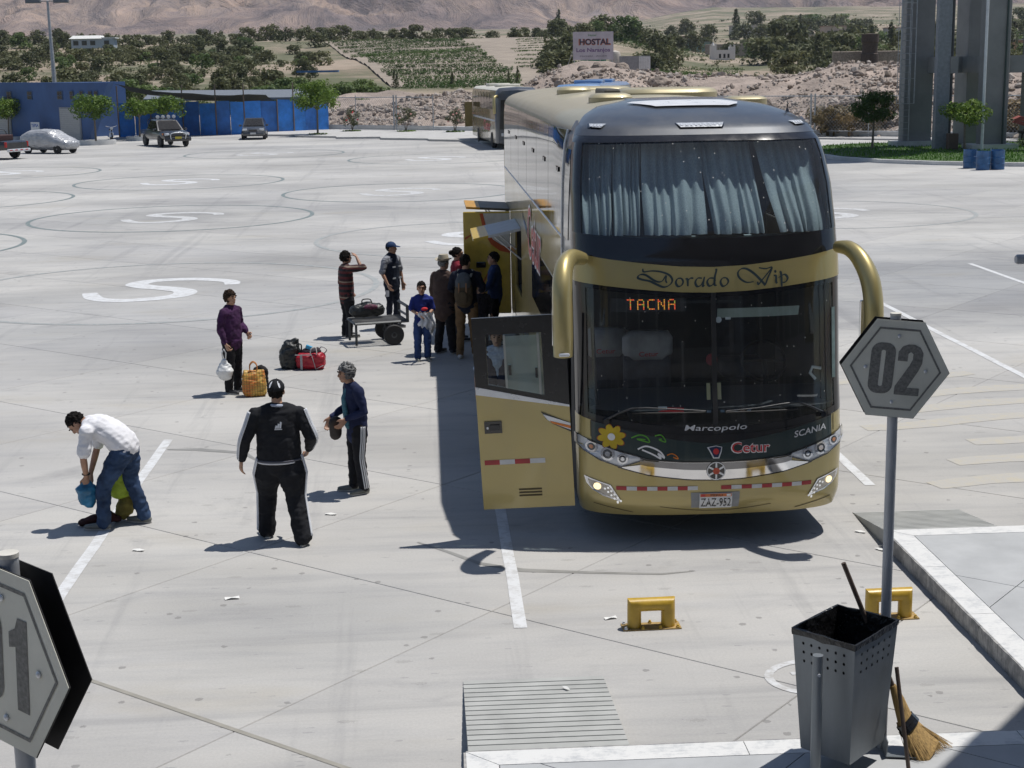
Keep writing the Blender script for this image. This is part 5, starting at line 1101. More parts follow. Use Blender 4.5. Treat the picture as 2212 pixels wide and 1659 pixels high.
for x in (-.06, .06): mb = MB(); mb.box((x, -.315, 1.20), (.022, .012, .17)); obj('buckle_strap', mb, M('tan_leather', (.25, .13, .06), .6), bp)
for x in (-.1, .1): mb = MB(); mb.tube([(x, -.12, 1.36), (x*1.15, -.02, 1.475), (x*1.2, .10, 1.40)], .020, 8, side=(1, 0, 0), flat=.35); obj('shoulder_strap', mb, M('pale_strap', (.38, .34, .27), .9), bp)
# 11 man in blue shirt, 12 child, 13 attendant behind the door
BSH = cloth('blue_shirt', (.03, .055, .15))
p = person('man in blue shirt by the open luggage bay of the coach', (1.10, 26.35), 78, 1.62, dict(elL=(-.26, .05, 1.13), wrL=(-.2, .2, 1.0), elR=(.26, .0, 1.13), wrR=(.24, .1, .9)), 1.12, .013, top=BSH, hem=.88, trous=DKT, shoes=SHB, hair=HAIRB, yaw=8, topname='shirt', skinm=SK2, seed=15)
p = person('small child in dark patterned top between backpack wearer and man in blue shirt', (.86, 26.0), 200, 1.12, dict(head=(0, .02, 1.60)), 1.0, .013, top=M('dark_print', (.05, .05, .07), .9, var=.6, vscale=40), hem=.84, trous=DKT, shoes=SHB, hair=HAIRB, headk=1.28, topname='blouse', skinm=SK2, seed=16)
PBL = M('pale_blue_blouse', (.42, .52, .68), .85, var=.2, vscale=60, bmp=.3, bscale=40)
p = person('bus attendant in pale blue blouse and navy waistcoat behind open coach door', (.79, 18.6), 176, 1.60, dict(elR=(.265, -.02, 1.12), wrR=(.27, .02, .88)), 1.0, .012, top=PBL, sleeve=.55, hem=.85, trous=cloth('navy_skirt_cloth', (.012, .014, .03)), shoes=SHB, hair=HAIRB, hstyle='bun', topname='blouse', skinm=SK2, seed=18)
k_ = p['k']; mb = MB()
for s in (-1, 1): limb(mb, [Vector((s*.075, .03, .90))*k_, Vector((s*.08, .03, 1.1))*k_, Vector((s*.115, .03, 1.26))*k_, Vector((s*.125, .0, 1.39))*k_], [.118*k_, .118*k_, .092*k_, .072*k_], (1, 0, 0), 1.0, 12)
limb(mb, [Vector((0, -.045, .90))*k_, Vector((0, -.04, 1.1))*k_, Vector((0, -.045, 1.36))*k_], [.192*k_, .188*k_, .165*k_], (1, 0, 0), .56, 14); obj('waistcoat', remesh(mb, 'waistcoat', cloth('navy_waistcoat', (.013, .017, .045)), .012, 2, .002), None, p['root'])
# ================================================================ bags and luggage cart
def soft(name, mb, mat, parent=None, vox=.014, wr=.012, seed=0, sm=3): return obj(name, remesh(mb, name, mat, vox, sm, wr, seed), None, parent)
wb = thing('plastic_bag', 'white plastic carrier bag hanging from hand of woman in purple', 'bag', (-3.06, 22.64, -.05)); WPL = M('white_plastic_film', (.74, .75, .75), .45, var=.08, bmp=.5, bscale=18, bdist=.02)
mb = MB(); limb(mb, [(0, 0, .60), (0, 0, .52), (0, 0, .43), (0, 0, .37)], [.03, .09, .135, .11], (1, 0, 0), .7, 14); soft('bag_body', mb, WPL, wb, .012, .014)
mb = MB(); mb.tube([(-.02, 0, .60), (-.03, 0, .70), (0, 0, .76), (.03, 0, .70), (.02, 0, .60)], .010, 6); obj('handle', mb, WPL, wb, True)
m_, nt, b = new_mat('orange_check_fabric'); o_ = coords(nt, 'Object', (1, 1, 1)); sep = nt.nodes.new('ShaderNodeSeparateXYZ'); L(nt, o_, sep.inputs[0])
fx = maths(nt, 'FRACT', maths(nt, 'MULTIPLY', sep.outputs[0], 26)); fz = maths(nt, 'FRACT', maths(nt, 'MULTIPLY', sep.outputs[2], 26))
c = ramp(nt, noise(nt, coords(nt, 'Object', (3, 1, 1)), 3, 2), [(.4, (.55, .17, .03)), (.6, (.58, .36, .07))]); c = mix_rgb(nt, maths(nt, 'MULTIPLY', maths(nt, 'LESS_THAN', fx, .3), .6), c, (.20, .05, .02)); c = mix_rgb(nt, maths(nt, 'MULTIPLY', maths(nt, 'LESS_THAN', fz, .3), .6), c, (.25, .22, .05)); L(nt, c, b.inputs['Base Color']); b.inputs['Roughness'].default_value = .5; OCHK = m_
pb = thing('shopping_bag', 'orange and yellow checked shopping bag standing on the concrete', 'bag', (-2.64, 22.62, 0), R(8)); mb = MB(); P = [(-.17, .09, .0), (.17, .09, .0)]
mb.loft([[(x*w_, y*d_, z) for x, y in ((-1, -1), (-.4, -1.15), (.4, -1.15), (1, -1), (1.05, 0), (1, 1), (0, 1.1), (-1, 1))] for z, w_, d_ in ((.01, .155, .075), (.06, .172, .10), (.2, .17, .10), (.32, .155, .07), (.385, .145, .03))]); soft('bag_body', mb, OCHK, pb, .013, .014, 3, 1)
for y in (-.03, .04): mb = MB(); mb.tube(catmull([(-.05, y, .36), (-.05, y, .46), (0, y, .51), (.05, y, .46), (.05, y, .36)], 4), .009, 6); obj('handle', mb, M('orange_handle', (.5, .2, .06), .5), pb, True)
mb = MB(); limb(mb, [(0, 0, .08), (0, 0, .22), (.04, .0, .32)], [.13, .15, .11], (1, 0, 0), .7); o = soft('rucksack', mb, cloth('black_nylon', (.016, .016, .018)), None); tag(o, 'black rucksack slumped behind orange checked shopping bag', 'rucksack'); o.location = (-2.60, 22.92, 0)
hb = thing('travel_bag', 'tall black travel bag standing beside the red holdall', 'bag', (-2.27, 24.7, 0)); BNY = M('black_bag_nylon', (.014, .017, .018), .45, var=.4, bmp=.5, bscale=14, bdist=.02)
mb = MB(); limb(mb, [(-.02, 0, .07), (-.02, 0, .25), (.02, 0, .38), (.08, 0, .46)], [.165, .175, .14, .055], (1, 0, 0), .8); soft('bag_body', mb, BNY, hb, .014, .018, 5)
mb = MB(); mb.tube(catmull([(.10, -.05, .40), (.17, -.06, .40), (.17, -.06, .30), (.12, -.08, .28)], 4), .012, 6); obj('strap', mb, BNY, hb, True)
rb = thing('holdall', 'red holdall with grey trim overflowing with clothes', 'bag', (-1.95, 24.62, 0), R(-6)); RNY = M('red_nylon', (.42, .012, .03), .5, var=.2, bmp=.4, bscale=20, bdist=.01)
mb = MB(); mb.box((0, 0, .14), (.46, .26, .26), bev=.06); soft('bag_body', mb, RNY, rb, .013, .01, 7)
mb = MB(); mb.box((-.13, -.132, .13), (.035, .008, .24)); obj('grey_band', mb, M('grey_webbing', (.4, .4, .41), .8), rb)
mb = MB(); mb.tube([(-.23, -.13, .25), (.04, -.137, .25), (.1, -.137, .02), (.22, -.13, .08)], .007, 6); obj('piping', mb, M('grey_webbing'), rb)
mb = MB(); mb.ell((.0, .02, .28), (.18, .09, .06)); soft('clothes', mb, cloth('dark_clothes', (.05, .04, .05)), rb, .014, .02, 2)
mb = MB(); mb.box((-.02, -.01, .355), (.10, .06, .05), rot=Matrix.Rotation(.4, 3, 'Y')); obj('blue_carton', mb, M('cyan_box', (.05, .35, .60), .5), rb)
mb = MB(); mb.tube(catmull([(.02, -.12, .24), (.03, -.11, .34), (.1, -.08, .36), (.12, -.12, .25)], 4), .010, 6); mb.tube(catmull([(.1, .10, .26), (.17, .06, .35), (.26, .02, .31), (.21, .05, .24)], 4), .010, 6); obj('handle', mb, M('pale_webbing', (.55, .54, .52), .8), rb, True)
# luggage of the bending man
lb = tag(soft('sack', (lambda m: (limb(m, [(0, 0, .16), (0, 0, .32), (0, 0, .44)], [.15, .16, .10], (1, 0, 0), .75), m)[1])(MB()), M('lime_bag_cloth', (.42, .58, .05), .7, var=.25), None, .013, .012), 'lime green drawstring bag between legs of bending man', 'bag'); lb.location = (-3.37, 16.22, .20)
bb = tag(soft('carrier_bag', (lambda m: (limb(m, [(0, 0, .05), (0, 0, .18), (0, 0, .26)], [.10, .11, .05], (1, 0, 0), .7), m)[1])(MB()), M('blue_bag_film', (.03, .22, .42), .45, var=.4), None, .012, .012), 'small blue carrier bag gripped by the bending man', 'bag'); bb.location = (-3.66, 15.96, .26)
hb2 = tag(soft('garment_heap', (lambda m: (limb(m, [(-.14, 0, .045), (0, 0, .07), (.14, .05, .08), (.22, .1, .05)], [.05, .075, .085, .05], (0, 1, 0), .8), m)[1])(MB()), M('dark_red_cloth', (.055, .014, .014), .9, var=.4), None, .013, .012), 'dark red and black clothes bundle on concrete at feet of bending man', 'clothes'); hb2.location = (-3.62, 16.06, 0)
ob = tag(soft('rolled_blanket', (lambda m: (limb(m, [(0, 0, .08), (.05, 0, .2), (.1, .02, .28)], [.085, .10, .07], (1, 0, 0), .8), m)[1])(MB()), M('olive_cloth', (.26, .22, .05), .9, var=.4), None, .013, .014), 'olive and maroon bundle beneath lime green drawstring bag', 'bundle'); ob.location = (-3.36, 16.22, 0)
# cart
ct = thing('luggage_cart', 'dark steel luggage trolley with slatted deck and two big wheels', 'cart', (-.86, 26.95, 0), R(14)); STL = M('painted_steel', (.065, .07, .075), .5, .3, var=.25); 
def bar(mb, a, b, w_=.035): mb.tube([a, b], w_*.62, 4, side=(1, .01, .0))
mb = MB()
for y in (-.32, .32): bar(mb, (-.55, y, .40), (.38, y, .40), .04)
for x in (-.55, .38): bar(mb, (x, -.32, .40), (x, .32, .40), .04)
obj('deck_frame', mb, STL, ct)
for k in range(6): mb = MB(); y = -.25+.1*k; mb.box((-.085, y, .42), (.92, .035, .018)); obj('deck_slat', mb, M('worn_steel', (.25, .25, .25), .5, .5, var=.3), ct)
mb = MB(); bar(mb, (.38, -.32, .38), (.38, -.32, .66), .045); bar(mb, (.38, .32, .38), (.38, .32, .66), .045); bar(mb, (.38, -.34, .66), (.38, .34, .66), .05); bar(mb, (.38, -.32, .50), (.38, .32, .50), .04); obj('end_rail', mb, STL, ct)
for y in (-.30, .30): mb = MB(); bar(mb, (-.53, y, .02), (-.53, y, .40), .035); obj('leg', mb, STL, ct)
mb = MB(); bar(mb, (.12, -.30, .18), (.12, .30, .18), .03)
for y in (-.25, .25): bar(mb, (.12, y, .18), (.05, y, .40), .025); bar(mb, (.12, y, .18), (.3, y, .40), .025)
obj('axle', mb, STL, ct)
for y in (-.36, .36):
    wh = thing('wheel', '', ''); del wh['label']; del wh['category']; wh.parent = ct; wh.location = (.12, y, .18)
    mb = MB(); mb.lathe([(.10, -.035), (.165, -.04), (.18, -.02), (.18, .02), (.165, .04), (.10, .035)], 22, axis='Y'); obj('tyre', mb, RUB, wh, 40); mb = MB(); mb.lathe([(.10, -.025), (.03, -.04), (.03, .04), (.10, .025)], 16, axis='Y'); obj('rim', mb, STL, wh, 40)
dfb = thing('duffel_bag', 'black duffel bag with maroon print lying on luggage trolley', 'bag', (-1.12, 27.0, .43), R(14))
mb = MB(); limb(mb, [(-.22, 0, .13), (0, 0, .155), (.22, 0, .13)], [.12, .15, .12], (0, 1, 0), .95); soft('bag_body', mb, BNY, dfb, .013, .015, 4)
mb = MB(); mb.ell((.04, -.11, .20), (.14, .04, .06)); soft('print_panel', mb, M('maroon_print', (.14, .03, .07), .7, var=.6, vscale=25), dfb, .012, .006)
mb = MB(); mb.tube(catmull([(-.1, -.05, .26), (-.08, -.03, .33), (.05, -.02, .33), (.08, -.04, .26)], 4), .011, 6); obj('handle', mb, BNY, dfb, True)
# ================================================================ background terrain
def sstep(a, b, x): t = max(0, min(1, (x-a)/(b-a))); return t*t*(3-2*t)
def nz(x, y, s, o=0): return mnoise.fractal(Vector((x*s+o, y*s-o, o*.37)), 1.0, 2.0, 5)
def hill(x, y):
    a = x/max(1, y)
    zl = interp(y, [(90, -.2), (130, .0), (170, 1.0), (220, 2.9), (300, 7.2), (365, 10.7), (420, 11.6), (700, 14), (1500, 40)])
    zr = interp(y, [(90, -.2), (130, .0), (170, 1.2), (300, 3.6), (450, 7.6), (700, 17), (1000, 30), (1500, 56)])
    w_ = sstep(.10, .19, a); z = zl*(1-w_)+zr*w_
    return z+nz(x, y, .012, 3)*min(1, max(0, (y-150)/150))*1.3*(1+.6*w_)
m_, nt, b = new_mat('dry_slope'); W_ = coords(nt, 'World'); n1 = noise(nt, W_, .035, 6, .65); n2 = noise(nt, W_, .5, 5, .7)
c = ramp(nt, n1, [(.3, (.23, .18, .13)), (.5, (.33, .262, .20)), (.7, (.41, .335, .265))]); c = mix_rgb(nt, ramp(nt, noise(nt, W_, .03, 6, .7), [(.42, (0, 0, 0)), (.56, (.85, .85, .85))]), c, (.085, .10, .045)); c = mix_rgb(nt, .6, c, ramp(nt, n2, [(.3, (.7, .7, .7)), (.7, (1.15, 1.15, 1.15))]), 'MULTIPLY')
L(nt, c, b.inputs['Base Color']); b.inputs['Roughness'].default_value = .95; bump(nt, b, n2, .8, .6); SLOPE = m_
YS = [128+6*k for k in range(50)]+[430+22*k for k in range(26)]+[1010+60*k for k in range(14)]
P = [[(x*(y/300.0), y, hill(x*(y/300.0), y)) for x in [-190+7*i for i in range(58)]] for y in YS]
mb = MB(); mb.grid(P); struct(obj('hillside', mb, SLOPE, None, True))
# mountains
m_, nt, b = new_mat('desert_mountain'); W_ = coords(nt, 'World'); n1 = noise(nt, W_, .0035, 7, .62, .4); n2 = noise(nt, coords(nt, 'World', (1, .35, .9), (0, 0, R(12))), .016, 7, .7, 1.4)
c = ramp(nt, n1, [(.32, (.14, .115, .115)), (.46, (.24, .185, .17)), (.6, (.35, .27, .225)), (.7, (.24, .20, .20))]); c = mix_rgb(nt, 1, c, ramp(nt, n2, [(.36, (.42, .43, .50)), (.48, (.85, .84, .86)), (.62, (1.25, 1.17, 1.08))]), 'MULTIPLY'); L(nt, c, b.inputs['Base Color']); b.inputs['Roughness'].default_value = 1; bump(nt, b, n2, 1.0, 22); MOUNT = m_  # bluish dark folds put into the colour, standing in for shade on the relief
def mont(x, y):
    base = interp(y, [(1300, 12), (1420, 30), (1650, 50), (1900, 84), (2300, 175), (3000, 340), (4300, 420)])
    wx = x+60*mnoise.noise(Vector((x*.002, y*.003, 4)))
    r = 1-abs(mnoise.fractal(Vector((wx*.0032+9, y*.0012, 2.2)), .9, 2.1, 4)); r1 = 1-abs(mnoise.fractal(Vector((wx*.011+2, y*.0045, 5.2)), .9, 2.1, 4)); r2 = mnoise.fractal(Vector((x*.03, y*.02, 7)), .8, 2.0, 4)
    amp = sstep(1480, 2050, y); vall = -60*math.exp(-((x-430)/200)**2)*sstep(1600, 2500, y)
    return base+amp*((r-.6)*125+(r1-.6)*62+r2*12)+vall
P = [[(x*(y/2400.0), y, mont(x*(y/2400.0), y)) for x in [-1300+8.5*i for i in range(310)]] for y in [1350+14*k for k in range(85)]+[2540+45*k for k in range(30)]]
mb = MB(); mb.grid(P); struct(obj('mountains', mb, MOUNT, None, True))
# rubble field behind the fence
HR = [(-.16, .2), (-.10, .5), (-.07, 1.7), (-.053, 2.0), (.035, 2.15), (.055, 2.4), (.075, 3.6), (.10, 4.75), (.12, 4.6), (.135, 3.8), (.16, 3.3), (.234, 3.3), (.264, 4.2), (.293, 4.35), (.32, 4.4), (.40, 4.9)]
def uv_w(u, v): return U.x*u+V.x*v, U.y*u+V.y*v
def rub(x, y):
    v = x*V.x+y*V.y; a = x/y; h = interp(a, HR)
    g_ = sstep(91.5, 118, v)*.85+.15*sstep(91.2, 95, v); back = 1-sstep(124, 146, v)
    return (h*g_)*(.35+.65*back)+(nz(x, y, .16, 1)*.6+nz(x, y, .5, 5)*.22)*sstep(91, 97, v)*(.35+.65*back)-.02
RUBM = M('rubble_soil', (.37, .30, .255), .95, var=.3, vscale=.25, coord='World', bmp=.9, bscale=2.5, bdist=.25)
P = []
for j in range(48):
    v = 91.2+j*1.15
    P.append([(lambda q: (q[0], q[1], rub(*q)))(uv_w(u, v)) for u in [-112+1.3*i for i in range(92)]])
mb = MB(); mb.grid(P); struct(obj('rubble_ground', mb, RUBM, None, True))
ico = bmesh.new(); bmesh.ops.create_icosphere(ico, subdivisions=1, radius=1); IV = [v.co.copy() for v in ico.verts]; IF = [tuple(v.index for v in f.verts) for f in ico.faces]; ico.free()
m_, nt, b = new_mat('pale_rock'); ri = nt.nodes.new('ShaderNodeNewGeometry').outputs['Random Per Island']; L(nt, mix_rgb(nt, .5, ramp(nt, ri, [(0, (.22, .175, .14)), (.45, (.38, .315, .265)), (.8, (.48, .42, .37)), (1, (.32, .29, .265))]), ramp(nt, noise(nt, coords(nt, 'World'), 3, 4), [(.3, (.6, .6, .6)), (.7, (1, 1, 1))]), 'MULTIPLY'), b.inputs['Base Color']); b.inputs['Roughness'].default_value = .95; ROCK = m_
def rock(mb, c, s):
    q = Matrix.Rotation(random.uniform(0, 6.28), 3, Vector((random.gauss(0, 1), random.gauss(0, 1), random.gauss(0, 1))).normalized()); k = Vector((random.uniform(.7, 1.3), random.uniform(.6, 1.1), random.uniform(.5, .85)))
    mb.add([Vector(c)+q@Vector((v.x*k.x, v.y*k.y, v.z*k.z))*s*random.uniform(.78, 1.15) for v in IV], IF)
random.seed(21); mb = MB(); cnt = 0
while cnt < 13000:
    v = 91.5+34*random.random()**1.5; u = random.uniform(-100, -22); x, y = uv_w(u, v); a = x/y
    if not -.075 < a < .40: continue
    if nz(x, y, .09, 8) < -.22+random.uniform(-.15, .15): continue
    s = min(.5, .075+.06*random.expovariate(1.0)); rock(mb, (x, y, rub(x, y)+s*.25), s); cnt += 1
o = struct(obj('loose_rubble', mb, ROCK), 'stuff'); o['label'] = 'heaps of loose pale stones behind the fence'
BO = M('boulder_stone', (.33, .27, .225), .95, var=.35, vscale=1.2, bmp=.8, bscale=6, bdist=.08)
for px_, v, s in ((1418, 112, 1.15), (1288, 118, .9), (1335, 120, .8), (1255, 116, .7), (1200, 112, .65), (780, 96, .55), (990, 98, .6), (880, 97, .5), (1880, 112, .7), (1850, 110, .6), (1960, 105, .7), (2160, 104, .8)):
    s *= .72; a = (px_-917)/3350; y = v/(V.y+V.x*a); x = a*y; mb = MB(); bm = bmesh.new(); bmesh.ops.create_icosphere(bm, subdivisions=3, radius=s)
    for w_ in bm.verts: w_.co = w_.co*(1+.28*mnoise.noise(w_.co*1.6/s+Vector((px_, 0, 0)))); w_.co.z *= .72; w_.co.x *= 1.2
    mb.add([w_.co.copy() for w_ in bm.verts], [tuple(w_.index for w_ in f.verts) for f in bm.faces]); bm.free()
    o = tag(obj('boulder', mb, BO), 'big pale boulder lying among the rubble heaps', 'boulder', 'boulders in the rubble field'); o.location = (x, y, rub(x, y)+s*.3)
# ================================================================ vegetation
def leafmat(name, a, b_, rough=.6):
    m, nt, b = new_mat(name); ri = nt.nodes.new('ShaderNodeNewGeometry').outputs['Random Per Island']; oi = nt.nodes.new('ShaderNodeObjectInfo').outputs['Random']
    c = ramp(nt, ri, [(0, a), (1, b_)]); c = mix_rgb(nt, 1, c, ramp(nt, oi, [(0, (.78, .82, .8)), (1, (1.2, 1.15, 1.1))]), 'MULTIPLY')
    L(nt, c, b.inputs['Base Color']); b.inputs['Roughness'].default_value = rough; b.inputs['Specular IOR Level'].default_value = .3
    try: b.inputs['Subsurface Weight'].default_value = 0
    except KeyError: pass
    out = nt.nodes['Material Output']; tr = nt.nodes.new('ShaderNodeBsdfTranslucent'); L(nt, c, tr.inputs[0]); mx = nt.nodes.new('ShaderNodeMixShader'); mx.inputs[0].default_value = .3; L(nt, b.outputs[0], mx.inputs[1]); L(nt, tr.outputs[0], mx.inputs[2]); L(nt, mx.outputs[0], out.inputs[0]); MATS[name] = m; return m
LSTREET = leafmat('street_tree_leaf', (.065, .13, .018), (.18, .265, .042)); LSTREET2 = leafmat('dark_tree_leaf', (.03, .07, .012), (.07, .13, .022)); LDARK = leafmat('scrub_leaf', (.072, .083, .036), (.16, .168, .078)); LGREEN = leafmat('bright_scrub_leaf', (.07, .115, .032), (.15, .205, .065)); LVINE = leafmat('vine_leaf', (.045, .095, .02), (.10, .165, .04)); LDRY = leafmat('dry_bush_leaf', (.16, .12, .06), (.26, .20, .11)); LROSE = leafmat('rose_leaf', (.05, .07, .03), (.11, .12, .05))
BARK = M('bark', (.20, .165, .13), .9, var=.3, vscale=12, bmp=.5)
def leaves(mb, c, r, n, size, up=.35):
    for _ in range(n):
        d = Vector((random.gauss(0, 1), random.gauss(0, 1), random.gauss(0, 1))).normalized(); p = Vector(c)+Vector((d.x*r[0], d.y*r[1], d.z*r[2]))*random.uniform(.55, 1.0)**.6
        nn = (d+Vector((random.gauss(0, .5), random.gauss(0, .5), random.gauss(0, .5)+up))).normalized(); t = nn.orthogonal().normalized(); t = Matrix.Rotation(random.uniform(0, 6.28), 3, nn)@t; s = nn.cross(t); l = size*random.uniform(.6, 1.3); w_ = l*.5
        mb.add([p-t*l*.5, p+s*w_*.5, p+t*l*.5, p-s*w_*.5], [(0, 1, 2, 3)])
def crown(R_, Hc, zc, clumps, per, size, seed, flat=.75, squash=.5):
    random.seed(seed); mb = MB()
    for k in range(clumps):
        a = random.uniform(0, 6.283); q = math.sqrt(random.random()); ph = random.uniform(-.5, 1)
        rr = R_*q*math.sqrt(max(.05, 1-(ph*.75)**2)); c = (rr*math.cos(a)*random.uniform(.85, 1.1), rr*math.sin(a), zc+ph*Hc*.5); s = R_*random.uniform(.24, .42); leaves(mb, c, (s, s, s*flat), per, size)
    return mb
def trunk(mb, h, r, lean=.05, branches=5, zc=1.5, R_=.8):
    p = [Vector((0, 0, 0)), Vector((lean*.4, 0, h*.5)), Vector((lean, lean*.5, h))]; mb.tube(p, [r*1.25, r, r*.8], 8)
    for k in range(branches):
        a = 6.283*k/branches+.4; e = Vector((R_*.6*math.cos(a), R_*.6*math.sin(a), zc+.2*math.sin(k*2.1))); mb.tube([p[2], p[2].lerp(e, .5)+Vector((0, 0, .06)), e], [r*.6, r*.4, r*.2], 6)
random.seed(5)
ST = {}
for key, R_, Hc, zc, cl, per, sz, sd_, lm in (('a', 1.15, 1.25, 1.95, 46, 75, .15, 3, LSTREET), ('b', 1.0, 1.1, 1.85, 40, 75, .14, 8, LSTREET), ('c', 1.25, 1.75, 2.15, 60, 80, .15, 15, LSTREET), ('d', .98, 1.45, 1.95, 54, 90, .12, 22, LSTREET2)):
    ST[key] = crown(R_, Hc, zc, cl, per, sz, sd_).mesh('crown', lm, fix=False); t_ = MB(); trunk(t_, zc-Hc*.35, .055, .05, 6, zc, R_); ST[key+'t'] = t_.mesh('trunk', BARK, 40)
def street_tree(key, x, y, s, label, rz=0, grp=None):
    t = thing('street_tree', label, 'tree', (x, y, 0), rz, grp); s *= 1.12; t.scale = (s, s, s); obj('trunk', ST[key+'t'], None, t); obj('crown', ST[key], None, t); return t
street_tree('a', -31.0, 118.6, 1.0, 'small round-headed tree in front of blue building beside the lamp post'); street_tree('a', -22.5, 108.3, 1.08, 'clipped green tree in a white ring planter by the roller shutter', 1.2)
street_tree('b', -20.5, 113.7, 1.03, 'leafy young tree behind the roof-lamp pickup, nearer the blue building'); street_tree('b', -18.7, 115.2, 1.08, 'leafy young tree behind the roof-lamp pickup, nearer the blue hoarding', 2.0)
street_tree('c', -7.9, 115.0, 1.10, 'tall bushy tree on the white kerb where hoarding meets wire fence', .6); street_tree('d', 23.44, 81.4, 1.0, 'dense dark green ball-shaped tree on the lawn island'); street_tree('b', 26.9, 77.1, .95, 'thin-trunked light green tree between the concrete tower legs', 3.0)
# rose bushes on the strip
ROSE = {}
for k, (x, y, s) in enumerate(((-5.6, 119.8, .95), (-1.5, 117.2, 1.1), (2.1, 114.6, 1.0))):
    random.seed(40+k); t = thing('rose_bush', ['red flowering rose bush behind the white kerb near the tall bushy tree', 'wide leafy rose bush on the white kerb strip with few pink blooms', 'slender rose bush with pale pink blooms beside the far coach'][k], 'bush', (x, y, .1)); mb = MB()
    for q in range(16):
        a = random.uniform(0, 6.28); rr = random.uniform(.1, .62)*s; leaves(mb, (rr*math.cos(a), rr*math.sin(a), random.uniform(.6, 1.65)*s), (.24, .24, .22), 60, .12)
    obj('foliage', mb, LROSE, t, fix=False); mb = MB()
    for q in range(7): a = 6.28*q/7; mb.tube([(0, 0, 0), (.15*math.cos(a), .15*math.sin(a), .6), (.45*s*math.cos(a), .45*s*math.sin(a), 1.35*s)], [.025, .018, .008], 5)
    obj('stems', mb, BARK, t); FLR = M('rose_red' if k == 0 else 'rose_pink', (.55, .04, .05) if k == 0 else (.6, .3, .26), .7)
    for q in range(8 if k != 1 else 4): a = random.uniform(0, 6.28); mb = MB(); mb.ell((.5*s*math.cos(a), .5*s*math.sin(a), random.uniform(.8, 1.7)*s), (.075, .075, .06), 8, 6); obj('bloom', mb, FLR, t, True)
# scattered shrubs and trees: a few shared crowns, one object each
BUSH = []
for k in range(6):
    random.seed(60+k); cl = [18, 22, 26, 20, 24, 30][k]; bm_ = crown(1.0, 1.3+.2*(k % 3), .95, cl, 34, .26, 70+k, .8)
    bm_.tube([(0, 0, -.2), (.05, 0, .5), (.08, .03, .9)], [.09, .07, .05], 6); bm_.cur = 0; BUSH.append(bm_)
def bushset(lm): return [b_.mesh('shrub', [lm], fix=False) for b_ in BUSH]
BD, BG, BDRY = bushset(LDARK), bushset(LGREEN), bushset(LDRY)
CON = []
for k in range(2):
    random.seed(90+k); mb = MB()
    for q in range(22): z = .3+2.4*q/22; rr = .55*(1-q/24)*random.uniform(.5, 1); a = random.uniform(0, 6.28); leaves(mb, (rr*math.cos(a), rr*math.sin(a), z), (.32*(1-q/30), .32*(1-q/30), .3), 30, .2)
    CON.append(mb.mesh('conifer', LDARK, fix=False))
def plant(px_, py_, Y, s, kind, name, label, cat, group, sz=1.0):
    a = (px_-917)/3350.0; x = a*Y; z = hill(x, Y); me = random.choice(kind); o = tag(obj(name, me), label, cat, group); o.location = (x, Y, z-(.1 if name in ('young_conifer',) else .42)*s); o.scale = (s*random.uniform(.85, 1.25), s*random.uniform(.85, 1.2), s*sz*random.uniform(.85, 1.15)); o.rotation_euler = (0, 0, random.uniform(0, 6.28)); return o
random.seed(101)
for k in range(62):   # trees along the crest
    px_ = -20+k*22.5+random.uniform(-8, 8); Y = random.uniform(372, 400)
    if 1030 < px_ < 1090 and k % 2: continue
    plant(px_, 0, Y, random.choice([1.5, 1.8, 2.1, 2.5])*(1.15 if 580 < px_ < 720 or 1120 < px_ < 1220 else 1), BD, 'crest_tree', 'dark green tree in the row along the crest of the dry slope', 'tree', 'trees along the crest of the slope', 1.0)
for k in range(185):  # shrubs on the slope, left
    Y = random.uniform(178, 365); px_ = random.uniform(-30, 700-max(0, (250-Y))*.5)
    if px_ > 560 and Y > 300 and random.random() < .5: continue
    plant(px_, 0, Y, random.uniform(.7, 2.1)*(.6+.4*(Y/300)), BD if random.random() < .8 else BG, 'shrub', 'dark shrub scattered over the dry slope behind the blue building', 'shrub', 'shrubs scattered over the dry slope')
for k in range(46):   # bright thicket at the foot
    Y = random.uniform(150, 185); px_ = random.uniform(560, 830) if k < 34 else random.uniform(250, 560)
    plant(px_, 0, Y, random.uniform(.9, 1.7), BG, 'thicket_bush', 'bright green bush in the thicket below the terraced slope', 'bush', 'bright thicket at the foot of the slope')
for k in range(6): plant(random.choice([855, 975, 1000, 1060, 1090, 1110])+random.uniform(-6, 6), 0, random.uniform(200, 206), random.uniform(.7, 1.0), CON, 'young_conifer', 'young conifer standing at the foot of the vine terraces', 'tree', 'conifers below the terraces')
for k in range(165):  # the valley on the right
    Y = random.choice([random.uniform(200, 300), random.uniform(300, 500), random.uniform(450, 800)]); px_ = random.uniform(1180, 2260)
    if 1480 < px_ < 1640 and Y < 370: continue
    if 1235 < px_ < 1345 and Y < 300: continue
    s = random.uniform(1.6, 3.4)*(.55+Y/600); plant(px_, 0, Y, s, BD if random.random() < .75 else (CON if random.random() < .4 else BG), 'valley_tree', 'dark tree in the green valley beyond the rubble', 'tree', 'trees in the valley beyond the rubble')
for px_, Y, s in ((1700, 330, 5.0), (1830, 360, 5.6), (1650, 300, 4.2), (1760, 340, 4.6), (1900, 250, 3.0), (1790, 300, 3.6), (1965, 300, 4.6), (2010, 330, 5.2), (2080, 300, 4.6), (1300, 420, 5.0)): plant(px_, 0, Y, s, BD, 'big_tree', 'large dark spreading tree in the valley beyond the rubble', 'tree', 'large valley trees')
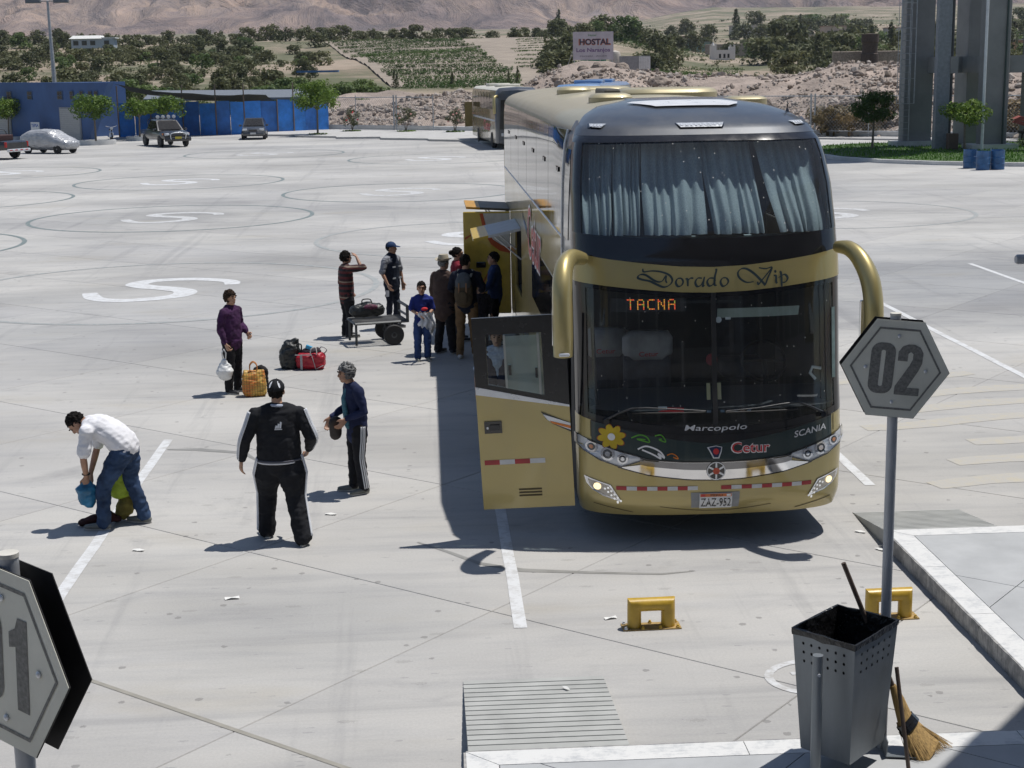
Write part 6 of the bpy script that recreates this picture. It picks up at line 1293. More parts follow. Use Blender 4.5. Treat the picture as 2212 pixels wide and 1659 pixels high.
for k in range(14):   # dry bushes along the fence on the right
    a = random.uniform(.255, .30) if k < 9 else random.uniform(.37, .40); v = random.uniform(91, 95); y = v/(V.y+V.x*a); o = tag(obj('dry_bush', random.choice(BDRY)), 'dry straw-coloured bush growing along the wire fence', 'bush', 'dry bushes by the fence'); s = random.uniform(.9, 1.5); o.location = (a*y, y, 0); o.scale = (s, s, s*.95); o.rotation_euler = (0, 0, random.uniform(0, 6))
# low scrub, weeds and field growth over slope and valley
random.seed(303); mb = MB(); cnt = 0
while cnt < 5200:
    Y = random.choice([random.uniform(165, 380), random.uniform(200, 500), random.uniform(400, 1100)]); px_ = random.uniform(-40, 2260); x = (px_-917)/3350*Y
    if 690 < px_ < 1260 and 190 < Y < 365: continue
    if nz(x, Y, .02, 11)+random.uniform(-.25, .25) < .0: continue
    s = random.uniform(.25, .8)*(.6+Y/500); z = hill(x, Y)
    leaves(mb, (x, Y, z+s*.25), (s, s, s*.4), 7, s*.75); cnt += 1
struct(obj('hillside_scrub', mb, LDARK, None, fix=False), 'stuff')
# vine rows on the terraces
def vine_row(Y, pxa, pxb, dens, hgt, label, grp):
    mb = MB(); xa, xb = (pxa-917)/3350*Y, (pxb-917)/3350*Y; n = int((xb-xa)*dens)
    for _ in range(n):
        x = random.uniform(xa, xb)
        y = Y+random.gauss(0, .25); leaves(mb, (x, y, hill(x, y)+hgt*.5+.25), (.3, .22, hgt*.5), 5, .26)
    if mb.f: tag(obj('vine_row', mb, LVINE, None, fix=False), label, 'vines', grp)
TSOIL = M('terrace_soil', (.31, .26, .21), .95, var=.16, vscale=.3, coord='World', bmp=.5, bscale=1.2, bdist=.3)
P = []
for k in range(61):
    q = k/60; Y = 206+150*q; st = .28*((q*14.98) % 1.0)-.14
    P.append([(x_, Y, hill(x_, Y)+.22+st) for x_ in [((845-135*q)+(1262-845+135*q-20*q)*i/30-917)/3350*Y for i in range(31)]])
mb = MB(); mb.grid(P); struct(obj('terraces', mb, TSOIL, None, 30))
random.seed(77)
for k in range(15):
    q = k/14; Y = 212+138*q
    vine_row(Y, 862-135*q+random.uniform(-12, 12), 1125-135*q+random.uniform(-14, 14), 20, .65, 'row of green vines running along the terraced slope', 'vine rows on the terraces')
for k in range(11): q = k/10; vine_row(250+95*q, 1110+random.uniform(-8, 8), 1255+random.uniform(-8, 10), 8, .3, 'thin sparse vine row on the bare slope near the billboard', 'sparse vine rows')
for k in range(5): vine_row(196+3.2*k, 868+k*3, 1120, 9, .5, 'dense low vine row at the foot of the terraces', 'dense low vine rows')
for k in range(9): q = k/8; vine_row(215+60*q, 1390+20*q, 1560+40*q, 8, .45, 'row of green crops in the field beyond the rubble', 'crop rows beyond the rubble')
for k in range(6): q = k/5; vine_row(330+60*q, 1340, 1480, 7, .8, 'row of green crops on the hillside beside the billboard', 'crop rows by the billboard')
# ================================================================ kerb strip, fence, lawn island
KW = M('white_kerb', (.60, .60, .59), .8, var=.12, coord='World', vscale=1.5, bmp=.15); PAVE = M('pale_pavement', (.47, .46, .445), .85, var=.12, coord='World', vscale=1.2)
def prism(name, poly, z0, z1, mat, kind='structure', parent=None):
    mb = MB(); mb.poly([(x, y, z0) for x, y in poly], (0, 0, z1-z0)); o = obj(name, mb, mat, parent); 
    if kind and parent is None: o['kind'] = kind
    return o
zig = [(-13, 117.2), (-9.7, 115.6), (-9.4, 113.6), (-6.4, 111.2), (-6.2, 109.6), (-3.2, 109.0), (-3.1, 107.0), (.05, 104.8), (.2, 103.4), (3.2, 101.2), (3.5, 99.5), (6.5, 97.5), (9, 96)]
prism('pavement_strip', zig+[(15, 99), (4.5, 116), (-7, 124.5), (-13, 124)], -.02, .13, PAVE)
prism('kerb_wall', [(-9, 126.0), (10.5, 110.6), (10.8, 111.0), (-8.7, 126.4)], .0, .42, KW)
prism('kerb_wall', [(14, 107.8), (45, 82.0), (45.3, 82.4), (14.3, 108.2)], .0, .42, KW)
prism('pavement_strip', [(14, 104.5), (42, 81), (46, 84), (16, 108)], -.02, .10, PAVE)
for x, y in ((-5.6, 119.8), (-1.5, 117.2), (2.1, 114.6), (-7.9, 115.0)):
    random.seed(int(x*10)+300); mb = MB()
    for _ in range(240): a = random.uniform(0, 6.28); q = .7*math.sqrt(random.random()); leaves(mb, (x+q*math.cos(a), y+q*math.sin(a), .16), (.05, .05, .05), 1, .14)
    o = obj('grass_tuft', mb, LSTREET, None, fix=False); o['kind'] = 'stuff'
GALV = M('galvanised_steel', (.42, .44, .46), .45, .5, var=.2); 
def fence(name, u0, u1, v, label, step=3.9):
    f = thing(name, label, 'fence', (*uv_w(u0, v), 0), R(-40)); n = int((u1-u0)/step)
    for k in range(n+1):
        for e in ((0, .28) if k % 2 == 0 else (0,)):
            mb = MB(); mb.cyl((k*step+e, 0, 0), (k*step+e, 0, 2.75), .055 if k % 2 == 0 else .03, 8); obj('post', mb, GALV, f, 40)
    for z in (.45, 2.6): mb = MB(); mb.tube([(0, 0, z), (n*step, 0, z)], .03, 6); obj('rail', mb, GALV, f)
    mb = MB(); k = 0.0
    while k < n*step:
        for s in (1, -1):
            a, b_ = Vector((k, .01*s, .45)), Vector((k+s*2.1, .01*s, 2.6)); q = Vector((.004, 0, .004*-s)); mb.add([a-q, a+q, b_+q, b_-q], [(0, 1, 2, 3)])
        k += .22
    w_ = obj('wire_mesh', mb, GALV, f, fix=False); w_['kind'] = 'stuff'
fence('wire_fence', -87, -71.5, 90.6, 'grey wire mesh fence in front of rubble left of the parked coaches'); fence('wire_fence', -60, -24, 90.6, 'long grey wire mesh fence behind the lawn island and tower')
# lawn island
isl = [(21.6, 85.4), (20.2, 82), (19.6, 78.5), (19.9, 75.2), (21.2, 72.3), (23.2, 70), (26, 68.0), (31, 66.4), (44, 65), (46, 75), (36, 83), (28, 87), (23.5, 87)]
prism('lawn_kerb', isl, -.02, .17, KW)
cx_, cy_ = sum(p[0] for p in isl)/len(isl), sum(p[1] for p in isl)/len(isl)
ins = [(x+(cx_-x)*.035, y+(cy_-y)*.035) for x, y in isl]; prism('lawn', ins, .1, .185, M('lawn_soil', (.05, .10, .02), .9, var=.3, coord='World', vscale=.8))
random.seed(33); mb = MB(); cnt = 0
def inside(x, y, poly):
    r = False
    for (x1, y1), (x2, y2) in zip(poly, poly[1:]+poly[:1]):
        if (y1 > y) != (y2 > y) and x < (x2-x1)*(y-y1)/(y2-y1)+x1: r = not r
    return r
while cnt < 9000:
    x, y = random.uniform(19.5, 38), random.uniform(65, 87)
    if not inside(x, y, ins): continue
    a = random.uniform(0, 6.28); h_ = random.uniform(.06, .15); t_ = .03; mb.add([(x-t_*math.cos(a), y-t_*math.sin(a), .18), (x+t_*math.cos(a), y+t_*math.sin(a), .18), (x+random.gauss(0, .03), y+random.gauss(0, .03), .18+h_)], [(0, 1, 2)]); cnt += 1
o = struct(obj('lawn_grass', mb, leafmat('lawn_blade', (.05, .13, .012), (.11, .24, .03)), None, fix=False), 'stuff')
# ring planters
for x, y, r_ in ((-22.5, 108.3, 1.35), (-20.3, 113.9, 1.2), (-31.0, 118.6, 1.2)):
    mb = MB(); mb.lathe([(r_, 0), (r_, .28), (r_-.18, .28), (r_-.2, .12), (.05, .12)], 28); tag(obj('ring_planter', mb, KW, None, 30), 'low white concrete ring planter at the foot of a street tree', 'planter', 'ring planters').location = (x, y, 0)
# concrete tower
tw = thing('concrete_tower', 'tall grey concrete tower on rectangular legs joined by a beam', 'tower', (27.5, 81, .15)); TC = M('board_marked_concrete', (.27, .27, .265), .85, var=.12, coord='World', vscale=.8, bmp=.3, bscale=12)
def leg(name, x0, x1, y0, y1, z1=24, mat=TC): mb = MB(); mb.box(((x0+x1)/2-27.5, (y0+y1)/2-81, z1/2), (x1-x0, y1-y0, z1), bev=.03); return obj(name, mb, mat, tw)
A_ = leg('leg', 25.55, 27.1, 83.0, 83.7); leg('leg', 28.15, 29.5, 78.4, 79.1); leg('leg', 29.0, 29.65, 83.2, 85.2); leg('leg', 31.2, 32.6, 80.5, 81.2); leg('duct', 26.15, 26.85, 79.5, 80.0, 24, M('grey_duct', (.24, .26, .28), .6, var=.15)); leg('duct', 26.86, 27.0, 79.55, 79.9, 24, M('dark_pipe', (.05, .055, .06), .5))
for a, b_, y0, y1 in ((26.7, 29.0, 83.2, 83.6), (29.45, 31.3, 78.6, 81.0)): mb = MB(); mb.box(((a+b_)/2-27.5, (y0+y1)/2-81, 4.28), (b_-a, y1-y0, .86)); obj('beam', mb, TC, tw)
mb = MB(); mb.box((27.0-27.5, 81.2-81, 4.28), (.4, 3.6, .84)); obj('beam', mb, TC, tw); mb = MB(); mb.box((28.9-27.5, 81.2-81, 4.28), (.4, 4.2, .84)); obj('beam', mb, TC, tw)
mb = MB(); mb.lathe([(3.0, 24), (4.5, 25.5), (4.5, 29), (.3, 30.5)], 28, c=(1.5, 0, 0)); obj('tank', mb, TC, tw, 40)
mb = MB(); mb.box((-1.15, 2.2, .15), (2.6, 1.6, .28)); mb.box((1.3, -2.2, .15), (2.4, 1.6, .28)); obj('plinth', mb, KW, tw)
ld = thing('caged_ladder', '', ''); del ld['label']; del ld['category']; ld.parent = tw; ld.location = (25.35-27.5, 82.75-81, 0)
for x in (-.1, .42): mb = MB(); mb.cyl((x, 0, 0), (x, 0, 22), .025, 6); obj('stile', mb, GALV, ld)
for k in range(28): mb = MB(); mb.cyl((-.1, 0, .3+.33*k), (.42, 0, .3+.33*k), .014, 5); obj('rung', mb, GALV, ld)
for x, y in ((-.25, -.35), (.16, -.6), (.57, -.35), (-.3, -.1), (.62, -.1)): mb = MB(); mb.cyl((x, y, 2.3), (x, y, 22), .018, 5); obj('cage_bar', mb, GALV, ld)
for k in range(10): mb = MB(); z = 2.3+1.3*k; mb.tube([(-.1, 0, z), (-.3, -.15, z), (-.2, -.45, z), (.16, -.62, z), (.52, -.45, z), (.62, -.15, z), (.42, 0, z)], .016, 5); obj('cage_hoop', mb, GALV, ld)
mb = MB(); mb.tube([(29.25, 78.33, 0), (29.28, 78.33, 12)], .05, 8); tag(obj('drain_pipe', mb, M('dark_green_pipe', (.03, .055, .05), .5)), 'dark pipe running down the concrete tower leg beside the wagon', 'pipe')
mb = MB(); mb.cyl((27.95, 77.6, .1), (27.95, 77.6, 9), .075, 10); wp2 = tag(obj('flag_pole', mb, M('white_pole_paint', (.70, .71, .73), .45, var=.08)), 'slim white pole standing in front of the concrete tower leg', 'pole')
mb = MB(); mb.box((26.9, 79.0, .55), (.5, .45, .9), bev=.02); tag(obj('meter_cabinet', mb, M('brown_cabinet', (.12, .08, .06), .7)), 'brown cabinet at the foot of the tower duct', 'cabinet')
# oil drums
DRM = M('blue_drum_paint', (.025, .11, .27), .4, var=.25, vscale=4)
mb = MB(); mb.lathe([(.27, 0), (.295, .01), (.295, .27), (.31, .285), (.295, .30), (.295, .55), (.31, .565), (.295, .58), (.295, .86), (.305, .88), (.285, .88), (.28, .82), (.02, .82)], 24); DRUM = mb.mesh('drum', DRM, 35)
for x, y, lb_ in ((24.0, 66.4, 'blue steel drum on the road, front of the cluster, beside the white pole'), (24.68, 66.5, 'blue steel drum on the road at the wagon side of the front pair'), (23.85, 67.6, 'blue steel drum half hidden at the kerb nearest the light tree'), (24.95, 67.3, 'blue steel drum half hidden behind the front pair')):
    o = tag(obj('oil_drum', DRUM), lb_, 'drum', 'blue drums by the lawn kerb'); o.location = (x, y, 0); o.scale = (1, 1, .92); o.rotation_euler = (0, 0, x*3)
# old wagon
wg = thing('wooden_wagon', 'old wooden wagon with big spoked wheels and faded red body', 'wagon', (30.4, 76.6, .15), R(-14)); WR = M('faded_red_wood', (.30, .075, .06), .8, var=.3, vscale=8); WD = M('dark_wood', (.045, .035, .03), .85, var=.3)
for y in (-.75, .75):
    wh = thing('wagon_wheel', '', ''); del wh['label']; del wh['category']; wh.parent = wg; wh.location = (0, y, .68)
    mb = MB(); mb.tube([(.66*math.cos(6.283*k/32), 0, .66*math.sin(6.283*k/32)) for k in range(33)], .045, 6); obj('wheel_rim', mb, WD, wh, True)
    for k in range(12): a = 6.283*k/12; mb = MB(); mb.tube([(.1*math.cos(a), 0, .1*math.sin(a)), (.64*math.cos(a), 0, .64*math.sin(a))], .022, 5); obj('spoke', mb, WD, wh)
    mb = MB(); mb.lathe([(.04, -.12), (.11, -.08), (.11, .08), (.04, .12)], 12, axis='Y'); obj('hub', mb, WR, wh, 40)
mb = MB(); mb.box((.1, 0, .95), (2.0, 1.1, .12)); obj('bed', mb, WD, wg)
mb = MB(); mb.poly([(-1.2, -.6, 1.62), (.9, -.6, 1.05), (1.2, -.6, 1.2), (-.9, -.6, 1.75)], (0, 1.2, 0)); obj('tilted_board', mb, WR, wg); mb = MB(); mb.poly([(-1.3, -.62, 1.45), (-.5, -.62, 1.2), (-.4, -.62, 1.32), (-1.15, -.62, 1.62)], (0, .2, 0)); obj('shaft', mb, WR, wg)
mb = MB(); mb.tube([(-.2, -.7, .68), (-.2, .7, .68)], .05, 8); obj('axle', mb, WD, wg)
for k, (x, y) in enumerate(((29.6, 75.6), (30.6, 75.2))):
    random.seed(500+k); mb = MB()
    for q in range(9): leaves(mb, (random.gauss(0, .25), random.gauss(0, .25), random.uniform(.2, 1.1)), (.2, .2, .25), 26, .12)
    o = tag(obj('garden_plant', mb, LGREEN, None, fix=False), 'yellow green garden plant growing against the wagon wheel', 'plant', 'plants by the wagon'); o.location = (x, y, .15)
# ================================================================ buildings on the left
BLU = M('blue_wall_paint', (.05, .108, .26), .7, var=.16, vscale=.6, coord='World', bmp=.1); SHUT = M('roller_shutter', (.40, .41, .42), .5, .3, var=.15, stretch=(1, 1, 14)); FD = Vector((math.cos(R(-42)), math.sin(R(-42)), 0))
bb_ = thing('blue_building', 'low dark blue building with slanted end wall and roller shutters', 'building', (-24.05, 113.1, 0), R(-42))
# local x runs along the front towards the viewer's right; front wall leans outwards at the end
mb = MB(); mb.poly([(-26, 0, 0), (0, 0, 0), (2.75, 0, 4.12), (-26, 0, 4.28)], (0, .5, 0)); wall = obj('wall', mb, BLU, bb_)
mb = MB(); mb.box((-16.5, 4.7, 2.05), (19, 8.4, 4.1)); obj('rear_block', mb, BLU, bb_)
DKW = M('dark_pane', (.02, .022, .025), .15)
for x in (-9.2, -6.6, -2.9, -1.5, -.35, .65, 1.35):
    w_ = .62 if x < -2 else .42; mb = MB(); mb.box((x, -.01, 3.25), (w_, .10, .62)); wn = obj('window', mb, M('window_frame_blue', (.06, .10, .18), .6), bb_)
    for dx in (-.25, .25):
        for dz in (-.25, .25): mb = MB(); mb.box((x+dx*w_*.9, -.065, 3.25+dz*.56), (w_*.38, .02, .24)); obj('pane', mb, DKW, wn)
for x0, w_ in ((-3.1, 2.5), (-12.2, 3.0)):
    sh = thing('roller_shutter', '', ''); del sh['label']; del sh['category']; sh.parent = bb_
    mb = MB(); mb.box((x0+w_/2, -.03, 1.2), (w_, .06, 2.4)); obj('shutter_housing', mb, M('shutter_frame', (.25, .26, .28), .6), sh)
    for k in range(16): mb = MB(); mb.box((x0+w_/2, -.075, .1+.142*k), (w_-.2, .04, .125), bev=.012); obj('shutter_slat', mb, SHUT, sh)
mb = MB(); mb.box((-1.15, -1.2, .65), (.8, .06, 1.0)); sg = tag(obj('company_board', mb, M('board_white', (.6, .62, .64), .5)), 'small white board with blue company lettering leaning by the blue building', 'sign'); sg.location = (-28.35, 115.9, .2); sg.rotation_euler = (0, 0, R(-30))
sg.data.transform(Matrix.Translation((1.15, 1.2, 0)))
V2, F2 = text_fit('TEPSA', .68, .24, .03); mb = MB(); mb.add([(p_[0], -.035, .92+p_[1]) for p_ in V2], F2); obj('board_lettering', mb, M('board_blue', (.03, .10, .35), .5), sg, fix=False)
mb = MB(); mb.box((-.1, -.034, .42), (.5, .01, .30)); obj('board_print', mb, M('board_blue'), sg)
# hoarding of blue sheets
HB = M('bright_blue_sheet', (.03, .22, .68), .55, var=.25, vscale=1.4, coord='World', bmp=.3, bscale=3, bdist=.03); HB2 = M('dull_blue_sheet', (.028, .15, .48), .6, var=.25, vscale=1.2, coord='World')
hd = thing('blue_hoarding', 'blue sheet hoarding of uneven panels beside the blue building', 'fence', (-23.5, 121.0, 0)); x = 0; random.seed(8)
hpts = [(-23.2, 120.4), (-18.5, 121.3), (-15.9, 120.6), (-13.8, 120.9), (-10.2, 122.6), (-7.6, 124.4)]
tot = 0
for (ax, ay), (bx, by) in zip(hpts, hpts[1:]):
    d = Vector((bx-ax, by-ay, 0)); n = max(1, round(d.length/1.25))
    for k in range(n):
        a, b_ = Vector((ax, ay, 0))+d*k/n, Vector((ax, ay, 0))+d*(k+1)/n; q = Vector((-d.y, d.x, 0)).normalized(); j = random.uniform(-.06, .06); h_ = 2.45+random.uniform(-.06, .12)
        mb = MB(); mb.poly([a+q*j+d.normalized()*.02, b_+q*j-d.normalized()*.02, b_+q*j-d.normalized()*.02+Vector((0, 0, h_)), a+q*j+d.normalized()*.02+Vector((0, 0, h_+random.uniform(-.05, .05)))], q*.03); mb.v = [(v[0]+23.5, v[1]-121.0, v[2]) for v in mb.v]
        obj('sheet_panel', mb, HB if (k+int(ax)) % 3 else HB2, hd)
        if k % 2 == 0: mb = MB(); mb.cyl((a.x+23.5, a.y-121.0-.08, 0), (a.x+23.5, a.y-121.0-.08, 2.6+1.2*(k % 4 == 0)), .05, 6); obj('timber_post', mb, M('grey_timber', (.17, .13, .10), .9), hd)
# shade net between building and hoarding, long grey roof
NET = M('dark_shade_net', (.055, .06, .045), .9, var=.3, vscale=3)
mb = MB(); P = []
for i in range(9):
    q = i/8; P.append([(-22.2+10.0*q, 114.2+7.5*q+j*1.6, 4.0-1.05*q**.7-.35*math.sin(math.pi*q)*.6-.15*j+.05*math.sin(i*2+j)) for j in range(5)])
mb.grid(P); tag(obj('shade_net', mb, NET, None, True), 'dark green shade net sagging from blue building over the hoarding', 'awning')
mb = MB(); mb.poly([(-22, 124.5, 2.55), (-8.3, 126.4, 2.45), (-8.3, 130.5, 3.0), (-22, 128.5, 3.15)], (0, 0, .18)); gr_ = tag(obj('shed_roof', mb, M('grey_sheet_roof', (.16, .18, .21), .6, var=.15)), 'long low grey shed roof behind the blue hoarding', 'roof')
for x, y in ((-21, 125), (-15, 126), (-9, 127)): mb = MB(); mb.cyl((x, y, 0), (x, y, 2.6), .06, 6); obj('roof_post', mb, GALV, gr_)
# lamp post
lp = thing('lamp_post', 'tall tapered grey lamp post with twin floodlights by the blue building', 'lamp post', (-32.5, 141, 0)); mb = MB(); mb.tube([(0, 0, 0), (-.05, 0, 5.5), (-.12, 0, 11.0)], [.24, .18, .10], 12); obj('pole', mb, GALV, lp, 40)
mb = MB(); mb.tube([(-1.3, 0, 11.0), (1.1, 0, 11.0)], .05, 6); obj('cross_arm', mb, GALV, lp)
for x in (-1.3, 1.1): mb = MB(); mb.box((x, -.2, 11.1), (1.3, .5, .55), bev=.05); obj('floodlight', mb, M('floodlight_grey', (.16, .17, .18), .5), lp)
# ================================================================ vehicles
def wheel(parent, x, y, r, wd, s, rimm=SILV):
    wh = bpy.data.objects.new('wheel', None); COL.objects.link(wh); wh.parent = parent; wh.location = (x, y, r)
    mb = MB(); mb.lathe([(r*.62, -wd/2), (r*.9, -wd/2), (r, -wd*.35), (r, wd*.35), (r*.9, wd/2), (r*.62, wd/2)], 22, axis='Y'); obj('tyre', mb, RUB, wh, 40)
    mb = MB(); mb.lathe([(r*.62, s*wd*.3), (r*.5, s*wd*.42), (r*.2, s*wd*.40), (r*.15, s*wd*.5), (r*.02, s*wd*.5)], 18, axis='Y'); obj('rim', mb, rimm, wh, 40)
def car(name, label, cat, loc, rz, L_, W_, prof, cab, paintm, wr, wx, H_sill=.32):
    """prof: (x, z_top, halfwidth) of the lower body; cab: (x, z) outline of the greenhouse"""
    t = thing(name, label, cat, (*loc, 0), rz); mb = MB(); rings = []
    for x, zt, hw in prof:
        zb = H_sill if abs(x) < L_/2-.25 else H_sill+.08
        rings.append([(x, -hw*.94, zb), (x, -hw, zb+.12), (x, -hw, zt-.18), (x, -hw*.93, zt-.03), (x, -hw*.6, zt), (x, hw*.6, zt), (x, hw*.93, zt-.03), (x, hw, zt-.18), (x, hw, zb+.12), (x, hw*.94, zb)])
    mb.loft(rings); obj('body', mb, paintm, t, 38)
    (x0, z0), (x1, z1), (x2, z2), (x3, z3) = cab; hw = W_/2; mb = MB(); zt = z1
    base = [(x0, hw*.92, z0), (x3, hw*.92, z3)]; 
    mb.loft([[(x0, -hw*.92, z0-.03), (x3, -hw*.92, z3-.03), (x3, hw*.92, z3-.03), (x0, hw*.92, z0-.03)], [(x1, -hw*.74, z1-.02), (x2, -hw*.74, z2-.02), (x2, hw*.74, z2-.02), (x1, hw*.74, z1-.02)], [(x1-.08*(1 if x1 > x2 else -1), -hw*.66, z1+.025), (x2+.08*(1 if x1 > x2 else -1), -hw*.66, z2+.025), (x2+.08*(1 if x1 > x2 else -1), hw*.66, z2+.025), (x1-.08*(1 if x1 > x2 else -1), hw*.66, z1+.025)]]); obj('cabin', mb, paintm, t, 30)
    lerp = lambda a, b_, k: tuple(a[i]+(b_[i]-a[i])*k for i in range(3))
    def panel(nm, A, B, C, D, off, mat=SGL):
        n = (Vector(B)-Vector(A)).cross(Vector(D)-Vector(A)).normalized()*off; mb = MB(); mb.poly([Vector(p_)+n for p_ in (A, B, C, D)], -n*.8); return obj(nm, mb, mat, t)
    g_ = .08
    A, B, C, D = (x0, -hw*.92, z0), (x0, hw*.92, z0), (x1, hw*.74, z1), (x1, -hw*.74, z1)
    def inset(q, k=.08): c = [sum(p_[i] for p_ in q)/4 for i in range(3)]; return [tuple(p_[i]+(c[i]-p_[i])*k*1.6 for i in range(3)) for p_ in q]
    def outw(nm, q, ref):
        q = [Vector(p_) for p_ in inset(q)]; n = (q[1]-q[0]).cross(q[3]-q[0]).normalized()
        if n.dot(Vector(ref)) < 0: n = -n
        mb = MB(); mb.poly([p_+n*.012 for p_ in q], -n*.03); return obj(nm, mb, SGL, t)
    outw('windscreen', (A, B, C, D), (1 if x0 > x3 else -1, 0, .3)); outw('rear_window', ((x3, -hw*.92, z3), (x3, hw*.92, z3), (x2, hw*.74, z2), (x2, -hw*.74, z2)), (-1 if x0 > x3 else 1, 0, .3))
    for s in (-1, 1):
        q = [(x0, s*hw*.92, z0), (x3, s*hw*.92, z3), (x2, s*hw*.74, z2), (x1, s*hw*.74, z1)]; m0 = tuple((q[0][i]+q[1][i])/2 for i in range(3)); m1 = tuple((q[3][i]+q[2][i])/2 for i in range(3))
        outw('side_window', (q[0], m0, m1, q[3]), (0, s, .2)); outw('side_window', (m0, q[1], q[2], m1), (0, s, .2))
        mb = MB(); mb.box((x0-.12, s*(hw+.09), z0+.06), (.12, .2, .14), bev=.03); obj('wing_mirror', mb, paintm, t, 40)
        for x in wx: wheel(t, x, s*(hw-.1), wr, .22, s)
    return t
BLKP = paint('black_car_paint', (.012, .013, .016), .2, .25, .9, .12); GRYP = paint('dark_grey_car_paint', (.045, .05, .06), .4, .3, .9, .15)
HLM = M('car_headlight', (.6, .62, .64), .15, .3, var=.1); TLM = M('tail_lamp_red', (.35, .015, .015), .25); YPL = M('yellow_plate', (.6, .48, .05), .5); WPL2 = M('white_plate', (.6, .6, .6), .5)
# crew-cab pickup with roof lamps
d = Vector((math.sin(R(27)), -math.cos(R(27)))); pk = car('pickup_truck', 'black double-cab pickup with four round roof lamps and bull bar', 'pickup', (-17.1, 104.0), math.atan2(d.y, d.x), 5.1, 1.86, [(-2.55, .98, .82), (-2.4, 1.08, .9), (-1.0, 1.10, .93), (.9, 1.08, .93), (1.6, 1.05, .92), (2.3, .96, .88), (2.55, .8, .78)], [(1.25, 1.06), (.45, 1.68), (-.75, 1.70), (-1.15, 1.10)], BLKP, .39, (-1.55, 1.6), .48)
for k in range(4): y = -.54+.36*k; mb = MB(); mb.lathe([(.05, -.06), (.11, -.02), (.12, .06), (.02, .07)], 16, c=(.3, y, 1.90), axis='X'); obj('roof_lamp', mb, M('lamp_cover_white', (.66, .66, .66), .4), pk, 40)
mb = MB(); mb.tube([(.25, -.7, 1.78), (.25, .7, 1.78)], .025, 6); obj('lamp_bar', mb, BLK, pk); mb = MB(); mb.tube(catmull([(-1.0, -.72, 1.15), (-.95, -.70, 1.75), (-.95, .70, 1.75), (-1.0, .72, 1.15)], 5), .03, 8); obj('roll_bar', mb, BLK, pk, True)
for s in (-1, 1): mb = MB(); mb.box((2.35, s*.66, .82), (.42, .30, .2), bev=.06); obj('headlight', mb, HLM, pk, 40); mb = MB(); mb.box((2.2, s*.86, .84), (.2, .05, .12)); obj('indicator', mb, ORNG, pk)
mb = MB(); mb.box((2.55, 0, .82), (.08, .8, .18), bev=.02); obj('grille', mb, M('grille_grey', (.08, .08, .085), .4, .4), pk); mb = MB(); mb.box((2.62, 0, .52), (.16, 1.75, .26), bev=.05); obj('front_bumper', mb, BLKP, pk, 40); mb = MB(); mb.box((2.72, 0, .62), (.02, .42, .14)); obj('number_plate', mb, YPL, pk)
mb = MB(); mb.tube(catmull([(2.66, -.45, .45), (2.74, -.45, .9), (2.74, .45, .9), (2.66, .45, .45)], 4), .03, 8); obj('bull_bar', mb, SILV, pk, True); mb = MB(); mb.ell((-1.6, .1, 1.22), (.5, .6, .2)); obj('bed_load', mb, M('red_tarp', (.25, .04, .03), .8), pk, True)
# grey hatchback
hb_ = car('hatchback_car', 'dark grey hatchback parked facing out in front of the blue hoarding', 'car', (-12.2, 112.6), R(-87), 3.9, 1.68, [(-1.95, .75, .72), (-1.85, .92, .78), (-.9, .95, .83), (.6, .93, .84), (1.2, .88, .83), (1.75, .76, .78), (1.95, .6, .68)], [(1.0, .92), (.15, 1.44), (-1.35, 1.42), (-1.8, .98)], GRYP, .30, (-1.2, 1.22), .22)
for s in (-1, 1): mb = MB(); mb.box((1.72, s*.58, .70), (.4, .34, .16), bev=.05); obj('headlight', mb, HLM, hb_, 40)
mb = MB(); mb.box((1.93, 0, .42), (.12, 1.5, .26), bev=.05); obj('front_bumper', mb, GRYP, hb_, 40); mb = MB(); mb.box((1.95, 0, .66), (.06, .6, .12)); obj('grille', mb, BLK, hb_); mb = MB(); mb.box((2.0, 0, .45), (.02, .4, .12)); obj('number_plate', mb, WPL2, hb_)
# covered car
cc = thing('covered_car', 'small car under a crinkled silver cover', 'car', (-23.0, 97.3, 0), R(-28)); TARP = M('silver_tarpaulin', (.46, .47, .49), .4, .35, var=.15, vscale=3, bmp=.5, bscale=4, bdist=.06)
mb = MB(); mb.loft([[(x, w_*math.copysign(abs(math.cos(t))**.6, math.cos(t)), (z0+z1)/2+(z1-z0)/2*math.copysign(abs(math.sin(t))**.75, math.sin(t))) for t in [2*math.pi*k/20 for k in range(20)]] for x, z0, z1, w_ in ((-1.88, .45, .95, .5), (-1.72, .26, 1.18, .72), (-1.2, .2, 1.40, .80), (-.3, .2, 1.47, .82), (.45, .2, 1.42, .81), (1.0, .2, 1.12, .80), (1.45, .22, .95, .77), (1.75, .28, .82, .68), (1.88, .4, .66, .45))]); obj('cover', remesh(mb, 'cover', TARP, .04, 1, .022, 3), None, cc)
for s in (-1, 1):
    for x in (-1.15, 1.15): wheel(cc, x, s*.68, .28, .18, s)
